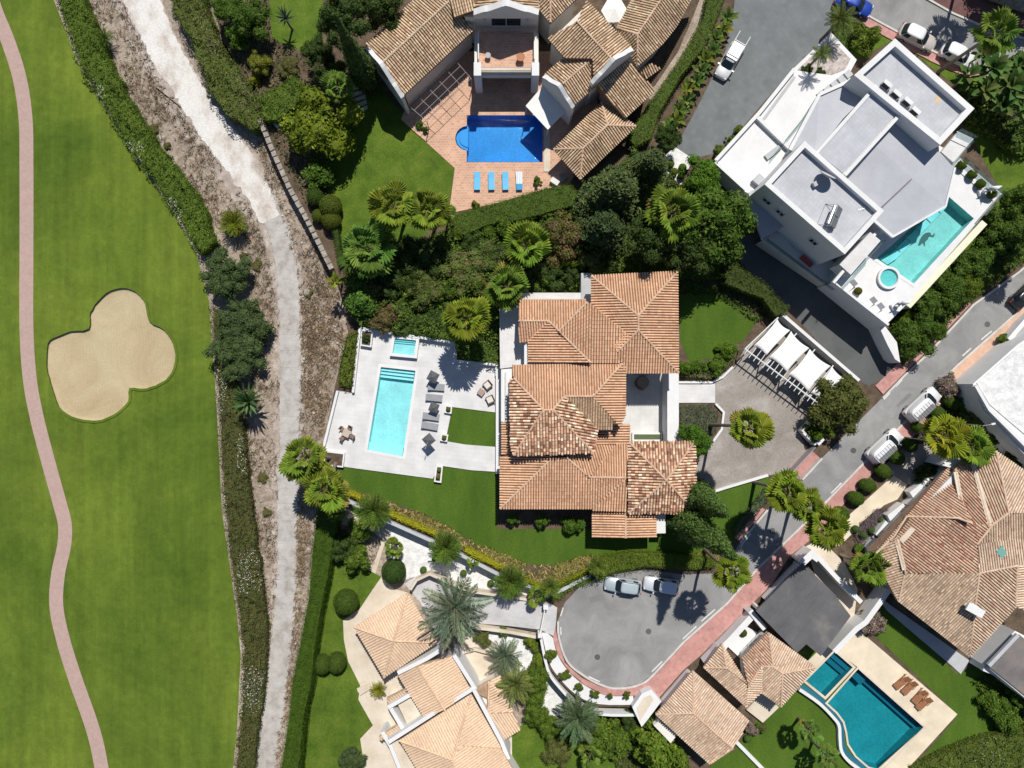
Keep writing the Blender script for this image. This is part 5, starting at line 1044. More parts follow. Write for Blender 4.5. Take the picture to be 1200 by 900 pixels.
for k, (x, y) in enumerate(((1037, 101), (1048, 112), (1061, 121), (1070, 132))):
    loc = P(x, y, 9.06)
    lab = ['air conditioning unit nearest the top left of the roof row', 'second air conditioning unit of the roof row, counted from the top left', 'third air conditioning unit of the roof row, counted from the top left', 'air conditioning unit at the lower right end of the roof row'][k]
    if ac is None:
        ac = thing('air_conditioner', loc, lab, 'air conditioner', 'air conditioning units on the white roof', -0.72)
        MB().box((0, 0, 0.35), (1.0, 0.42, 0.7)).build('casing', M['white'], ac); MB().box((0, -0.23, 0.35), (0.8, 0.05, 0.55)).build('grille', M['black'], ac); MB().box((0, 0, 0.03), (1.1, 0.3, 0.06)).build('foot_rail', M['iron'], ac)
    else: copy_thing(ac, loc, -0.72, lab)
an = thing('roof_aerial', P(1004, 250, 7.4), 'thin television aerial on the folded pale roof', 'aerial')
MB().tube([(0, 0, 0), (0, 0, 1.6)], 0.025, 5).build('mast', M['steel'], an); b_ = MB().tube([(-0.6, 0, 1.5), (0.6, 0.3, 1.5)], 0.02, 5)
for k in range(6): b_.tube([(-0.5 + 0.2 * k, -0.25 + 0.05 * k, 1.5), (-0.6 + 0.2 * k, 0.25 + 0.05 * k, 1.5)], 0.012, 4)
b_.build('boom', M['steel'], an)
sheet('rust_stain', smooth_px([(1096, 113), (1101, 112), (1103, 117), (1100, 122), (1096, 120)], True, 3), 9.056, M['orange_st'], parent=wh, kind=None)

# ------------------------------------------------------------------ carport with sails
cp = thing('sail_carport', P(935, 430), 'white steel carport beside the villa drive', 'carport')
f0, f1, r0, r1 = (873, 409), (973, 483), (912, 372), (998, 447)
MB().tube([P(*f0, 2.5), P(*f1, 2.5)], 0.09, 6).world('front_beam', M['white'], cp)
wall('carport_back_wall', [(911, 371), (998, 446)], 0.35, 0.0, 1.9, M['white'], 'long white boundary wall behind the carport sails')
for k in range(5):
    a, b = lerp(f0, f1, k / 4), lerp(r0, r1, k / 4); MB().tube([P(*a, 2.52), P(*b, 2.3)], 0.08, 6).world('rafter', M['white'], cp)
    p = P(*a, 2.5); MB().tube([(p.x, p.y, 0), tuple(p)], 0.08, 6).world('post', M['white'], cp)
t = (P(*f1) - P(*f0)).normalized(); nn = Vector((t.y, -t.x, 0))
if nn.y > 0: nn = -nn
for k in range(19):
    p = P(*lerp(f0, f1, (k + 0.5) / 19), 2.58); MB().tube([p - nn * 1.0, p + nn * 0.55], 0.05, 5).world('outrigger', M['white'], cp)
SAILS = [([(911, 374), (926, 387), (898, 416.5), (883, 405)], 'first white carport sail, partly in tree shade at the top end'), ([(927, 388), (948.5, 408), (922, 436), (901, 418.5)], 'second white carport sail from the shaded end'),
         ([(949, 409), (973.5, 429), (947, 459), (924, 438.5)], 'third white carport sail from the shaded end'), ([(975, 430), (996, 447), (972, 478), (950, 460)], 'last white carport sail, next to the round tree at the gate')]
for q, lab in SAILS:
    c = [P(x, y, z) for (x, y), z in zip(q, (2.62, 2.45, 2.7, 2.85))]; N = 10; V = []; F = []
    for i in range(N + 1):
        for j in range(N + 1):
            u, v = i / N, j / N
            # edges hang in towards the middle like a tensioned membrane
            uu = u + (0.5 - u) * 0.11 * 4 * v * (1 - v) * abs(2 * u - 1); vv = v + (0.5 - v) * 0.10 * 4 * u * (1 - u) * abs(2 * v - 1)
            p = c[0] * (1 - uu) * (1 - vv) + c[1] * uu * (1 - vv) + c[2] * uu * vv + c[3] * (1 - uu) * vv
            V.append(p + Vector((0, 0, 0.22 * math.sin(math.pi * vv) * 0.6 - 0.12 * math.sin(math.pi * uu))))
    for i in range(N):
        for j in range(N): a = i * (N + 1) + j; F.append((a, a + N + 1, a + N + 2, a + 1))
    s = place('carport_sail', V, F, M['canvas'], None, smooth=True); tag(s, lab, 'sail', 'white carport sails')
    md = s.modifiers.new('thickness', 'SOLIDIFY'); md.thickness = 0.015

# ------------------------------------------------------------------ outdoor furniture
def lounger(loc, rz, label, group, frame, cush, L=2.0, W=0.72, back=0.35, ang=0.25, second=None):
    t = thing('sun_lounger', loc, label, 'sun lounger', group, rz)
    f = MB()
    for y in (-W / 2 + 0.04, W / 2 - 0.04): f.box((0, y, 0.26), (L, 0.06, 0.07))
    for k in range(7): f.box((-L / 2 + 0.12 + k * (L - 0.24) / 6, 0, 0.27), (0.07, W - 0.1, 0.04))
    f.build('frame', frame, t)
    for x in (-L / 2 + 0.15, L / 2 - 0.15):
        for y in (-W / 2 + 0.06, W / 2 - 0.06): MB().box((x, y, 0.12), (0.07, 0.07, 0.24)).build('leg', frame, t)
    sl = L * (1 - back)
    MB().box((-L / 2 + sl / 2, 0, 0.345), (sl - 0.02, W, 0.09)).build('mattress', cush, t)
    o = MB().box((L * back / 2, 0, 0.0), (L * back, W, 0.09)).build('backrest', second or cush, t, loc=(-L / 2 + sl, 0, 0.345)); o.rotation_euler = (0, -ang, 0)
    return t
names = ['topmost', 'second', 'third', 'lowest']
g0 = None
for k, (x, y) in enumerate(((511.5, 453.5), (509, 466), (505.5, 488), (504, 499))):
    lab = 'grey sun lounger right of the turquoise pool, %s of four' % names[k]
    if g0 is None: g0 = lounger(P(x, y, 0.16), math.radians(176), lab, 'grey loungers by the turquoise pool', M['greyfab'], M['greyfab'], L=1.95, W=0.78, back=0.36, ang=0.2)
    else: copy_thing(g0, P(x, y, 0.16), math.radians(176 - k * 2), lab)
b0 = None
for k, x in enumerate((559.3, 576, 592.3)):
    lab = 'sky blue lounger below the deep blue pool, %s from the left' % ['first', 'second', 'third'][k]
    if b0 is None: b0 = lounger(P(x, 213, 0.05), math.radians(90), lab, 'blue loungers below the deep blue pool', M['white'], M['bluefab'], L=2.1, W=0.72, back=0.3, ang=0.12)
    else: copy_thing(b0, P(x, 213, 0.05), math.radians(90 + k), lab)
sl = lounger(P(608.5, 213, 0.05), math.radians(91), 'blue lounger with a white striped towel on its back, below the pool', 'blue loungers below the deep blue pool', M['white'], M['bluefab2'], L=2.1, W=0.72, back=0.66, ang=0.05, second=M['canvas'])
for y in (-0.2, 0.0, 0.2): o = MB().box((0.7, y, 0.05), (1.36, 0.05, 0.012)).build('towel_stripe', M['bluefab'], sl, loc=(-0.34, 0, 0.35)); o.rotation_euler = (0, -0.05, 0)
def teak(loc, rz, label):
    t = thing('teak_lounger', loc, label, 'sun lounger', 'teak loungers by the teal pool', rz)
    for k in range(9): MB().box((-0.95 + k * 0.145, 0, 0.33), (0.12, 0.68, 0.035)).build('slat', M['wood'], t)
    f = MB()
    for y in (-0.36, 0.36): f.box((0, y, 0.31), (2.05, 0.06, 0.08)); f.box((0.35, y, 0.52), (0.7, 0.07, 0.04)); f.box((0.05, y, 0.42), (0.05, 0.05, 0.2))
    f.build('frame', M['wood'], t)
    for x in (-0.85, 0.85):
        for y in (-0.34, 0.34): MB().box((x, y, 0.14), (0.07, 0.07, 0.28)).build('leg', M['wood'], t)
    o = MB().box((0.36, 0, 0), (0.72, 0.66, 0.05)).build('backrest', M['wood'], t, loc=(0.33, 0, 0.35)); o.rotation_euler = (0, -0.62, 0)
    return t
tk = None
for k, (x, y) in enumerate(((1055.5, 798), (1064, 804), (1076, 814.5), (1081, 822.5))):
    lab = 'teak slatted lounger beside the teal pool, %s of the four, nearest the house first' % ['first', 'second', 'third', 'last'][k]
    a = math.radians(44 + (-3, 2, 4, -2)[k])
    if tk is None: tk = teak(P(x, y, 0.1), a, lab)
    else: copy_thing(tk, P(x, y, 0.1), a, lab)
def parasol(loc, rz, label, group, mat, size=1.25, h=2.3, arm=True):
    t = thing('parasol', loc, label, 'parasol', group, rz)
    c = MB(); b = len(c.V); s = size / 2
    top = (0, 0, h + 0.28); cs = [(-s, -s, h), (s, -s, h), (s, s, h), (-s, s, h)]
    c.V = [top] + cs + [(0, 0, h + 0.24)] + [(x, y, z - 0.04) for x, y, z in cs]
    c.F = [(0, i, i % 4 + 1) for i in (1, 2, 3, 4)] + [(5, i % 4 + 6, i + 5) for i in (1, 2, 3, 4)] + [(i, i + 5, i % 4 + 6, i % 4 + 1) for i in (1, 2, 3, 4)]
    c.build('canopy', mat, t)
    if arm:
        MB().tube([(0, 0, h + 0.3), (-0.9, -0.5, h + 0.45), (-1.25, -0.7, 0.1)], 0.035, 6).build('mast', M['steel'], t); MB().box((-1.25, -0.7, 0.05), (0.7, 0.7, 0.1)).build('base', M['white'], t)
    else:
        MB().tube([(0, 0, 0), (0, 0, h + 0.3)], 0.035, 6).build('pole', M['steel'], t); MB().box((0, 0, 0.05), (0.6, 0.6, 0.1)).build('base', M['greyfab'], t)
    return t
parasol(P(507.5, 441.5, 1.6) - Vector((0, 0, 1.44)), math.radians(62), 'charcoal square parasol at the top end of the grey loungers', 'charcoal parasols by the turquoise pool', M['darkfab'], 1.15, 1.5, False)
parasol(P(508.5, 477.5, 1.3) - Vector((0, 0, 1.14)), math.radians(70), 'charcoal square parasol between the two pairs of grey loungers', 'charcoal parasols by the turquoise pool', M['darkfab'], 1.05, 1.2, False)
parasol(P(502.5, 515.5, 2.2) - Vector((0, 0, 2.04)), math.radians(40), 'charcoal cantilever parasol with pale arm at the lower end of the grey loungers', 'charcoal parasols by the turquoise pool', M['darkfab'], 1.15, 2.1, True)
hx = thing('white_parasol', P(720, 12, 2.8) - Vector((0, 0, 2.6)), 'white hexagonal parasol between the brown tile roofs at the top', 'parasol')
c = MB(); c.V = [(0, 0, 3.0)] + [(1.5 * math.cos(k * math.pi / 3), 1.5 * math.sin(k * math.pi / 3), 2.5) for k in range(6)] + [(0, 0, 2.96)]; c.F = [(0, k + 1, (k + 1) % 6 + 1) for k in range(6)] + [(7, (k + 1) % 6 + 1, k + 1) for k in range(6)]
c.build('canopy', M['canvas'], hx); MB().tube([(0, 0, 0), (0, 0, 2.98)], 0.04).build('pole', M['steel'], hx); MB().lathe([(0.4, 0), (0.4, 0.1), (0.1, 0.15)]).build('base', M['greywall'], hx)
def chair(loc, rz, label, group, mat, cush=None, s=0.5, arms=False):
    t = thing('garden_chair', loc, label, 'chair', group, rz)
    MB().box((0, 0, 0.42), (s, s, 0.07)).build('seat', mat, t); o = MB().box((0, 0, 0.22), (0.07, s, 0.45)).build('backrest', mat, t, loc=(-s / 2, 0, 0.42)); o.rotation_euler = (0, -0.12, 0)
    for x in (-1, 1):
        for y in (-1, 1): MB().box((x * (s / 2 - 0.04), y * (s / 2 - 0.04), 0.2), (0.05, 0.05, 0.4)).build('leg', mat, t)
    if arms:
        for y in (-1, 1): MB().box((0.0, y * (s / 2 - 0.03), 0.58), (s, 0.08, 0.06)).build('armrest', mat, t)
    if cush: MB().box((0.03, 0, 0.5), (s - 0.16, s - 0.2, 0.1)).build('cushion', cush, t)
    return t
def table(loc, rz, label, w, l, h, mat, name='garden_table'):
    t = thing(name, loc, label, 'table', None, rz); MB().box((0, 0, h - 0.03), (l, w, 0.06)).build('tabletop', mat, t)
    for x in (-1, 1):
        for y in (-1, 1): MB().box((x * (l / 2 - 0.07), y * (w / 2 - 0.07), (h - 0.06) / 2), (0.06, 0.06, h - 0.06)).build('leg', mat, t)
    return t
table(P(407.3, 507, 0.16), math.radians(-25), 'square pale dining table at the left of the turquoise pool', 0.85, 0.85, 0.74, plain('pale teak', (0.45, 0.38, 0.30)))
for (x, y, n) in ((402, 502.5, 'upper left'), (410.5, 501, 'upper right'), (413.5, 511, 'lower right'), (402.5, 512.5, 'lower left')):
    a = math.atan2(-(507 - y), 407.3 - x); chair(P(x, y, 0.16), a, 'brown rattan dining chair at the %s corner of the square table' % n, 'dining chairs by the turquoise pool', M['rattan'], None, 0.46)
chair(P(571.5, 451, 0.16), math.radians(-140), 'rattan lounge chair with pale cushion above the little coffee table', 'lounge chairs on the white terrace', M['rattan'], M['cushion'], 0.85, True)
chair(P(574.5, 468, 0.16), math.radians(-155), 'rattan lounge chair with pale cushion below the little coffee table', 'lounge chairs on the white terrace', M['rattan'], M['cushion'], 0.85, True)
table(P(564, 459.5, 0.16), math.radians(-35), 'small square brown coffee table between two lounge chairs', 0.75, 0.75, 0.42, plain('brown rattan top', (0.34, 0.24, 0.20)))
ct = thing('round_daybed', P(752, 448, 0.12), 'round rattan daybed in the villa courtyard', 'daybed')
MB().lathe([(0.75, 0), (0.8, 0.35), (0.72, 0.38)], n=20).build('base', M['rattan'], ct); MB().lathe([(0.7, 0.38), (0.7, 0.46), (0.6, 0.5)], n=20).build('cushion', plain('tan cushion', (0.33, 0.25, 0.18)), ct)
MB().tube([(-0.85 * math.cos(a), -0.85 * math.sin(a), 0.55) for a in np.linspace(-0.2, 1.7, 9)], 0.12, 6).build('back_rim', M['rattan'], ct)
hr = thing('raised_spa', P(474, 407, 0.16), 'raised white square spa with aqua water above the turquoise pool', 'hot tub')
HT = [(459.5, 392.5), (491.5, 395), (488.5, 420), (456.5, 417)]; HI = [(462.5, 396.5), (487.5, 398.8), (485.3, 416.5), (460, 413.8)]
prism('rim', HT, 0.16, 0.75, M['white'], hr, holes=[HI]); sheet('water', HI, 0.66, M['water'], parent=hr, kind=None); sheet('floor', HI, 0.2, M['basin_aqua'], parent=hr, kind=None)
for a, b in ((0.02, 0.16), (0.16, 0.3)): prism('step', band(HI, a, b, 0.02), 0.2, 0.5 - a, M['wall_tile'], hr)
def planter(px, z, h, label, fill=None, n=0.5):
    c = [sum(p[i] for p in px) / len(px) for i in (0, 1)]; t = thing('planter', P(*c, z), label, 'planter')
    o = PW(px, z + h); prism_w('box', o, z, M['white'], t, holes=[inset(o, 0.16)]); prism_w('soil', [Vector((p.x, p.y, z + h - 0.08)) for p in inset(o, 0.165)], z + 0.01, fill or M['soil'], t); return t
planter([(521.5, 474.5), (530, 476), (529, 485), (520.5, 483.5)], 0.16, 0.45, 'small white planter at the top left corner of the square lawn')
planter([(517, 508), (525.5, 509.5), (524, 518), (515.5, 516.5)], 0.16, 0.45, 'small white planter at the lower left corner of the square lawn')
planter([(511, 545.5), (519, 546.5), (517, 566), (508.5, 564.5)], 0.02, 0.5, 'long white planter at the lower right corner of the pool terrace')
planter([(423, 386), (437, 388), (435, 407), (422, 405)], 0.16, 0.6, 'white planter box at the top left corner of the pool terrace')
planter([(580, 429.5), (586, 430), (586, 441), (580, 440.5)], 0.16, 0.4, 'slim white planter against the villa wall by the lounge chairs')
planter([(380, 528), (404, 531), (402, 548), (379, 545)], 0.0, 0.6, 'white planter with leaning palm trunks at the lower left terrace corner')
for pts, n in (([(423, 385), (415, 460)], 'upper'), ([(397, 458), (379, 531)], 'lower')): wall('terrace_parapet', pts, 0.28, 0.0, 0.7, M['white'], 'low white parapet along the %s left edge of the pool terrace' % n)
wall('terrace_parapet', [(424, 385), (460, 391), (533, 402)], 0.3, 0.0, 0.8, M['white'], 'low white parapet along the top edge of the pool terrace')
wall('terrace_parapet', [(534, 402), (534, 423), (585, 428)], 0.3, 0.0, 0.7, M['white'], 'low white parapet under the fan palm beside the lounge chairs')
# white house terrace furniture
for k, (x, y) in enumerate(((994, 336), (1017, 356), (1025.5, 363))): lounger(P(x, y, TZ), math.radians(40), ['white lounger with grey back on the spa terrace beside the planter', 'white lounger with grey back on the spa terrace, middle one', 'white lounger with grey back on the spa terrace, nearest the corner'][k], 'white loungers on the spa terrace', M['white'], M['canvas'], 1.7, 0.7, 0.35, 0.4, M['greyfab'])
def sculpture(px, py, z, label, rz):
    t = thing('sculpture', P(px, py, z), label, 'sculpture', None, rz)
    MB().box((0, 0, 0.2), (0.7, 0.7, 0.4)).build('plinth', M['white'], t)
    b = MB().tube([(0, 0, 0.4), (0.1, 0.05, 0.9), (0.35, 0.0, 1.4), (0.8, -0.1, 1.75), (1.25, -0.1, 1.8)], [0.16, 0.26, 0.28, 0.2, 0.03], 8); b.tube([(0.3, 0, 1.3), (0.1, 0.45, 1.5)], [0.12, 0.02], 6); b.tube([(0.3, 0, 1.3), (0.1, -0.5, 1.5)], [0.12, 0.02], 6); b.tube([(0.05, 0, 0.9), (-0.35, 0.1, 1.1)], [0.14, 0.03], 6)
    b.build('figure', M['white'], t, smooth=True)
sculpture(1149, 226, TZ, 'white leaping sculpture on the terrace corner beside ball shrubs', 0.3); sculpture(1047, 359, TZ, 'white leaping sculpture at the spa terrace corner', 0.5)
# terracotta pots on the balcony of the northern house
for x, y, r, m, n in ((610, 70, 0.42, 'clay', 'large terracotta pot on the balcony of the brown tiled house'), (572, 67, 0.3, 'iron', 'small dark pot on the balcony of the brown tiled house')):
    t = thing('flower_pot', P(x, y, 4.03), n, 'flower pot'); MB().lathe([(r * 0.6, 0), (r, r * 1.5), (r * 1.1, r * 1.55), (r * 1.1, r * 1.75), (r * 0.9, r * 1.7)], n=18).build('pot', M[m], t); MB().lathe([(r * 0.88, r * 1.6), (r * 0.2, r * 1.65)], n=18).build('soil', M['soil'], t)
bx_ = thing('storage_box', P(650, 214, 0.05), 'white and grey storage boxes in the shade at the end of the brick terrace', 'box'); MB().box((0, 0, 0.3), (1.0, 0.6, 0.6), rz=-0.6).build('box', M['white'], bx_); MB().box((0.95, 0.5, 0.35), (0.8, 0.6, 0.7), rz=-0.8).build('cabinet', M['greyfab'], bx_)
bt = thing('garden_bench', P(324, 146, 0), 'pale wooden bench behind the stone wall', 'bench', None, -0.9)
MB().box((0, 0, 0.42), (1.3, 0.45, 0.06)).build('seat', M['cushion'], bt)
for x in (-0.55, 0.55): MB().box((x, 0, 0.2), (0.08, 0.4, 0.4)).build('leg', M['iron'], bt)
# street lamps
def street_lamp(px, py, label, rz, h=4.0):
    t = thing('street_lamp', P(px, py), label, 'street lamp', None, rz)
    MB().tube([(0, 0, 0), (0, 0, h * 0.5), (0, 0, h)], [0.07, 0.05, 0.04], 8).build('pole', M['greywall'], t); MB().tube([(0, 0, h - 0.05), (0.5, 0, h + 0.15), (0.9, 0, h + 0.1)], 0.03, 6).build('arm', M['greywall'], t); MB().box((1.05, 0, h + 0.08), (0.45, 0.2, 0.1)).build('lamp_head', M['white'], t)
street_lamp(1120, 496, 'grey street lamp leaning over the shrubs by the fan palms', 0.2, 5.0); street_lamp(1058, 512, 'grey street lamp between the two parked white vans', 0.4, 4.5)

# ------------------------------------------------------------------ vehicles
def quadgrid(c, nu=4, nv=3, crown=0.0):
    c = [Vector(p) for p in c]; V = []; F = []; n = (c[1] - c[0]).cross(c[3] - c[0]).normalized()
    for i in range(nu + 1):
        for j in range(nv + 1):
            u, v = i / nu, j / nv; V.append(c[0] * (1 - u) * (1 - v) + c[1] * u * (1 - v) + c[2] * u * v + c[3] * (1 - u) * v + n * crown * 4 * (u * (1 - u) + v * (1 - v)) / 2)
    for i in range(nu):
        for j in range(nv): a = i * (nv + 1) + j; F.append((a, a + nv + 1, a + nv + 2, a + 1))
    return V, F
def car(label, px, py, deg, paint, L=4.4, W=1.8, H=1.5, hood=1.1, ws=0.75, boot=0.15, rw=0.45, belt=0.92, kind='car', rails=False, roofmat=None, z0=0.03, group='parked cars', name='parked_car'):
    t = thing(name, P(px, py, z0), label, 'car' if kind != 'van' else 'van', group, math.radians(deg)); pm = M[paint]; hw = W / 2
    # lower body lofted along x, rounded in plan
    xs = [-L / 2, -L / 2 + 0.06, -L / 2 + 0.22, -L / 2 + 0.6, -0.4, 0.4, L / 2 - hood, L / 2 - 0.6, L / 2 - 0.25, L / 2 - 0.08, L / 2]
    pw = [0.78, 0.9, 0.97, 1, 1, 1, 1, 0.97, 0.9, 0.78, 0.62]; hz = [belt - 0.22, belt - 0.06, belt, belt, belt, belt, belt - 0.02, belt - 0.1, belt - 0.18, belt - 0.3, belt - 0.42]
    V = []; F = []
    for x, k, z in zip(xs, pw, hz):
        w = hw * k
        for y, zz in ((-0.86, 0.24), (-1, 0.42), (-1, 0.66), (-0.96, 0.86), (-0.82, 1.0), (0, 1.03), (0.82, 1.0), (0.96, 0.86), (1, 0.66), (1, 0.42), (0.86, 0.24)):
            V.append((x, y * w, 0.24 + (z - 0.24) * (zz - 0.24) / 0.76))
    n = 11
    for i in range(len(xs) - 1):
        for j in range(n):
            j2 = (j + 1) % n; F.append((i * n + j, (i + 1) * n + j, (i + 1) * n + j2, i * n + j2))
    F += [tuple(range(n)), tuple(reversed(range((len(xs) - 1) * n, len(xs) * n)))]
    obj('body', pymesh('body', V, F, pm, True), t)
    # cabin
    xf0, xr0 = L / 2 - hood, -L / 2 + boot; xf1, xr1 = xf0 - ws, xr0 + rw; wb, wr = hw * 0.93, hw * 0.78; zb, zr = belt + 0.0, H
    sg = lambda v: (v > 0) - (v < 0)
    def ring(u, t, off=0.0):
        """point on the rounded cabin shell: u = angle (deg), t = 0 at the belt, 1 at the roof edge"""
        x0, x1 = xr0 + (xr1 - xr0) * t, xf0 + (xf1 - xf0) * t; hb = wb + (wr - wb) * t; c, q = math.cos(math.radians(u)), math.sin(math.radians(u)); e = 0.42
        return Vector(((x0 + x1) / 2 + ((x1 - x0) / 2 + off) * sg(c) * abs(c) ** e, (hb + off) * sg(q) * abs(q) ** e, zb - 0.05 + (zr - 0.05 - zb + 0.05) * t))
    N = 40; V = []; F = []
    for t_, k, dz in ((0, 1, 0), (0.5, 1, 0), (1, 1, 0), (1, 0.94, 0.045), (1, 0.78, 0.075), (1, 0.4, 0.095)):
        for i in range(N):
            p = ring(360 * i / N, t_); cx = (xf1 + xr1) / 2
            V.append((cx + (p.x - cx) * k if t_ == 1 else p.x, p.y * k, p.z + dz))
    for j in range(5):
        for i in range(N): i2 = (i + 1) % N; F.append((j * N + i, j * N + i2, (j + 1) * N + i2, (j + 1) * N + i))
    F.append(tuple(5 * N + i for i in range(N)))
    me = pymesh('cabin', V, F, pm, True)
    if roofmat: me.materials.append(M[roofmat]); [setattr(pl_, 'material_index', 1) for pl_ in me.polygons if pl_.center.z > zr - 0.04]
    obj('cabin', me, t)
    def pane(nm, u0, u1, t0=0.14, t1=0.93, n_=8):
        V = []; F = []
        for i in range(n_ + 1):
            for tt in (t0, (t0 + t1) / 2, t1): V.append(ring(u0 + (u1 - u0) * i / n_, tt, 0.014))
        for i in range(n_):
            for j in range(2): F.append((i * 3 + j, i * 3 + 3 + j, i * 3 + 4 + j, i * 3 + 1 + j))
        obj(nm, pymesh(nm, V, F, M['carglass'], True), t)
    pane('windshield', -44, 44); 
    if kind != 'van': pane('rear_window', 136, 224)
    for a, b in (((52, 84), (95, 128)), ((-52, -84), (-95, -128))):
        pane('side_window', *(a if kind != 'van' else (a[0], a[0] + (a[1] - a[0]) * 0.45)), t0=0.2)
        if kind != 'van': pane('side_window', *b, t0=0.2)
    for s in (-1, 1):
        MB().box((xf0 - 0.18, s * (hw + 0.06), belt + 0.06), (0.14, 0.22, 0.14)).build('wing_mirror', pm, t)
        MB().box((L / 2 - 0.2, s * hw * 0.66, belt - 0.3), (0.24, 0.34, 0.12), taper=0.85).build('headlight', M['lamp'], t); MB().box((-L / 2 + 0.05, s * hw * 0.72, belt - 0.16), (0.12, 0.26, 0.2)).build('tail_light', M['taillamp'], t)
        for x in (L / 2 - 0.85, -L / 2 + 0.82):
            w = MB().lathe([(0.2, -0.1), (0.31, -0.1), (0.33, -0.06), (0.33, 0.06), (0.31, 0.1), (0.2, 0.1)], n=16).build('wheel', M['black'], t, loc=(x, s * (hw - 0.09), 0.33)); w.rotation_euler = (math.pi / 2, 0, 0)
            MB().lathe([(0.04, -0.108), (0.2, -0.104), (0.2, 0.104), (0.04, 0.108)], n=12).build('rim', M['steel'], w)
        if rails: MB().tube([(xf1 - 0.1, s * wr * 0.93, zr + 0.07), (xr1 + 0.1, s * wr * 0.93, zr + 0.07)], 0.025, 6).build('roof_rail', M['black'], t)
    return t
def van(label, px, py, deg):
    t = car(label, px, py, deg, 'car_white', L=4.7, W=1.95, H=2.0, hood=0.85, ws=0.95, boot=0.06, rw=0.12, belt=1.1, kind='van', name='parked_van', group='white vans parked on the street')
    for k in range(7): MB().box((0.28 - k * 0.35, 0.12, 2.085), (0.30, 0.5, 0.04)).build('roof_rib', M['car_white'], t)
    for k in range(7): MB().box((0.28 - k * 0.35, -0.46, 2.06), (0.31, 0.54, 0.05)).build('dark_roof_panel', M['grey_panel'], t)  # grey panels make the right half of the roof darker
    MB().box((-0.77, -0.17, 2.05), (2.4, 1.08, 0.04)).build('panel_base', M['black'], t)
    return t
van('white van with ribbed roof, the upper of two on the street', 1077, 474, 43); van('white van with ribbed roof, the lower of two on the street', 1033, 522, 43)
car('pale ice blue estate car with roof bars under the hedge at the turning circle', 729, 684.5, 172, 'car_ice', L=4.3, W=1.72, H=1.45, hood=1.15, rails=True, boot=0.1, rw=0.4)
car('pearl white hatchback parked right of the ice blue car', 773.5, 684, 172, 'car_silver', L=4.1, W=1.75, H=1.5, hood=1.0, ws=0.8, boot=0.08, rw=0.35)
car('sand and white estate car parked on the upper road', 1072, 47, -26, 'car_sand', L=4.6, W=1.85, H=1.62, hood=1.15, ws=0.8, boot=0.12, rw=0.5, roofmat='car_white')
car('white hatchback behind the leaning palm on the upper road', 1119, 68, -26, 'car_white', L=4.3, W=1.85, H=1.6, hood=1.0, ws=0.75, boot=0.1, rw=0.45)
car('royal blue car at the top edge on the upper road', 998, 8, -24, 'car_blue', L=4.5, W=1.85, H=1.5, hood=1.1, ws=0.8, boot=0.5, rw=0.55)
car('black car cut by the right edge on the street', 1199, 344, 44, 'car_black', L=4.4, W=1.8, H=1.5)
pk = car('white pickup with ladder rack on the slate drive', 853, 74, 240, 'car_white', L=4.5, W=1.78, H=1.55, hood=1.0, ws=0.85, boot=0.1, rw=0.2, z0=0.02, name='parked_pickup')
MB().box((-0.85, 0, 1.45), (2.2, 1.5, 0.5), taper=0.96).build('canopy', M['car_white'], pk)
for y in (-0.68, 0.68): MB().tube([(0.2, y, 1.78), (-3.0, y, 1.72)], 0.05, 6).build('rack_bar', M['white'], pk)
for x in (-0.1, -1.8): MB().tube([(x, -0.68, 1.76), (x, 0.68, 1.76)], 0.035, 6).build('rack_crossbar', M['iron'], pk)
# ------------------------------------------------------------------ foliage builders
GREEN = [(0.062, 0.115, 0.014), (0.098, 0.165, 0.018), (0.145, 0.205, 0.026)]
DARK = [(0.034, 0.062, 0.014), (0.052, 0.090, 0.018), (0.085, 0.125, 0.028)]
OLIVE = [(0.080, 0.100, 0.026), (0.115, 0.138, 0.034), (0.155, 0.165, 0.045)]
LIME = [(0.10, 0.16, 0.016), (0.145, 0.20, 0.02), (0.19, 0.23, 0.03)]
REDDISH = [(0.18, 0.11, 0.06), (0.105, 0.155, 0.026), (0.085, 0.13, 0.02), (0.09, 0.14, 0.022), (0.23, 0.14, 0.09)]
BLUEG = [(0.046, 0.078, 0.026), (0.068, 0.106, 0.034), (0.10, 0.140, 0.046)]
def pal_pick(pal, n, rng, spread=0.22):
    p = np.array(pal); return p[rng.integers(0, len(p), n)] * (1 + rng.uniform(-spread, spread, n))[:, None]
def leaves(C, N, size, cols, rng, asp=0.5, droop=0.0):
    """one rhombic leaf (folded along its rib) for every centre"""
    n = len(C); N = N / np.linalg.norm(N, axis=1, keepdims=True)
    r = rng.normal(size=(n, 3)); t = r - N * np.sum(r * N, axis=1, keepdims=True); t /= np.linalg.norm(t, axis=1, keepdims=True)
    t[:, 2] -= droop; b = np.cross(N, t); s = np.asarray(size).reshape(-1, 1) * np.ones((n, 1))
    V = np.stack([C - t * s * 0.5, C + b * s * asp * 0.5 + N * s * 0.08, C + t * s * 0.5, C - b * s * asp * 0.5 + N * s * 0.08], axis=1).reshape(-1, 3)
    k = (np.arange(n) * 4)[:, None]
    return V, k + np.array([0, 1, 2, 3]), np.zeros((0, 3), dtype=int), np.repeat(cols, 4, axis=0)
def sphere_dirs(n, rng, zmin=-1.0):
    z = rng.uniform(zmin, 1, n); a = rng.uniform(0, 2 * math.pi, n); r = np.sqrt(np.clip(1 - z * z, 0, 1)); return np.stack([r * np.cos(a), r * np.sin(a), z], axis=1)
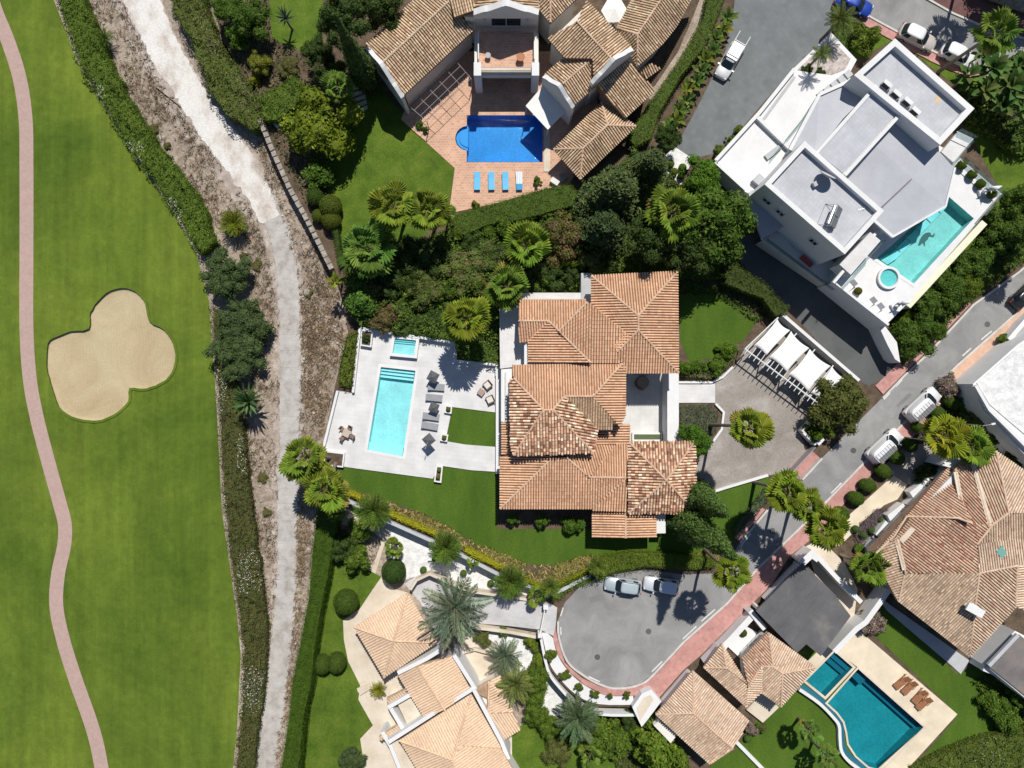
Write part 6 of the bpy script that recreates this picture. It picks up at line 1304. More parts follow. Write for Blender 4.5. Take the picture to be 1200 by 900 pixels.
def lump(c, r, colr, rng, nu=10, nv=6):
    """closed rounded lump; inside crowns it is added to block light"""
    V = []; Q = []
    for j in range(nv + 1):
        th = math.pi * j / nv
        for i in range(nu):
            a = 2 * math.pi * i / nu; k = 1 + rng.uniform(-0.08, 0.08)
            V.append((c[0] + r[0] * k * math.sin(th) * math.cos(a), c[1] + r[1] * k * math.sin(th) * math.sin(a), c[2] + r[2] * k * math.cos(th)))
    for j in range(nv):
        for i in range(nu): Q.append((j * nu + i, (j + 1) * nu + i, (j + 1) * nu + (i + 1) % nu, j * nu + (i + 1) % nu))
    return np.array(V), np.array(Q), np.zeros((0, 3), dtype=int), np.tile(np.array(colr), (len(V), 1))
def crown_mesh(name, blobs, nleaf, size, pal, seed, asp=0.5, mat=None, zmin=-0.5, core=0.78, tipcol=None, shell=(0.8, 1.12)):
    rng = np.random.default_rng(seed); g = Geo(); vol = np.array([b[3] ** 2 for b in blobs]); vol = vol / vol.sum(); mean = np.mean(np.array(pal), axis=0)
    for b, f in zip(blobs, vol):
        n = max(20, int(nleaf * f)); c = np.array(b[:3]); r = b[3]; sq = b[4] if len(b) > 4 else 1.0
        d = sphere_dirs(n, rng, zmin); rad = r * rng.uniform(shell[0], shell[1], n)
        C = c + d * rad[:, None] * np.array([1, 1, sq]); N = d + rng.normal(scale=0.55, size=(n, 3)) + np.array([0, 0, 0.25])
        tone = 1 + rng.uniform(-0.16, 0.16)
        cc = pal_pick(pal, n, rng) * tone
        if tipcol is not None: m = rng.random(n) < 0.25; cc[m] = np.array(tipcol) * (1 + rng.uniform(-0.2, 0.2, m.sum()))[:, None]
        g.add(leaves(C, N, size * rng.uniform(0.7, 1.35, n), cc, rng, asp))
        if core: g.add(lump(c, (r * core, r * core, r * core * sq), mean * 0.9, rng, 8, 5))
    return g.mesh(name, mat or M['leaf'], (0, 0, 0))
def broad_blobs(seed, K=24, flat=0.62, rmin=0.2, rmax=0.36):
    rg = random.Random(seed); out = [(0, 0, 0, 0.5)]
    while len(out) < K:
        a = rg.uniform(0, 2 * math.pi); d = rg.uniform(0.15, 0.78); z = rg.uniform(-0.45, 0.5) * (1 - 0.55 * d)
        out.append((d * math.cos(a) * rg.uniform(0.85, 1.1), d * math.sin(a) * rg.uniform(0.85, 1.1), z * flat * 1.6 + 0.12 * (1 - d), rg.uniform(rmin, rmax) * (1.1 - 0.35 * d)))
    return out
CR = {}
for k in range(4): CR['tree%d' % k] = crown_mesh('crown', broad_blobs(30 + k, 30), 5200, 0.085, GREEN, 40 + k)
for k in range(3): CR['dark%d' % k] = crown_mesh('crown', broad_blobs(50 + k, 34, rmin=0.16, rmax=0.3), 6000, 0.08, DARK, 60 + k, asp=0.42)
for k in range(2): CR['olive%d' % k] = crown_mesh('crown', broad_blobs(70 + k, 28), 5000, 0.08, OLIVE, 80 + k)
for k in range(2): CR['blue%d' % k] = crown_mesh('crown', broad_blobs(74 + k, 60, rmin=0.17, rmax=0.28), 8000, 0.06, BLUEG, 84 + k, asp=0.6)
for k in range(2): CR['red%d' % k] = crown_mesh('crown', broad_blobs(90 + k, 30, rmin=0.16, rmax=0.3), 5200, 0.075, REDDISH, 95 + k)
for k in range(3): CR['bush%d' % k] = crown_mesh('crown', broad_blobs(110 + k, 16, flat=0.75), 2200, 0.14, GREEN, 120 + k)
for k in range(2): CR['lime%d' % k] = crown_mesh('crown', broad_blobs(130 + k, 18, flat=0.75), 2600, 0.13, LIME, 135 + k)
CR['flower0'] = crown_mesh('crown', broad_blobs(140, 20, flat=0.75), 2600, 0.12, [(0.07, 0.10, 0.03), (0.10, 0.13, 0.04), (0.34, 0.19, 0.23), (0.42, 0.27, 0.29)], 141)
CR['ball0'] = crown_mesh('clipped_foliage', [(0, 0, 0, 1.0)], 3600, 0.11, [(0.060, 0.105, 0.014), (0.080, 0.130, 0.018)], 150, zmin=-0.85, core=0.96, shell=(0.96, 1.03))
CR['ball1'] = crown_mesh('clipped_foliage', [(0, 0, 0, 1.0)], 1800, 0.16, LIME, 151, zmin=-0.85, core=0.95, shell=(0.95, 1.04))
def cone_blobs(seed, K=70, slender=0.22, tip=0.04, r0=0.2):
    rg = random.Random(seed); out = []
    for i in range(K):
        t = (i + 0.5) / K; a = i * 2.4 + rg.uniform(-.3, .3); rr = slender * (1 - t) ** 0.75 * rg.uniform(0.5, 1.0)
        out.append((rr * math.cos(a), rr * math.sin(a), t, (slender * r0 * 2.2) * (1 - t) ** 0.6 + tip * 0.5, 1.25))
    return out
CR['cypress'] = crown_mesh('crown', [(0.018 * math.cos(i * 2.4) * (1 - i / 40), 0.018 * math.sin(i * 2.4) * (1 - i / 40), 0.04 + 0.93 * i / 40, 0.075 * min(1, (1.03 - i / 40) * 1.25) ** 0.9 * min(1.0, 0.5 + i / 12), 1.8) for i in range(41)], 6500, 0.02, DARK, 160, asp=0.4, mat=M['needle'], zmin=-0.8, core=0.9)
CR['conifer'] = crown_mesh('crown', cone_blobs(161, 90, 0.17, 0.03), 9000, 0.03, [(0.060, 0.115, 0.024), (0.085, 0.150, 0.032), (0.115, 0.185, 0.04)], 162, asp=0.35, mat=M['needle'], core=0.7)
# spreading dark conifer: tiers of drooping sprays
def pine_mesh(seed):
    rng = np.random.default_rng(seed); g = Geo()
    for b in range(120):
        t = (b / 120) ** 0.8; a = b * 2.399; L = (1.0 - 0.78 * t) * rng.uniform(0.65, 1.05); z0 = -0.55 + 1.35 * t; n = 46
        u = rng.uniform(0.12, 1, n); side = rng.normal(scale=0.11, size=n) * (1.15 - u * 0.6)
        x = u * L; z = z0 - 0.16 * u ** 2 * L + rng.normal(scale=0.03, size=n)
        C = np.stack([x * math.cos(a) - side * math.sin(a), x * math.sin(a) + side * math.cos(a), z], axis=1)
        N = np.stack([rng.normal(scale=0.4, size=n), rng.normal(scale=0.4, size=n), np.ones(n)], axis=1)
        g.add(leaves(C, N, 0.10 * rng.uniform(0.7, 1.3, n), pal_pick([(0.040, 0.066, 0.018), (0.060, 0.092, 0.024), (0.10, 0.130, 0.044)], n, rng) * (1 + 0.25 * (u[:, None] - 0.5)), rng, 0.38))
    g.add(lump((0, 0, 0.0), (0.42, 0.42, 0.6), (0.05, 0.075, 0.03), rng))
    return g.mesh('crown', M['needle'], (0, 0, 0))
CR['pine0'] = pine_mesh(170); CR['pine1'] = pine_mesh(171)
def trunk_mesh(seed, limbs=5):
    rg = random.Random(seed); b = MB().tube([(0, 0, 0), (0.02, 0.01, 0.3), (-0.01, 0.02, 0.62), (0.0, 0.0, 1.0)], [0.055, 0.042, 0.034, 0.018], 8)
    for i in range(limbs):
        a = i * 2.4 + rg.uniform(-.3, .3); z = 0.4 + 0.09 * i; l = rg.uniform(0.22, 0.38); b.tube([(0, 0, z), (l * 0.5 * math.cos(a), l * 0.5 * math.sin(a), z + 0.12), (l * math.cos(a), l * math.sin(a), z + 0.3)], [0.024, 0.016, 0.007], 6)
    return b.mesh('trunk', M['bark'])
TRUNK = [trunk_mesh(k) for k in range(3)]
cnt = {}
def tree(kind, px, py, r, h, label, z0=0.0, tint=(1, 1, 1), cat='tree', name=None, group=None, flat=None, hc=None):
    """crown seen at pixel (px,py) with pixel radius r; total height h above z0"""
    keys = [k for k in CR if k.rstrip('0123456789') == kind]; cnt[kind] = cnt.get(kind, 0) + 1; me = CR[keys[cnt[kind] % len(keys)]]
    zc = z0 + h * (hc or 0.66); p = P(px, py, zc); rr = 1.13 * r / 10 * (HC - zc) / HC
    t = thing(name or {'tree': 'tree', 'dark': 'evergreen_tree', 'olive': 'olive_tree', 'blue': 'pine_bush', 'red': 'red_leaf_shrub', 'bush': 'bush', 'lime': 'lime_bush', 'flower': 'flowering_shrub', 'pine': 'conifer'}[kind], (p.x, p.y, z0), label, cat, group, R.uniform(0, 6.28))
    vz = min(rr * (flat or 0.8), h * 0.5)
    obj('trunk', R.choice(TRUNK), t, (0, 0, 0), (0, 0, 0), (rr * 0.9, rr * 0.9, h * 0.8))
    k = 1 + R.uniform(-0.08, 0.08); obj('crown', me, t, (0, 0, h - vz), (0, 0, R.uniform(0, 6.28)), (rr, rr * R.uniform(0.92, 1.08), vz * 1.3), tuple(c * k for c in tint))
    return t
def ball(px, py, r, label, z0=0.0, kind='ball0', h=None, group=None, tint=(1, 1, 1), sy=1.0, name='clipped_shrub', rot=0.0):
    rr = r / 10 * (HC - z0 - r / 10) / HC; hh = h or rr * 2.05; p = P(px, py, z0 + hh * 0.6)
    t = thing(name, (p.x, p.y, z0), label, 'shrub', group, rot); MB().tube([(0, 0, 0), (0, 0, hh * 0.4)], 0.05, 6).build('stem', M['bark'], t)
    obj('foliage', CR[kind], t, (0, 0, hh * 0.5), (0, 0, R.uniform(-0.2, 0.2)), (rr, rr * sy, hh * 0.5), tint); return t
# --- fan palm
def fan_frond(seed, n=16, pet=0.70, rad=0.56):
    """stalk plus a pleated, nearly round blade whose tips split and droop"""
    rng = random.Random(seed); V = []; T = []; Q = []; C = []
    g1, g2 = (0.115, 0.175, 0.018), (0.20, 0.245, 0.03)
    V += [(0, -0.02, 0), (0, 0.02, 0), (pet, 0.014, 0.03), (pet, -0.014, 0.03)]; Q.append((0, 3, 2, 1)); C += [(0.16, 0.16, 0.05)] * 4
    span = math.radians(128); f = rng.uniform(0.74, 0.84)
    p = lambda rr, aa, z: (pet + rr * math.cos(aa), rr * math.sin(aa), z)
    for i in range(n):
        a = -span + 2 * span * (i + 0.5) / n; da = span / n; r = rad * (0.86 + 0.14 * math.cos(a)) * rng.uniform(0.93, 1.05); b = len(V); dz = -0.16 * abs(math.sin(a))
        V += [(pet, 0, 0.03), p(rad * f * (0.86 + 0.14 * math.cos(a - da)), a - da, 0.0 + dz), p(r * f, a, 0.06 + dz), p(rad * f * (0.86 + 0.14 * math.cos(a + da)), a + da, 0.0 + dz), p(r * 1.04, a + rng.uniform(-0.5, 0.5) * da, -0.05 * rng.uniform(0.4, 2.2) + dz)]
        T += [(b, b + 1, b + 2), (b, b + 2, b + 3), (b + 1, b + 4, b + 2), (b + 2, b + 4, b + 3)]
        k = rng.uniform(0.85, 1.15); u = rng.random(); cc = [g1[j] + (g2[j] - g1[j]) * u for j in range(3)]; C += [[x * k for x in cc]] * 5
    return npmesh('frond', V, Q, T, M['leaf'], np.array(C))
FAN = [fan_frond(k) for k in range(3)]
def feather_frond(seed, n=30, col1=(0.095, 0.135, 0.05), col2=(0.16, 0.20, 0.085), wid=0.17, arch=0.32, lw=0.02):
    rng = random.Random(seed); V = []; T = []; Q = []; C = []; pts = []
    for i in range(n + 1):
        u = i / n; pts.append((u * (1 - 0.06 * u), 0.0, 0.16 * u - arch * u * u))
    for i in range(n):
        a, b = pts[i], pts[i + 1]; w = 0.012 * (1 - i / n) + 0.003; o = len(V); V += [(a[0], -w, a[2]), (b[0], -w, b[2]), (b[0], w, b[2]), (a[0], w, a[2])]; Q.append((o, o + 1, o + 2, o + 3)); C += [(0.20, 0.19, 0.09)] * 4
        u = i / n
        if u < 0.1: continue
        L = wid * (math.sin(math.pi * min(1, 0.15 + u * 0.85)) ** 0.6) * rng.uniform(0.85, 1.1); k = rng.uniform(0, 1); c = [col1[j] + (col2[j] - col1[j]) * k for j in range(3)]
        for s in (-1, 1):
            o = len(V); x, z = a[0], a[2]; f = 0.55 + 0.3 * u; rise = rng.uniform(0.0, 0.35) * L
            V += [(x, s * 0.005, z), (x + L * f * 0.5 + lw, s * L * 0.5, z + rise), (x + L * f, s * L, z + rise * 0.6 - 0.03), (x + L * f * 0.5 - lw, s * L * 0.5, z + rise)]; Q.append((o, o + 1, o + 2, o + 3)); C += [c] * 4
    return npmesh('frond', V, Q, T, M['leaf'], np.array(C))
FEA = [feather_frond(200 + k) for k in range(3)]
CYC = [feather_frond(210 + k, 16, (0.105, 0.16, 0.018), (0.18, 0.235, 0.03), 0.22, 0.45, 0.035) for k in range(2)]
AGA = []
for k in range(2):
    V = []; Q = []
    for i in range(6):
        u = i / 5; w = 0.07 * math.sin(math.pi * min(1, 0.2 + 0.8 * u)) + 0.002; z = 0.25 * u - 0.18 * u * u; V += [(u, -w, z + 0.02), (u, 0, z), (u, w, z + 0.02)]
    for i in range(5): Q += [(3 * i, 3 * i + 3, 3 * i + 4, 3 * i + 1), (3 * i + 1, 3 * i + 4, 3 * i + 5, 3 * i + 2)]
    AGA.append(npmesh('leaf', V, Q, None, M['leaf'], np.tile(np.array([(0.13, 0.165, 0.09), (0.10, 0.14, 0.05)][k]), (len(V), 1))))
PAD = []
for k in range(3):       # paddle leaf of a banana or strelitzia
    V = []; Q = []; rg = random.Random(300 + k); C = []
    for i in range(9):
        u = i / 8; w = 0.015 if u < 0.3 else 0.16 * math.sin(math.pi * min(1, (u - 0.25) / 0.75)) ** 0.7 + 0.003; z = 0.55 * u - 0.55 * u * u; j = rg.uniform(-0.012, 0.012)
        V += [(u * 0.95, -w + j, z + w * 0.25), (u * 0.95, 0, z), (u * 0.95, w + j, z + w * 0.25)]; c = [(0.085, 0.145, 0.028), (0.12, 0.18, 0.035), (0.17, 0.19, 0.045)][k]; C += [c] * 3
    for i in range(8): Q += [(3 * i, 3 * i + 3, 3 * i + 4, 3 * i + 1), (3 * i + 1, 3 * i + 4, 3 * i + 5, 3 * i + 2)]
    PAD.append(npmesh('leaf', V, Q, None, M['leaf'], np.array(C)))
def palm(px, py, r, h, label, kind='fan', z0=0.0, base=None, n=None, tint=(1, 1, 1), name=None, group=None, dead=5, cat='palm tree', part='frond'):
    top = P(px, py, z0 + h); b = P(*base, z0) if base else Vector((top.x, top.y, z0)); rr = r / 10 * (HC - z0 - h) / HC * (0.94 if kind == 'fan' else 1)
    t = thing(name or {'fan': 'fan_palm', 'date': 'date_palm', 'cycad': 'cycad', 'agave': 'agave', 'paddle': 'banana_plant'}[kind], b, label, cat, group); d = top - b
    meshes, n0, el0, el1 = {'fan': (FAN, 26, 84, -24), 'date': (FEA, 40, 76, -22), 'cycad': (CYC, 40, 72, 2), 'agave': (AGA, 22, 78, 5), 'paddle': (PAD, 10, 70, 18)}[kind]; n = int((n or n0) * (0.72 if kind == 'fan' and n else 1))
    tw = max(0.1, 0.19 * min(1, h / 5)) if kind in ('fan', 'date') else 0.12
    if h > 0.6:
        bend = Vector((R.uniform(-.2, .2), R.uniform(-.2, .2), 0)) * min(1, h / 8)
        MB().tube([Vector((0, 0, 0)), d * 0.25 + bend * 0.6, d * 0.55 + bend, d * 0.8 + bend * 0.6, d], [tw * 1.35, tw * 1.05, tw * 0.9, tw * 0.9, tw * 1.25], 8).build('trunk', M['palm_bark'], t)
    for i in range(n):
        u = (i + 0.5) / n; el = math.radians(el0 + (el1 - el0) * u ** 0.85 + R.uniform(-6, 6)); az = i * 2.39996 + R.uniform(-.2, .2)
        s = rr * (0.78 + 0.3 * math.sin(math.pi * min(1, 0.2 + u * 0.8))) * (R.uniform(0.78, 1.18) if kind == 'fan' else R.uniform(0.9, 1.1)) / (1.16 if kind == 'fan' else 1.0)
        if kind == 'fan' and u < 0.25: s *= 0.72 + 1.1 * u
        old = kind == 'fan' and i >= n - dead; k = R.uniform(0.62, 1.3)
        hue = R.uniform(0.78, 1.05); c = (1.7, 1.15, 2.2) if old else (tint[0] * k * hue, tint[1] * k, tint[2] * k)
        o = obj(part, R.choice(meshes), t, d, (0, 0, 0), (s, s, s), c); o.rotation_euler = (R.uniform(-.55, .55), -el, az); o.rotation_mode = 'XYZ'
    return t
def hedge(px, z0, h, label, pal=GREEN, dens=42, leaf=0.17, name='hedge', seed=0, wob=0.18, flowers=None, mat=None, cat='hedge', group=None, fat=0.12, kind=None):
    """hedge filling the pixel polygon: an inner mass plus leaves over top and sides"""
    rng = np.random.default_rng(400 + seed); top = z0 + h; W = ccw(PW(px, top)); poly = [(p.x, p.y) for p in W]; A = abs(area2(W)) / 2; c = sum(W, Vector()) / len(W)
    t = thing(name, (c.x, c.y, z0), label, cat, group); g = Geo(); mean = np.mean(np.array(pal), axis=0)
    def hz(x, y): return h + wob * (np.sin(x * 1.3 + 0.7 * y) * np.sin(y * 1.1 - 0.4 * x) + 0.7 * np.sin(3.1 * x + 1.7) * np.sin(2.7 * y) + 0.5 * np.sin(5.3 * x - 2 * y) * np.sin(4.7 * y + x))
    n = int(A * dens * 1.9); x0, x1 = min(p[0] for p in poly), max(p[0] for p in poly); y0, y1 = min(p[1] for p in poly), max(p[1] for p in poly)
    m = int(n * (x1 - x0) * (y1 - y0) / max(A, 0.1)); m = min(m, 400000); x = rng.uniform(x0, x1, m); y = rng.uniform(y0, y1, m); k = in_poly(x, y, poly); x, y = x[k], y[k]
    if len(x):
        z = z0 + hz(x, y) + rng.uniform(-0.14, 0.1, len(x)); C = np.stack([x, y, z], axis=1); N = rng.normal(scale=0.5, size=C.shape) + np.array([0, 0, 1.0])
        tone = 1 + 0.22 * np.sin(x * 0.9 + y * 0.5) * np.sin(y * 0.8 - x * 0.33) + 0.3 * (np.sin(x * 4.1 + 2.3 * y) * np.sin(y * 3.7 - 1.9 * x)); cc = pal_pick(pal, len(x), rng) * tone[:, None]
        if flowers: f = (rng.random(len(x)) < flowers[1]) & (np.sin(x * 0.7 + 1) * np.sin(y * 0.45 + 2) > flowers[2]); cc[f] = np.array(flowers[0])
        g.add(leaves(C - np.array(c), N, leaf * rng.uniform(0.7, 1.3, len(x)), cc, rng))
    for i in range(len(W)):
        a, b = W[i], W[(i + 1) % len(W)]; L = (b - a).length; nn = Vector((b.y - a.y, a.x - b.x, 0)).normalized(); ns = int(L * h * dens)
        if ns < 1: continue
        u = rng.random(ns); zz = rng.random(ns) ** 0.8; C = np.array(a)[None, :] + (np.array(b) - np.array(a))[None, :] * u[:, None]; C[:, 2] = z0 + zz * h; C += np.array(nn)[None, :] * rng.uniform(-0.15, fat, ns)[:, None]
        N = np.array(nn)[None, :] + rng.normal(scale=0.5, size=(ns, 3)) + np.array([0, 0, 0.3]); g.add(leaves(C - np.array(c), N, leaf * rng.uniform(0.7, 1.3, ns), pal_pick(pal, ns, rng), rng))
    core = inset([Vector((p.x, p.y, top - 0.16 - wob)) for p in W], 0.12); V, F = poly_faces(core); b = len(V); nV = len(core); V = list(V) + [Vector((p.x, p.y, z0)) for p in core]
    F = list(F) + [(i, b + i, b + (i + 1) % nV, (i + 1) % nV) for i in range(nV)]
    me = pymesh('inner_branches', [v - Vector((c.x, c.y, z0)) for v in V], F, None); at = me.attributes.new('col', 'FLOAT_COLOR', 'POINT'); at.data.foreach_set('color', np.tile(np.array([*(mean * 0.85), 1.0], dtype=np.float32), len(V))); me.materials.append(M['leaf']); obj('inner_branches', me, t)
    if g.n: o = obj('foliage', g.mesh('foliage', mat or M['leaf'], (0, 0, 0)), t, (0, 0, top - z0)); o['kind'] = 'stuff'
    if kind: t['kind'] = kind
    return t
def tufts(name, label, polys, z0, dens, pal, seed, hgt=(0.2, 0.5), wid=0.05, lean=0.9, blades=5, cat='grass'):
    rng = np.random.default_rng(700 + seed); g = Geo()
    for px in polys:
        W = ccw(PW(px, z0)); poly = [(p.x, p.y) for p in W]; A = abs(area2(W)) / 2; x0, x1 = min(p[0] for p in poly), max(p[0] for p in poly); y0, y1 = min(p[1] for p in poly), max(p[1] for p in poly)
        m = int(dens * (x1 - x0) * (y1 - y0)); x = rng.uniform(x0, x1, m); y = rng.uniform(y0, y1, m); k = in_poly(x, y, poly) & (np.sin(x * 0.55 + 0.3 * y) * np.sin(y * 0.4 - 0.2 * x + 1) + rng.normal(scale=0.35, size=m) > -0.25); x, y = x[k], y[k]
        x = np.repeat(x, blades) + rng.normal(scale=0.1, size=len(x) * blades); y = np.repeat(y, blades) + rng.normal(scale=0.1, size=len(y) * blades); n = len(x); cb = np.repeat(pal_pick(pal, max(1, n // blades), rng, 0.25), blades, axis=0)[:n]
        a = rng.uniform(0, 6.283, n); h = rng.uniform(*hgt, n); dx, dy = np.cos(a), np.sin(a); l = h * lean * rng.uniform(0.5, 1.2, n)
        p = np.stack([x, y, np.full(n, z0)], axis=1); s = np.stack([-dy, dx, np.zeros(n)], axis=1) * wid; tip = p + np.stack([dx * l, dy * l, h], axis=1)
        V = np.stack([p - s, p + s, tip], axis=1).reshape(-1, 3); T = (np.arange(n) * 3)[:, None] + np.array([0, 1, 2]); g.add((V, np.zeros((0, 4), dtype=int), T, np.repeat(cb * (1 + rng.uniform(-0.2, 0.2, n))[:, None], 3, axis=0)))
    o = obj(name, g.mesh(name, M['straw'], (0, 0, z0)), None, (0, 0, z0)); tag(o, label, cat, kind='stuff'); return o
# ------------------------------------------------------------------ hedges
ORD = ['first', 'second', 'third', 'fourth', 'fifth', 'sixth', 'seventh', 'eighth', 'ninth', 'tenth', 'eleventh', 'twelfth']
HB = [(0.075, 0.105, 0.022), (0.105, 0.125, 0.028), (0.16, 0.105, 0.06), (0.055, 0.085, 0.018)]
hedge(ragged([(60, -20), (64, 0), (79, 38), (91, 73), (128, 133), (158, 183), (201, 243), (231, 297), (252, 284), (233, 233), (207, 200), (177, 160), (147, 110), (130, 77), (110, 33), (97, 0), (90, -20)], 2.2, 6), LOW, 2.0, 'long leafy green hedge between upper fairway and dirt bank', GREEN, 40, 0.2, seed=1, wob=0.5, flowers=((0.55, 0.55, 0.48), 0.25, 0.72))
hedge(ragged([(246, 360), (249, 400), (256, 500), (261, 600), (264, 620), (278, 717), (283, 767), (279, 850), (272, 920), (294, 920), (300, 867), (308, 807), (312, 750), (307, 683), (297, 620), (290, 560), (286, 520), (281, 480), (270, 430), (268, 370)], 1.6, 6), LOW, 1.5, 'long brownish hedge with white blossom between lower fairway and track', HB, 40, 0.18, seed=2, wob=0.4, flowers=((0.56, 0.54, 0.49), 0.22, 0.35))
hedge(ragged([(190, -20), (206, 20), (227, 57), (240, 97), (267, 133), (294, 152), (318, 132), (300, 110), (283, 87), (253, 43), (232, -20)], 2.6, 7), LOW, 2.8, 'thick flowering hedge along the right side of the gravel track', GREEN + [(0.14, 0.09, 0.06)], 40, 0.2, seed=3, wob=0.55, flowers=((0.40, 0.25, 0.22), 0.12, 0.3))
hedge([(300, 113), (322, 100), (345, 88), (358, 100), (345, 125), (322, 140), (310, 140)], 0.0, 2.0, 'rounded end of the flowering hedge above the stone wall', GREEN, 40, 0.2, seed=4, wob=0.3)
hedge([(527, 252), (575, 238), (640, 219), (668, 215), (678, 224), (672, 241), (612, 257), (570, 264), (545, 276), (532, 272)], 0.0, 2.0, 'clipped dark green hedge below the brick pool terrace', [(0.065, 0.115, 0.012), (0.09, 0.145, 0.016)], 60, 0.13, seed=5, wob=0.1)
hedge([(833, -20), (824, 20), (800, 63), (775, 100), (757, 125), (735, 160), (745, 172), (764, 162), (773, 133), (800, 87), (830, 50), (853, -10), (856, -20)], 0.0, 2.0, 'clipped green hedge beside the earth path of the brown tiled house', [(0.075, 0.125, 0.014), (0.10, 0.15, 0.018)], 55, 0.14, seed=6, wob=0.1)
hedge([(850, 312), (858, 305), (901, 334), (910, 345), (926, 360), (922, 368), (910, 371), (895, 350), (850, 332)], 0.0, 2.4, 'dark hedge between the villa lawn and the side ramp', [(0.055, 0.085, 0.016), (0.075, 0.105, 0.02)], 50, 0.15, seed=7, wob=0.3)
hedge([(696, 655), (740, 647), (790, 649), (838, 655), (842, 666), (800, 668), (760, 665), (720, 672), (702, 682), (692, 671)], 0.0, 1.6, 'bright green hedge behind the two parked cars at the turning circle', [(0.08, 0.135, 0.015), (0.11, 0.165, 0.018), (0.14, 0.17, 0.022)], 50, 0.15, seed=8, wob=0.25)
YL = [(0.36, 0.34, 0.014), (0.27, 0.29, 0.018), (0.44, 0.40, 0.025)]
for k, (q, w) in enumerate((([(403, 573), (416, 576), (428, 583), (425, 588), (404, 580)], 'at the left end under the palms'), ([(455, 597), (485, 610), (514, 624), (512, 630), (482, 618), (453, 604)], 'in the middle stretch'), ([(545, 640), (570, 651), (592, 664), (589, 670), (566, 659), (543, 647)], 'before the wall corner'), ([(600, 672), (625, 680), (641, 688), (655, 682), (690, 664), (692, 670), (656, 688), (641, 693), (622, 686), (600, 678)], 'round the corner towards the turning circle'))):
    hedge(q, 0.0, 0.85, 'yellow leaved low hedge on the grey retaining wall, ' + w, YL if k < 3 else YL + GREEN, 60, 0.12, 'yellow_hedge', seed=20 + k, wob=0.1, group='yellow hedges on the retaining wall')
hedge([(386, 560), (400, 580), (392, 625), (384, 675), (374, 725), (368, 765), (365, 800), (356, 840), (352, 880), (347, 930), (320, 930), (328, 900), (337, 840), (341, 800), (351, 750), (360, 700), (364, 650), (370, 600)], LOW, 3.1, 'tall wavy clipped hedge between the track and the southern lawn', [(0.055, 0.105, 0.010), (0.075, 0.130, 0.014)], 50, 0.14, seed=9, wob=0.22)
hedge([(1062, 940), (1072, 905), (1108, 885), (1150, 868), (1215, 852), (1215, 940)], 0.0, 1.6, 'leafy hedge with pale flowers in the bottom right corner', GREEN + OLIVE, 36, 0.2, seed=10, wob=0.4, flowers=((0.4, 0.4, 0.36), 0.06, 0.2))
hedge([(388, 266), (396, 268), (402, 305), (396, 312)], 0.0, 1.4, 'small boxed hedge at the left edge of the northern lawn', [(0.05, 0.085, 0.016), (0.065, 0.105, 0.02)], 60, 0.13, seed=11, wob=0.05)
hedge([(800, 442), (798, 434), (812, 428), (826, 430), (842, 420), (858, 408), (864, 420), (848, 436), (832, 444)], 0.0, 0.9, 'low mixed border between villa lawn and white walkway', OLIVE + [(0.22, 0.22, 0.13)], 40, 0.18, seed=12, wob=0.2)
hedge([(797, 475), (832, 474), (843, 485), (842, 500), (834, 512), (797, 512)], 0.0, 0.5, 'heather and lavender bed below the white walkway', [(0.10, 0.12, 0.08), (0.14, 0.12, 0.06), (0.08, 0.11, 0.035), (0.13, 0.15, 0.12)], 45, 0.16, 'heather_bed', seed=13, wob=0.2, cat='flower bed')
hedge([(1002, 628), (1010, 613), (1030, 596), (1046, 598), (1036, 612), (1020, 632), (1008, 640)], 0.0, 0.5, 'purple flowering lavender bed beside the beige entrance path', [(0.17, 0.08, 0.16), (0.09, 0.12, 0.05), (0.11, 0.13, 0.05), (0.2, 0.11, 0.19)], 45, 0.16, 'lavender_bed', seed=14, wob=0.2, cat='flower bed')
hedge([(878, 596), (898, 572), (906, 580), (895, 594), (866, 628), (858, 622)], 0.0, 0.7, 'bluish low planting between small lawn and street', [(0.10, 0.135, 0.07), (0.07, 0.10, 0.03), (0.13, 0.16, 0.10)], 40, 0.18, seed=15, wob=0.25)
hedge([(405, 392), (419, 388), (412, 455), (396, 452), (398, 420)], 0.0, 1.2, 'yellow green shrubs along the left edge of the pool terrace', [(0.10, 0.145, 0.016), (0.15, 0.18, 0.02), (0.06, 0.09, 0.02)], 36, 0.22, seed=16, wob=0.5)
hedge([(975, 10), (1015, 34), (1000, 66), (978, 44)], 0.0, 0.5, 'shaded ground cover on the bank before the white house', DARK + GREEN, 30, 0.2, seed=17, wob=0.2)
hedge([(1195, 60), (1215, 70), (1215, 175), (1195, 180), (1170, 160), (1120, 130), (1112, 108), (1150, 98)], 0.0, 1.5, 'dense dark planting right of the white house', GREEN + DARK, 24, 0.35, seed=18, wob=0.6)
hedge([(640, 690), (648, 684), (690, 668), (696, 684), (672, 690), (655, 704), (646, 706)], 0.0, 0.5, 'low shaded planting at the corner of the turning circle', GREEN, 36, 0.18, seed=19, wob=0.2)
tufts('ornamental_grass', 'band of straw coloured ornamental grass along the lower edge of the villa lawn', [[(560, 637), (610, 657), (650, 662), (690, 651), (700, 655), (690, 663), (655, 680), (640, 687), (622, 679), (580, 661)], [(770, 646), (842, 648), (838, 655), (790, 650)], [(430, 580), (500, 604), (560, 637), (556, 645), (500, 616), (440, 590)]], 0.0, 60, [(0.50, 0.39, 0.16), (0.40, 0.34, 0.13), (0.24, 0.25, 0.06)], 1, (0.25, 0.6), 0.06, 0.7, 6)
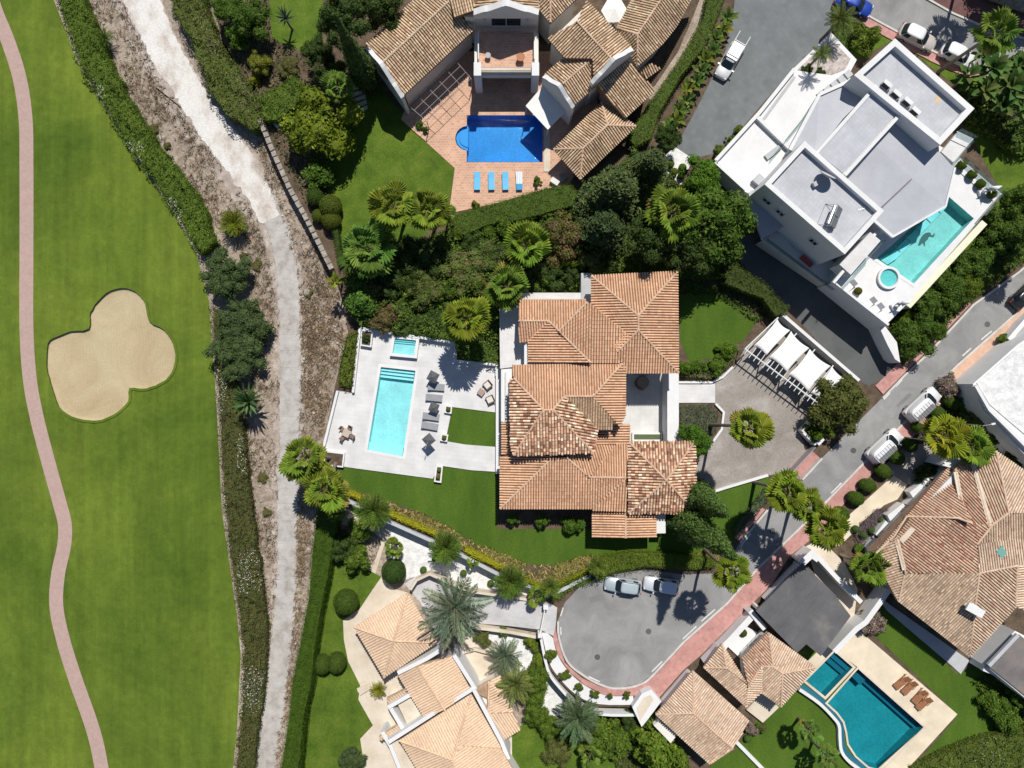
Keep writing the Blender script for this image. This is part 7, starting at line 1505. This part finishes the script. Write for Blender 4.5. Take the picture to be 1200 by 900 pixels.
VERGE = [[(95, 0), (143, 0), (167, 50), (187, 87), (227, 150), (277, 217), (296, 246), (322, 320), (325, 375), (327, 450), (326, 525), (325, 590), (324, 675), (315, 775), (303, 870), (296, 920), (300, 867), (308, 807), (312, 750), (307, 683), (297, 620), (290, 560), (283, 480), (290, 420), (300, 380), (285, 310), (252, 284), (233, 233), (207, 200), (147, 110), (110, 33)],
         [(300, 160), (311, 150), (326, 184), (346, 228), (392, 320), (404, 390), (390, 455), (376, 530), (388, 560), (372, 600), (365, 650), (360, 700), (350, 750), (338, 820), (325, 900), (323, 890), (333, 825), (345, 725), (349, 590), (353, 450), (351, 330), (330, 250), (314, 215)]]
tufts('dry_grass', 'sparse dry grass and weeds on the dirt bank along the track', VERGE, LOW, 9, [(0.36, 0.27, 0.17), (0.26, 0.18, 0.12), (0.13, 0.095, 0.07), (0.44, 0.36, 0.25), (0.10, 0.11, 0.05), (0.20, 0.12, 0.08)], 2, (0.15, 0.6), 0.03, 1.0, 6)
tufts('dry_grass', 'rust coloured dry weeds along the right side of the concrete track', [[(352, 330), (395, 330), (404, 390), (388, 455), (376, 500), (355, 470)], [(349, 600), (362, 600), (356, 700), (345, 800), (330, 890), (340, 770), (347, 690)]], LOW, 13, [(0.36, 0.235, 0.13), (0.31, 0.21, 0.13), (0.42, 0.32, 0.20), (0.16, 0.125, 0.09)], 3, (0.15, 0.45), 0.04, 1.0, 5)

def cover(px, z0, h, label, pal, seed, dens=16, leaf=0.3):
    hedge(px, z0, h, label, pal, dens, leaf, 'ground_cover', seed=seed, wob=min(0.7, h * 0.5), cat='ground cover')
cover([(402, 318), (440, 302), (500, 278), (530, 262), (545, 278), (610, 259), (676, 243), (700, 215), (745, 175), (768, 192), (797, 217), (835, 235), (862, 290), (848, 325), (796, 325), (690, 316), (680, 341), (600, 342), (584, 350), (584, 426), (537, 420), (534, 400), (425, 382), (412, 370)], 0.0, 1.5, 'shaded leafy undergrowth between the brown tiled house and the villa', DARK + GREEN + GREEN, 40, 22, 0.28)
cover([(240, -20), (310, -20), (318, 42), (350, 62), (380, 80), (400, 90), (392, 140), (384, 175), (386, 235), (375, 262), (345, 215), (325, 172), (314, 146), (292, 98), (262, 40)], 0.0, 0.25, 'patchy undergrowth in the upper left garden', DARK + OLIVE + [(0.2, 0.15, 0.1), (0.24, 0.18, 0.12)], 41, 9)
cover([(640, 845), (690, 846), (745, 835), (752, 852), (800, 895), (800, 930), (745, 930), (700, 868), (660, 866)], LOW, 0.5, 'shaded undergrowth below the curved white wall', DARK + OLIVE, 42)
cover([(388, 600), (410, 620), (436, 624), (446, 634), (436, 668), (418, 678), (400, 672), (388, 655)], LOW, 0.2, 'planted soil in the curved bed of the southern garden', OLIVE + [(0.22, 0.15, 0.10), (0.25, 0.18, 0.12)], 43, 8, 0.2)
cover([(1140, 800), (1160, 790), (1215, 830), (1215, 855), (1165, 864), (1172, 830)], 0.0, 0.5, 'shaded undergrowth right of the eastern lawn', DARK + GREEN, 44)
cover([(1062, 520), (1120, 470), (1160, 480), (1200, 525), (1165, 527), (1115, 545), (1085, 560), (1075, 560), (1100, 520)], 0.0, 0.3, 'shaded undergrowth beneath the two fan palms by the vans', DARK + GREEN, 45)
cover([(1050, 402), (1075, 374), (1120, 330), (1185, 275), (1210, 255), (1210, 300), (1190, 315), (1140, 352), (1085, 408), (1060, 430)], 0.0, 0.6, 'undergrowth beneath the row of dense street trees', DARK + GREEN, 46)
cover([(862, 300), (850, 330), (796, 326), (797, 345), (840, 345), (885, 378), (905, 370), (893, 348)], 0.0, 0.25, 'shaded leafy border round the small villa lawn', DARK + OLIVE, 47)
# ------------------------------------------------------------------ trees, palms and shrubs
# upper left garden
tree('tree', 375, 143, 46, 6.5, 'big yellow green tree left of the northern lawn', tint=(1.45, 1.2, 0.8))
palm(397, 103, 19, 5.5, 'pale fan palm behind the big yellow green tree', tint=(1.1, 1.15, 1.6), dead=2)
tree('dark', 404, 30, 30, 10, 'tall dark evergreen left of the slender cypress, at the top edge')
tree('dark', 445, 10, 30, 8, 'dark evergreen behind the left tiled wing at the top edge')
tree('dark', 372, 62, 20, 5, 'dark shaded evergreen between small lawn and yellow green tree')
tree('dark', 388, 85, 20, 4.5, 'low dark evergreen beside the garden steps')
tree('tree', 292, 22, 24, 5, 'glossy green tree at the top left beside the small lawn', tint=(0.8, 0.9, 1.0))
tree('tree', 268, 12, 18, 4, 'small dark green tree at the top edge behind the track hedge', tint=(0.7, 0.8, 0.8))
tree('bush', 280, 42, 15, 3, 'rounded green bush below the glossy tree at top left', tint=(0.9, 1.0, 0.9), cat='bush')
tree('olive', 302, 72, 16, 2.6, 'yellowish bush in the bare bed above the flowering hedge', tint=(1.5, 1.4, 0.7), cat='bush', name='bush')
tree('lime', 298, 92, 8, 1.2, 'bright yellow little shrub above the flowering hedge', tint=(1.6, 1.25, 0.8), cat='bush')
tree('red', 338, 78, 14, 1.5, 'sparse reddish shrub beside the small upper lawn', cat='bush')
palm(335, 22, 15, 2.5, 'grey spiky agave on the small upper lawn', 'agave', tint=(0.9, 0.9, 1.2), cat='agave', part='leaf')
t = thing('slender_cypress', P(391, 14, 17.5) - Vector((0, 0, 17.5)), 'tall slender cypress leaning over the left tiled wing', 'tree'); obj('crown', CR['cypress'], t, (0, 0, 0), (0, 0, 0.4), (17.5, 17.5, 17.5)); MB().tube([(0, 0, 0), (0, 0, 6)], [0.2, 0.12], 8).build('trunk', M['bark'], t)
ball(369, 231, 10, 'dark clipped ball shrub above the stone wall, upper one', tint=(0.8, 0.85, 0.9)); ball(387, 241, 13, 'bronze green clipped ball at the left edge of the northern lawn', tint=(1.4, 1.15, 1.0)); ball(388, 258, 11, 'second bronze clipped ball below the first by the northern lawn', tint=(1.5, 1.1, 1.0)); ball(373, 253, 8, 'small olive clipped ball between stone wall and bronze balls', tint=(1.4, 1.1, 0.9))
tree('bush', 375, 205, 22, 2.5, 'shaded green bush below the big yellow green tree', tint=(0.8, 0.9, 0.9), cat='bush')
tree('lime', 343, 160, 8, 1.5, 'small yellow green shrub beside the pale bench', cat='bush')
# palms and shrubs between the northern plot and the villa
palm(462, 243, 28, 7.5, 'yellowish fan palm at the bottom edge of the northern lawn, left of two', tint=(1.25, 1.1, 1.0))
palm(502, 246, 26, 7.5, 'yellowish fan palm at the bottom edge of the northern lawn, right of two', tint=(1.2, 1.1, 1.0)); palm(520, 252, 14, 5.5, 'small fan palm crown next to the brick terrace corner', tint=(1.0, 1.1, 1.2), n=22)
palm(430, 292, 32, 4.5, 'pale green bushy fan palm in the lower corner of the northern lawn', tint=(0.85, 1.0, 1.4), n=44, dead=0)
palm(395, 330, 15, 2.5, 'yellow green young palm by the end of the stone wall', 'paddle', tint=(1.5, 1.2, 0.7), cat='palm tree', name='young_palm', part='frond')
for a in ((470, 300, 28, 3.5, 'dark shaded shrub under the two yellowish fan palms'), (505, 300, 26, 3.5, 'dark shaded shrub right of the fan palm trunks'), (455, 325, 24, 3, 'dark shaded shrub above the red leaved shrubs'), (487, 328, 18, 3, 'dark shrub left of the reddish clipped mass'), (600, 312, 24, 3, 'dark shrub between the middle fan palms'), (640, 320, 26, 3.2, 'dark shaded shrub above the villa terrace'), (668, 318, 18, 3, 'dark shrub at the villa roof corner'), (575, 300, 22, 3, 'dark green shrub below the clipped hedge'), (555, 285, 16, 2.4, 'low dark shrub below the two ball shrubs'), (470, 372, 22, 1.5, 'low dark shrub behind the raised spa'), (510, 372, 24, 1.6, 'low dark shrub between spa and fan palm'), (700, 305, 24, 4, 'dark shrub against the villa roof under the conifers'), (605, 345, 14, 2, 'low dark shrub beside the villa terrace')): tree('dark', *a, cat='bush', name='dark_shrub')
ball(537, 273, 9, 'lime clipped ball below the dark hedge, left of two', kind='ball1', tint=(0.7, 0.8, 0.8)); ball(571.5, 269, 8.5, 'lime clipped ball below the dark hedge, right of two', kind='ball1', tint=(0.7, 0.8, 0.8))
tree('red', 545, 320, 34, 3.6, 'wide red tinged shrub above the fan palm by the pool terrace', tint=(0.9, 1.1, 0.9), cat='bush'); tree('red', 575, 307, 26, 3.4, 'red tinged shrub right of the wide one under the clipped hedge', tint=(0.8, 1.1, 0.8), cat='bush'); tree('red', 498, 338, 27, 3.4, 'round red tinged shrub above the pool terrace', tint=(0.9, 1.15, 0.9), cat='bush'); tree('bush', 525, 340, 18, 3, 'green shrub between two red tinged shrubs', cat='bush'); tree('bush', 560, 330, 18, 3, 'green shrub below the wide red tinged shrub', cat='bush')
tree('bush', 420, 352, 25, 3.4, 'blue green bush at the top left corner outside the pool terrace', tint=(0.75, 0.95, 1.2), cat='bush'); tree('red', 449, 372, 20, 2.6, 'pinkish shrub behind the corner of the pool terrace', tint=(1.2, 0.95, 1.2), cat='bush'); tree('red', 437, 340, 13, 3, 'small pinkish shrub beside the blue green bush', cat='bush')
palm(617, 288, 28, 6, 'yellow tipped fan palm beside the brownish red tree', tint=(1.1, 1.1, 0.9)); palm(594, 335, 27, 5.5, 'fan palm with dry pinkish fronds above the villa terrace', tint=(0.95, 1.0, 1.1), dead=9); palm(547, 374, 30, 7, 'large yellow green fan palm at the corner of the pool terrace', tint=(1.25, 1.12, 0.8), n=44)
tree('red', 655, 278, 33, 6, 'brownish red leaved tree left of the dark conifers', tint=(1.15, 1.0, 1.1)); tree('lime', 665, 308, 12, 3.5, 'yellow green shrub under the brownish red tree', tint=(0.8, 0.8, 0.8), cat='bush'); tree('lime', 639, 328, 9, 2.5, 'bright small shrub among the dark shrubs above the villa', tint=(0.8, 1.1, 1), cat='bush'); tree('olive', 692, 300, 16, 4.4, 'feathery olive shrub under the dark conifers', cat='bush', name='bush'); tree('bush', 590, 268, 14, 3.2, 'green shrub between ball shrub and fan palm', cat='bush')
tree('pine', 720, 225, 48, 11, 'spreading dark conifer beside the pavilion roof, biggest of the group', flat=1.0); tree('pine', 708, 268, 40, 9.5, 'spreading dark conifer above the villa roof', flat=0.95, tint=(0.8, 0.85, 0.9)); tree('pine', 762, 195, 34, 9, 'dark conifer at the foot of the clipped hedge', flat=1.0); tree('dark', 762, 282, 34, 10, 'dark evergreen above the villa roof corner'); tree('dark', 808, 296, 32, 9, 'dark evergreen between villa roof and boundary hedge')
palm(788, 250, 32, 9, 'fan palm among the dark conifers above the villa', tint=(0.95, 0.95, 0.9), dead=8)
tree('tree', 838, 268, 46, 11, 'large leafy green tree beside the side ramp', tint=(0.8, 0.9, 0.9), hc=0.72); tree('tree', 823, 207, 24, 5, 'round bright green tree beside the pebble bed', tint=(0.85, 1.1, 0.8)); tree('dark', 782, 160, 18, 4.5, 'dark shrub at the end of the banana row', cat='bush', name='dark_shrub')
for x, y, n in ((786, 192, 'left'), (790, 201, 'lower left'), (799, 205, 'lower right'), (800, 196, 'upper right')): ball(x, y, 4.5, 'tiny clipped ball on the white pebble bed, %s of four' % n, kind='ball1', tint=(0.9, 0.95, 1), group='tiny clipped balls on the pebble bed')
for k, (x, y) in enumerate(((852, 22), (847, 36), (838, 48), (834, 62), (826, 72), (820, 85), (815, 98), (806, 106), (803, 120), (795, 130), (792, 143), (784, 150))):
    palm(x, y, 15, 1.6, 'broad leaved banana plant along the slate drive, %s from the top edge' % ORD[k], 'paddle', n=13, tint=((1.4, 1.1, 0.8) if k % 3 == 1 else (1.0, 1.0, 1.0)), group='banana plants along the slate drive', cat='plant', part='leaf')
# front of the white house
palm(962, 64, 14, 3.5, 'small feathery palm in the white gravel planter', 'date', z0=2.2, n=22, tint=(1.2, 1.2, 0.7)); palm(985, 22, 20, 5, 'feathery palm hanging over the blue car', 'date', n=30, tint=(1.3, 1.2, 0.7)); tree('bush', 1017, 45, 18, 2.5, 'rounded green bush beside the corner of the white house', cat='bush', tint=(1.1, 1.0, 0.9)); tree('dark', 946, 82, 8, 1.2, 'small dark shrub in the white gravel planter, left', z0=2.2, cat='bush', name='dark_shrub'); tree('dark', 962, 85, 7, 1.0, 'small dark shrub in the white gravel planter, right', z0=2.2, cat='bush', name='dark_shrub')
for x, y, n in ((867, 152, 'lower left'), (858, 165, 'middle'), (843, 177, 'upper')): tree('bush', x, y, 8, 1.3, 'small shrub beside the white terrace wall on the slate drive, %s one' % n, cat='bush', tint=(1.2, 1.1, 1))
palm(1165, 40, 26, 10.5, 'tall leaning fan palm over the white hatchback', base=(1100, 84), n=34, tint=(0.9, 1.0, 1.1))
for k, (x, y, r, h) in enumerate(((1132, 92, 22, 2.5), (1158, 84, 26, 3), (1150, 108, 24, 3), (1180, 105, 28, 3.5), (1192, 80, 24, 3), (1170, 125, 24, 3), (1196, 132, 24, 3.4), (1148, 66, 18, 2.6))): palm(x, y, r, h, 'large banana plant right of the white house, %s' % ['next to the parapet corner', 'under the leaning palm', 'beside the balcony', 'in the middle of the clump', 'by the upper road', 'above the shaded lawn', 'at the right edge', 'nearest the white hatchback'][k], 'paddle', n=18, group='banana plants right of the white house', cat='plant', part='leaf', tint=(0.85, 0.95, 1.1))
for k, (x, y) in enumerate(((1128, 193), (1140, 204), (1150, 215), (1163, 227))): ball(x, y, 5.5, 'potted ball shrub on the dolphin pool terrace, %s from the balcony' % ORD[k], z0=4.0, group='ball shrubs on the dolphin pool terrace', tint=(1.3, 1.2, 1))
ball(1006, 341, 4.5, 'round potted shrub between the white loungers', z0=4.0, tint=(2.0, 1.2, 1.2))
for k, (x, y) in enumerate(((1066, 367), (1056, 378), (1047, 390))): ball(x, y, 7, 'lime clipped ball below the spa terrace, %s of three' % ['topmost', 'middle', 'lowest'][k], kind='ball1', group='lime balls below the spa terrace')
for a in ((1116, 338, 27, 3.5, 'dense street tree between spa terrace and road, third from the right'), (1148, 304, 24, 3.6, 'dense street tree left of the palm shadow on the road'), (1091, 360, 21, 3.4, 'dense street tree beside the lime balls'), (1072, 395, 26, 4, 'dense street tree at the lower end of the row'), (1184, 272, 28, 4, 'dense street tree at the right edge below the dolphin terrace'), (1096, 386, 14, 3, 'small street tree over the pink pavement'), (1136, 333, 17, 3.4, 'yellowish street tree overhanging the road'), (1198, 235, 24, 5, 'dense tree cut by the right edge')): tree('tree', *a, tint=(0.72 if a[0] != 1136 else 1.2, 0.8 if a[0] != 1136 else 1.05, 0.85), group='street trees below the white house')
palm(1236, 262, 26, 8, 'fan palm just beyond the right edge, its shadow on the road', n=26); palm(1182, -72, 26, 9, 'fan palm beyond the top edge, its shadow on the upper road', n=28); palm(1232, -62, 26, 8, 'second fan palm beyond the top edge, right of the first', n=26)
tree('tree', 1225, -60, 45, 9, 'leafy tree beyond the top right corner')
# gate, drive and lower villa garden
tree('olive', 988, 476, 36, 5.5, 'round dark olive tree at the villa gate beside the carport', tint=(0.8, 0.8, 0.7)); tree('lime', 955, 506, 13, 2.4, 'yellow green shrub at the foot of the gate tree', tint=(0.8, 0.9, 0.8), cat='bush'); tree('lime', 972, 502, 10, 2.0, 'small yellow green shrub right of the gate wall', tint=(0.8, 0.9, 0.8), cat='bush')
palm(877, 502, 25, 12.5, 'single tall fan palm above the middle of the villa drive', base=(832, 498), n=40, tint=(1.3, 1.12, 0.8), dead=6)
palm(922, 577, 26, 10, 'yellow green street palm beside the gate, left of three', base=(884, 565), tint=(1.25, 1.1, 0.8), n=40); palm(946, 592, 22, 9.5, 'yellow green street palm, middle of three beside the gate', base=(907, 578), tint=(1.2, 1.1, 0.8)); palm(967, 617, 25, 10, 'yellow green street palm over the pink pavement, lowest of three', base=(925, 597), tint=(1.25, 1.1, 0.75), n=40)
palm(857, 670, 22, 10.5, 'fan palm over the street above its long shadow at the turning circle', base=(826, 644), tint=(1.2, 1.1, 0.75))
t = tree('tree', 815, 513, 21, 5, 'round glossy tree beside the mixed tile pyramid roof', tint=(0.75, 1.0, 0.8))
for tx, ty, h, s, n in ((862, 654, 20, 0.52, 'tall bushy conifer leaning towards the turning circle'), (853, 604, 15, 0.62, 'shorter bushy conifer beside the small triangular lawn')):
    c = thing('tall_conifer', P(tx, ty, h) - Vector((0, 0, h)), n, 'tree'); obj('crown', CR['conifer'], c, (0, 0, 0.5), (0, 0, R.uniform(0, 6)), (h * s, h * s, h - 0.5)); MB().tube([(0, 0, 0), (0, 0, h * 0.6)], [0.25, 0.1], 8).build('trunk', M['bark'], c)
for x, y, r, n in ((803, 432, 10, 'left'), (818, 428, 10, 'second'), (838, 428, 13, 'third'), (852, 412, 13, 'right')): tree('bush', x, y, r, 1.7, 'rounded bush in the border above the white walkway, %s of four' % n, cat='bush', group='bushes above the white walkway', tint=(0.9, 1.0, 0.8))
for x, y, r, n in ((601, 608, 9, 'leftmost'), (636, 611, 9, 'second'), (667, 617, 12, 'third, the tallest'), (681, 615, 9, 'rightmost')): tree('bush', x, y, r, 1.8, 'small shrub under the south wall of the villa, %s' % n, cat='bush', group='shrubs under the south wall of the villa', tint=(0.8, 0.95, 0.9))
palm(357, 535, 28, 7, 'leaning fan palm over the concrete track', base=(389, 537), tint=(1.2, 1.15, 1.1), n=38, dead=9); palm(383, 572, 28, 6.5, 'leaning fan palm at the lower left corner of the pool terrace', base=(394, 541), tint=(1.2, 1.15, 1.0), n=40, dead=10)
# lower southern garden
for k, (x, y, r, h, n) in enumerate(((438, 598, 23, 3.6, 'dark feathery palm below the grey retaining wall'), (395, 600, 11, 2.6, 'small round palm at the shaded path bend'), (462, 641, 13, 2.4, 'small yellowish palm beside the white pebbles'), (523, 641, 21, 3, 'dark palm on the white pebbles below the retaining wall'), (555, 656, 9, 1.8, 'small pale palm below the retaining wall'), (598, 681, 21, 3, 'broad dark palm above the sloping driveway'), (629, 697, 13, 2.8, 'small palm beside the gate pier'))): palm(x, y, r, h, n, 'cycad' if k in (0, 3, 5) else 'fan', z0=LOW, n=60 if k in (0, 3, 5) else 22, dead=0, tint=(0.9, 1.0, 1.0) if k in (0, 3, 5) else (1.1, 1.1, 1.1))
palm(645, 687, 14, 2.5, 'bushy dark palm at the corner of the hedge above the turning circle', 'cycad', n=30); palm(700, 663, 13, 2.0, 'pale bushy palm in the bright hedge beside the ice blue car', 'cycad', n=30)
for a in ((416, 655, 17, 2.8, 'rounded green tree in the curved bed of the southern garden'), (420, 625, 15, 2.4, 'shrub above the rounded tree in the curved bed')): tree('bush', *a, z0=LOW, cat='bush')
tree('dark', 400, 640, 18, 3.2, 'dark shrub in the shaded bed beside the wavy hedge', z0=LOW, cat='bush', name='dark_shrub')
for k, (x, y) in enumerate(((496, 668), (510, 655), (543, 672), (575, 684))): ball(x, y, 4, 'tiny grey green ball on the white pebbles below the retaining wall, %s from the left' % ORD[k], z0=LOW, kind='ball0', tint=(1.6, 1.6, 2.6), group='tiny balls on the white pebbles')
ball(405, 706, 14.5, 'large clipped ball on the southern lawn', z0=LOW); ball(461, 670, 14, 'dark oval clipped shrub in a round gravel bed', z0=LOW, tint=(0.75, 0.85, 1.2)); ball(377, 779, 10.5, 'left half of the clipped twin balls on the southern lawn', z0=LOW, sy=1.1); ball(394, 777, 11, 'right half of the clipped twin balls on the southern lawn', z0=LOW, sy=1.1)
palm(444, 807, 11, 0.9, 'small yellow palm on the limestone patio', 'cycad', z0=LOW, n=26, tint=(1.8, 1.3, 0.7)); tree('blue', 412, 893, 18, 2, 'grey green bush at the bottom edge of the southern lawn', z0=LOW, cat='bush', name='bush')
palm(533, 712, 44, 6.5, 'big grey green date palm between two peach roofs', 'date', z0=LOW, n=34, tint=(1.5, 1.4, 2.1)); palm(604, 800, 24, 3.5, 'yellowish date palm beside the small peach roof', 'date', z0=LOW, n=34, tint=(1.5, 1.3, 0.8)); palm(592, 768, 24, 2.4, 'grey green spiky yucca on the white pebbles', 'date', z0=LOW, n=30, tint=(1.3, 1.2, 1.8), name='yucca', cat='plant'); palm(677, 840, 30, 2.8, 'arching date palm below the curved white wall', 'date', z0=LOW, n=40, tint=(1.1, 1.15, 1.3))
for x, y, r, h, k_, n in ((566, 748, 10, 1.4, 'olive', 'grey green round shrub on the upper pebble bed'), (590, 740, 8, 1.4, 'bush', 'green upright shrub on the upper pebble bed'), (624, 754, 11, 1.6, 'lime', 'yellow shrub beside the curved white wall, upper'), (633, 772, 11, 1.8, 'lime', 'yellow green shrub beside the curved white wall, lower'), (628, 795, 17, 3.2, 'tree', 'upright green shrub in the row below the curved wall, top'), (626, 815, 17, 3.2, 'tree', 'upright green shrub in the row below the curved wall, middle'), (630, 838, 17, 3.0, 'tree', 'upright green shrub in the row below the curved wall, lower'), (644, 852, 14, 2.4, 'tree', 'green shrub at the corner of the lower lawn'), (655, 884, 20, 2.4, 'olive', 'wide grey green bush at the bottom edge'), (705, 855, 20, 2.6, 'bush', 'dense green shrub right of the arching date palm'), (728, 868, 20, 2.8, 'bush', 'dense green shrub beside the lime tree at the bottom'), (712, 880, 16, 2.4, 'bush', 'shrub at the bottom edge left of the lime tree'), (665, 862, 14, 1.6, 'dark', 'low dark shrub under the arching date palm'), (740, 845, 14, 2.4, 'dark', 'dark shrub below the wedge planter')): tree(k_, x, y, r, h, n, z0=LOW, cat='bush', name='shrub')
palm(692, 885, 15, 2.4, 'pale star shaped palm at the bottom edge', 'fan', z0=LOW, n=20, tint=(1.1, 1.15, 1.6), dead=0)
tree('lime', 772, 882, 34, 5.5, 'bright lime tree beside the lower gatehouse roof', z0=LOW, cat='tree', name='lime_tree', tint=(0.85, 0.95, 0.9))
for k, (x, y, r, s) in enumerate(((647, 768, 8, 1.5), (662, 792, 7, 1.2), (679, 806, 5.5, 1), (697, 814, 5.5, 1), (715, 816, 4, 1), (735, 815, 5, 1))): tree('lime', x, y, r, 1.0, 'little shrub in the curved white planter, %s from the gate pier' % ORD[k], z0=0.24, cat='bush', group='shrubs in the curved white planter', tint=(0.75, 0.75, 0.8))
# south-eastern and eastern plots
tree('flower', 1023, 730, 17, 1.8, 'pink flowering shrub at the upper corner of the beige patio', cat='bush'); tree('flower', 882, 855, 8, 0.9, 'small pink shrub below the middle gatehouse roof', cat='bush'); tree('olive', 893, 853, 7, 0.9, 'small grey green shrub beside the pink one', cat='bush', name='bush'); ball(876, 866, 4, 'tiny blue grey ball beside the putting green', tint=(1.4, 1.5, 2.5)); ball(871, 742, 4.5, 'tiny round shrub in the white front court', kind='ball1', tint=(0.6, 0.6, 0.8))
palm(948, 855, 15, 4.5, 'small grey green palm on the stepped lawn', 'fan', base=(936, 842), n=24, tint=(0.9, 1.0, 1.6), dead=3); palm(968, 886, 15, 4.5, 'small grey green palm at the bottom edge beside the teal pool', 'fan', base=(952, 868), n=24, tint=(0.9, 1.0, 1.6), dead=2)
for a in ((1165, 828, 17, 2, 'leafy shrub right of the eastern lawn'), (1180, 845, 18, 2.2, 'leafy shrub at the right edge below the annex'), (1195, 820, 16, 2.2, 'dark leafy shrub against the annex wall')): tree('bush', *a, cat='bush', tint=(0.85, 0.95, 0.9))
for k, (x, y) in enumerate(((1116, 471), (1099, 484), (1076, 501), (1066, 521), (1051, 536), (1035, 552), (1017, 569), (1003, 584), (986, 602))): ball(x, y, 10.5 if k != 2 else 8, 'oval clipped shrub along the street, %s from the flowering shrub' % ORD[k], sy=0.75, rot=-0.5, group='oval clipped shrubs along the street', tint=(1.05, 1.1, 0.9), h=1.5)
palm(1105, 510, 27, 5.5, 'golden fan palm behind the two white vans, left of two', tint=(1.5, 1.15, 0.7), n=40); palm(1136, 522, 23, 4.5, 'green fan palm behind the white vans, right of two', tint=(1.0, 1.1, 1.0), n=36)
tree('flower', 1113, 452, 15, 1.8, 'pink oleander beside the upper white van', cat='bush'); tree('olive', 1148, 490, 20, 2.2, 'olive bush beside the white roofed building', cat='bush', name='bush'); tree('bush', 1130, 470, 12, 1.6, 'green bush right of the pink oleander', cat='bush'); tree('dark', 1165, 510, 16, 2.0, 'dark shaded shrub under the white roofed building', cat='bush', name='dark_shrub'); tree('dark', 1190, 530, 18, 2.2, 'dark shrub between white roofed building and tiled house', cat='bush', name='dark_shrub'); tree('dark', 1085, 555, 14, 1.6, 'dark shrub before the white porch of the tiled house', cat='bush', name='dark_shrub')
palm(1018, 664, 22, 4, 'bushy palm leaning over the corner of the mottled roof', 'fan', base=(985, 650), n=40, tint=(0.9, 1.0, 0.9), dead=4)
tree('bush', 1178, 397, 9, 1.2, 'small green shrub in the white street planter', cat='bush'); tree('bush', 1008, 642, 8, 1.0, 'small round shrub at the lower end of the lavender bed', cat='bush', tint=(1.1, 1.1, 1.3))
for k, (x, y) in enumerate(((1003, 620), (1012, 627), (1022, 622), (1034, 610))): ball(x, y, 4.2, 'tiny blue grey ball in the lavender bed, %s from the left' % ORD[k], tint=(1.3, 1.4, 2.2), group='tiny balls in the lavender bed')
# golf side
tree('blue', 263, 321, 31, 3.8, 'dark blue green bush between fairway and bank, upper one', z0=LOW, cat='bush', name='pine_bush'); tree('blue', 285, 380, 34, 4, 'dark blue green bush between fairway and bank, middle one', z0=LOW, cat='bush', name='pine_bush'); tree('blue', 278, 414, 34, 4, 'dark blue green bush between fairway and bank, lower one', z0=LOW, cat='bush', name='pine_bush')
palm(292, 470, 25, 2.6, 'grey green spiky palm beside the concrete track', 'agave', z0=LOW, n=40, tint=(0.9, 1.05, 0.8), cat='palm tree', name='spiky_palm', part='frond'); palm(123, 46, 14, 1.2, 'small cycad on the upper dirt bank', 'cycad', z0=LOW, n=26, tint=(0.8, 0.9, 0.9)); palm(275, 262, 18, 1.4, 'yellow green cycad at the edge of the gravel track', 'cycad', z0=LOW, n=44, tint=(1.35, 1.1, 0.8))
for x, y in ((328, 620), (352, 640)): pass
for k, (x, y, r) in enumerate(((361, 343, 6), (308, 560, 7), (312, 600, 6), (340, 560, 4), (180, 150, 6), (195, 170, 5), (300, 310, 7), (285, 300, 5))): tree('olive', x, y, r, 0.5, 'scrubby little weed bush on the dirt bank', z0=LOW, cat='bush', name='weed_bush', group='weed bushes on the dirt bank', tint=(1.2, 1.0, 1.2))
rk = MB().lathe([(0.45, 0), (0.55, 0.15), (0.45, 0.38), (0.2, 0.5)], n=9).world('boulder', M['stone']); rk.location = P(361, 343, LOW); tag(rk, 'pale boulder on the bank right of the concrete track', 'rock'); rk.rotation_euler = (0.1, 0.05, 0.6)

for x, y, z, r, n in ((525.3, 479.7, 0.5, 2.6, 'at the top left corner of the square lawn'), (520.5, 513, 0.5, 2.6, 'at the lower left corner of the square lawn'), (583, 435, 0.45, 1.8, 'against the villa wall by the lounge chairs'), (514.5, 551, 0.4, 2.4, 'in the upper half of the long planter'), (513, 559.5, 0.4, 2.4, 'in the lower half of the long planter')):
    ball(x, y, r, 'small plant in the white planter ' + n, z0=z, kind='ball1', tint=(1.1, 0.9, 0.8), name='potted_plant', group='plants in the white terrace planters')
tree('dark', 429, 396, 5, 0.7, 'dark low plant in the white planter at the top left terrace corner', z0=0.6, cat='plant', name='potted_plant')
tree('lime', 630, 211, 6, 0.9, 'small shrub on the brick terrace right of the blue loungers', cat='bush', tint=(0.7, 0.8, 0.8)); tree('lime', 557, 239, 5, 0.8, 'small yellowish shrub at the hedge end of the brick terrace', cat='bush')
tree('bush', 492, 146, 5, 0.7, 'small dark shrub at the corner of the left wing patio, left of two', cat='bush', tint=(0.8, 0.9, 0.9)); tree('bush', 498, 152, 4.5, 0.7, 'small dark shrub at the corner of the left wing patio, right of two', cat='bush', tint=(0.8, 0.9, 0.9))

# loose stones and dead twigs on the dirt bank
rng = np.random.default_rng(900); g = Geo()
for px in VERGE:
    W = ccw(PW(px, LOW)); poly = [(p.x, p.y) for p in W]; x = rng.uniform(min(p[0] for p in poly), max(p[0] for p in poly), 5200); y = rng.uniform(min(p[1] for p in poly), max(p[1] for p in poly), 5200); k = in_poly(x, y, poly)
    for xx, yy in zip(x[k][:900], y[k][:900]):
        s_ = 0.05 + 0.16 * rng.random() ** 4; c = np.array([(0.42, 0.38, 0.33), (0.30, 0.25, 0.2), (0.55, 0.52, 0.48)][rng.integers(0, 3)]) * rng.uniform(0.7, 1.1); g.add(lump((xx, yy, s_ * 0.3), (s_, s_ * rng.uniform(0.6, 1), s_ * 0.6), c, rng, 6, 4))
o = obj('loose_stones', g.mesh('loose_stones', M['straw'], (0, 0, 0)), None, (0, 0, LOW)); tag(o, 'loose stones scattered over the dirt bank beside the track', 'stones', kind='stuff')
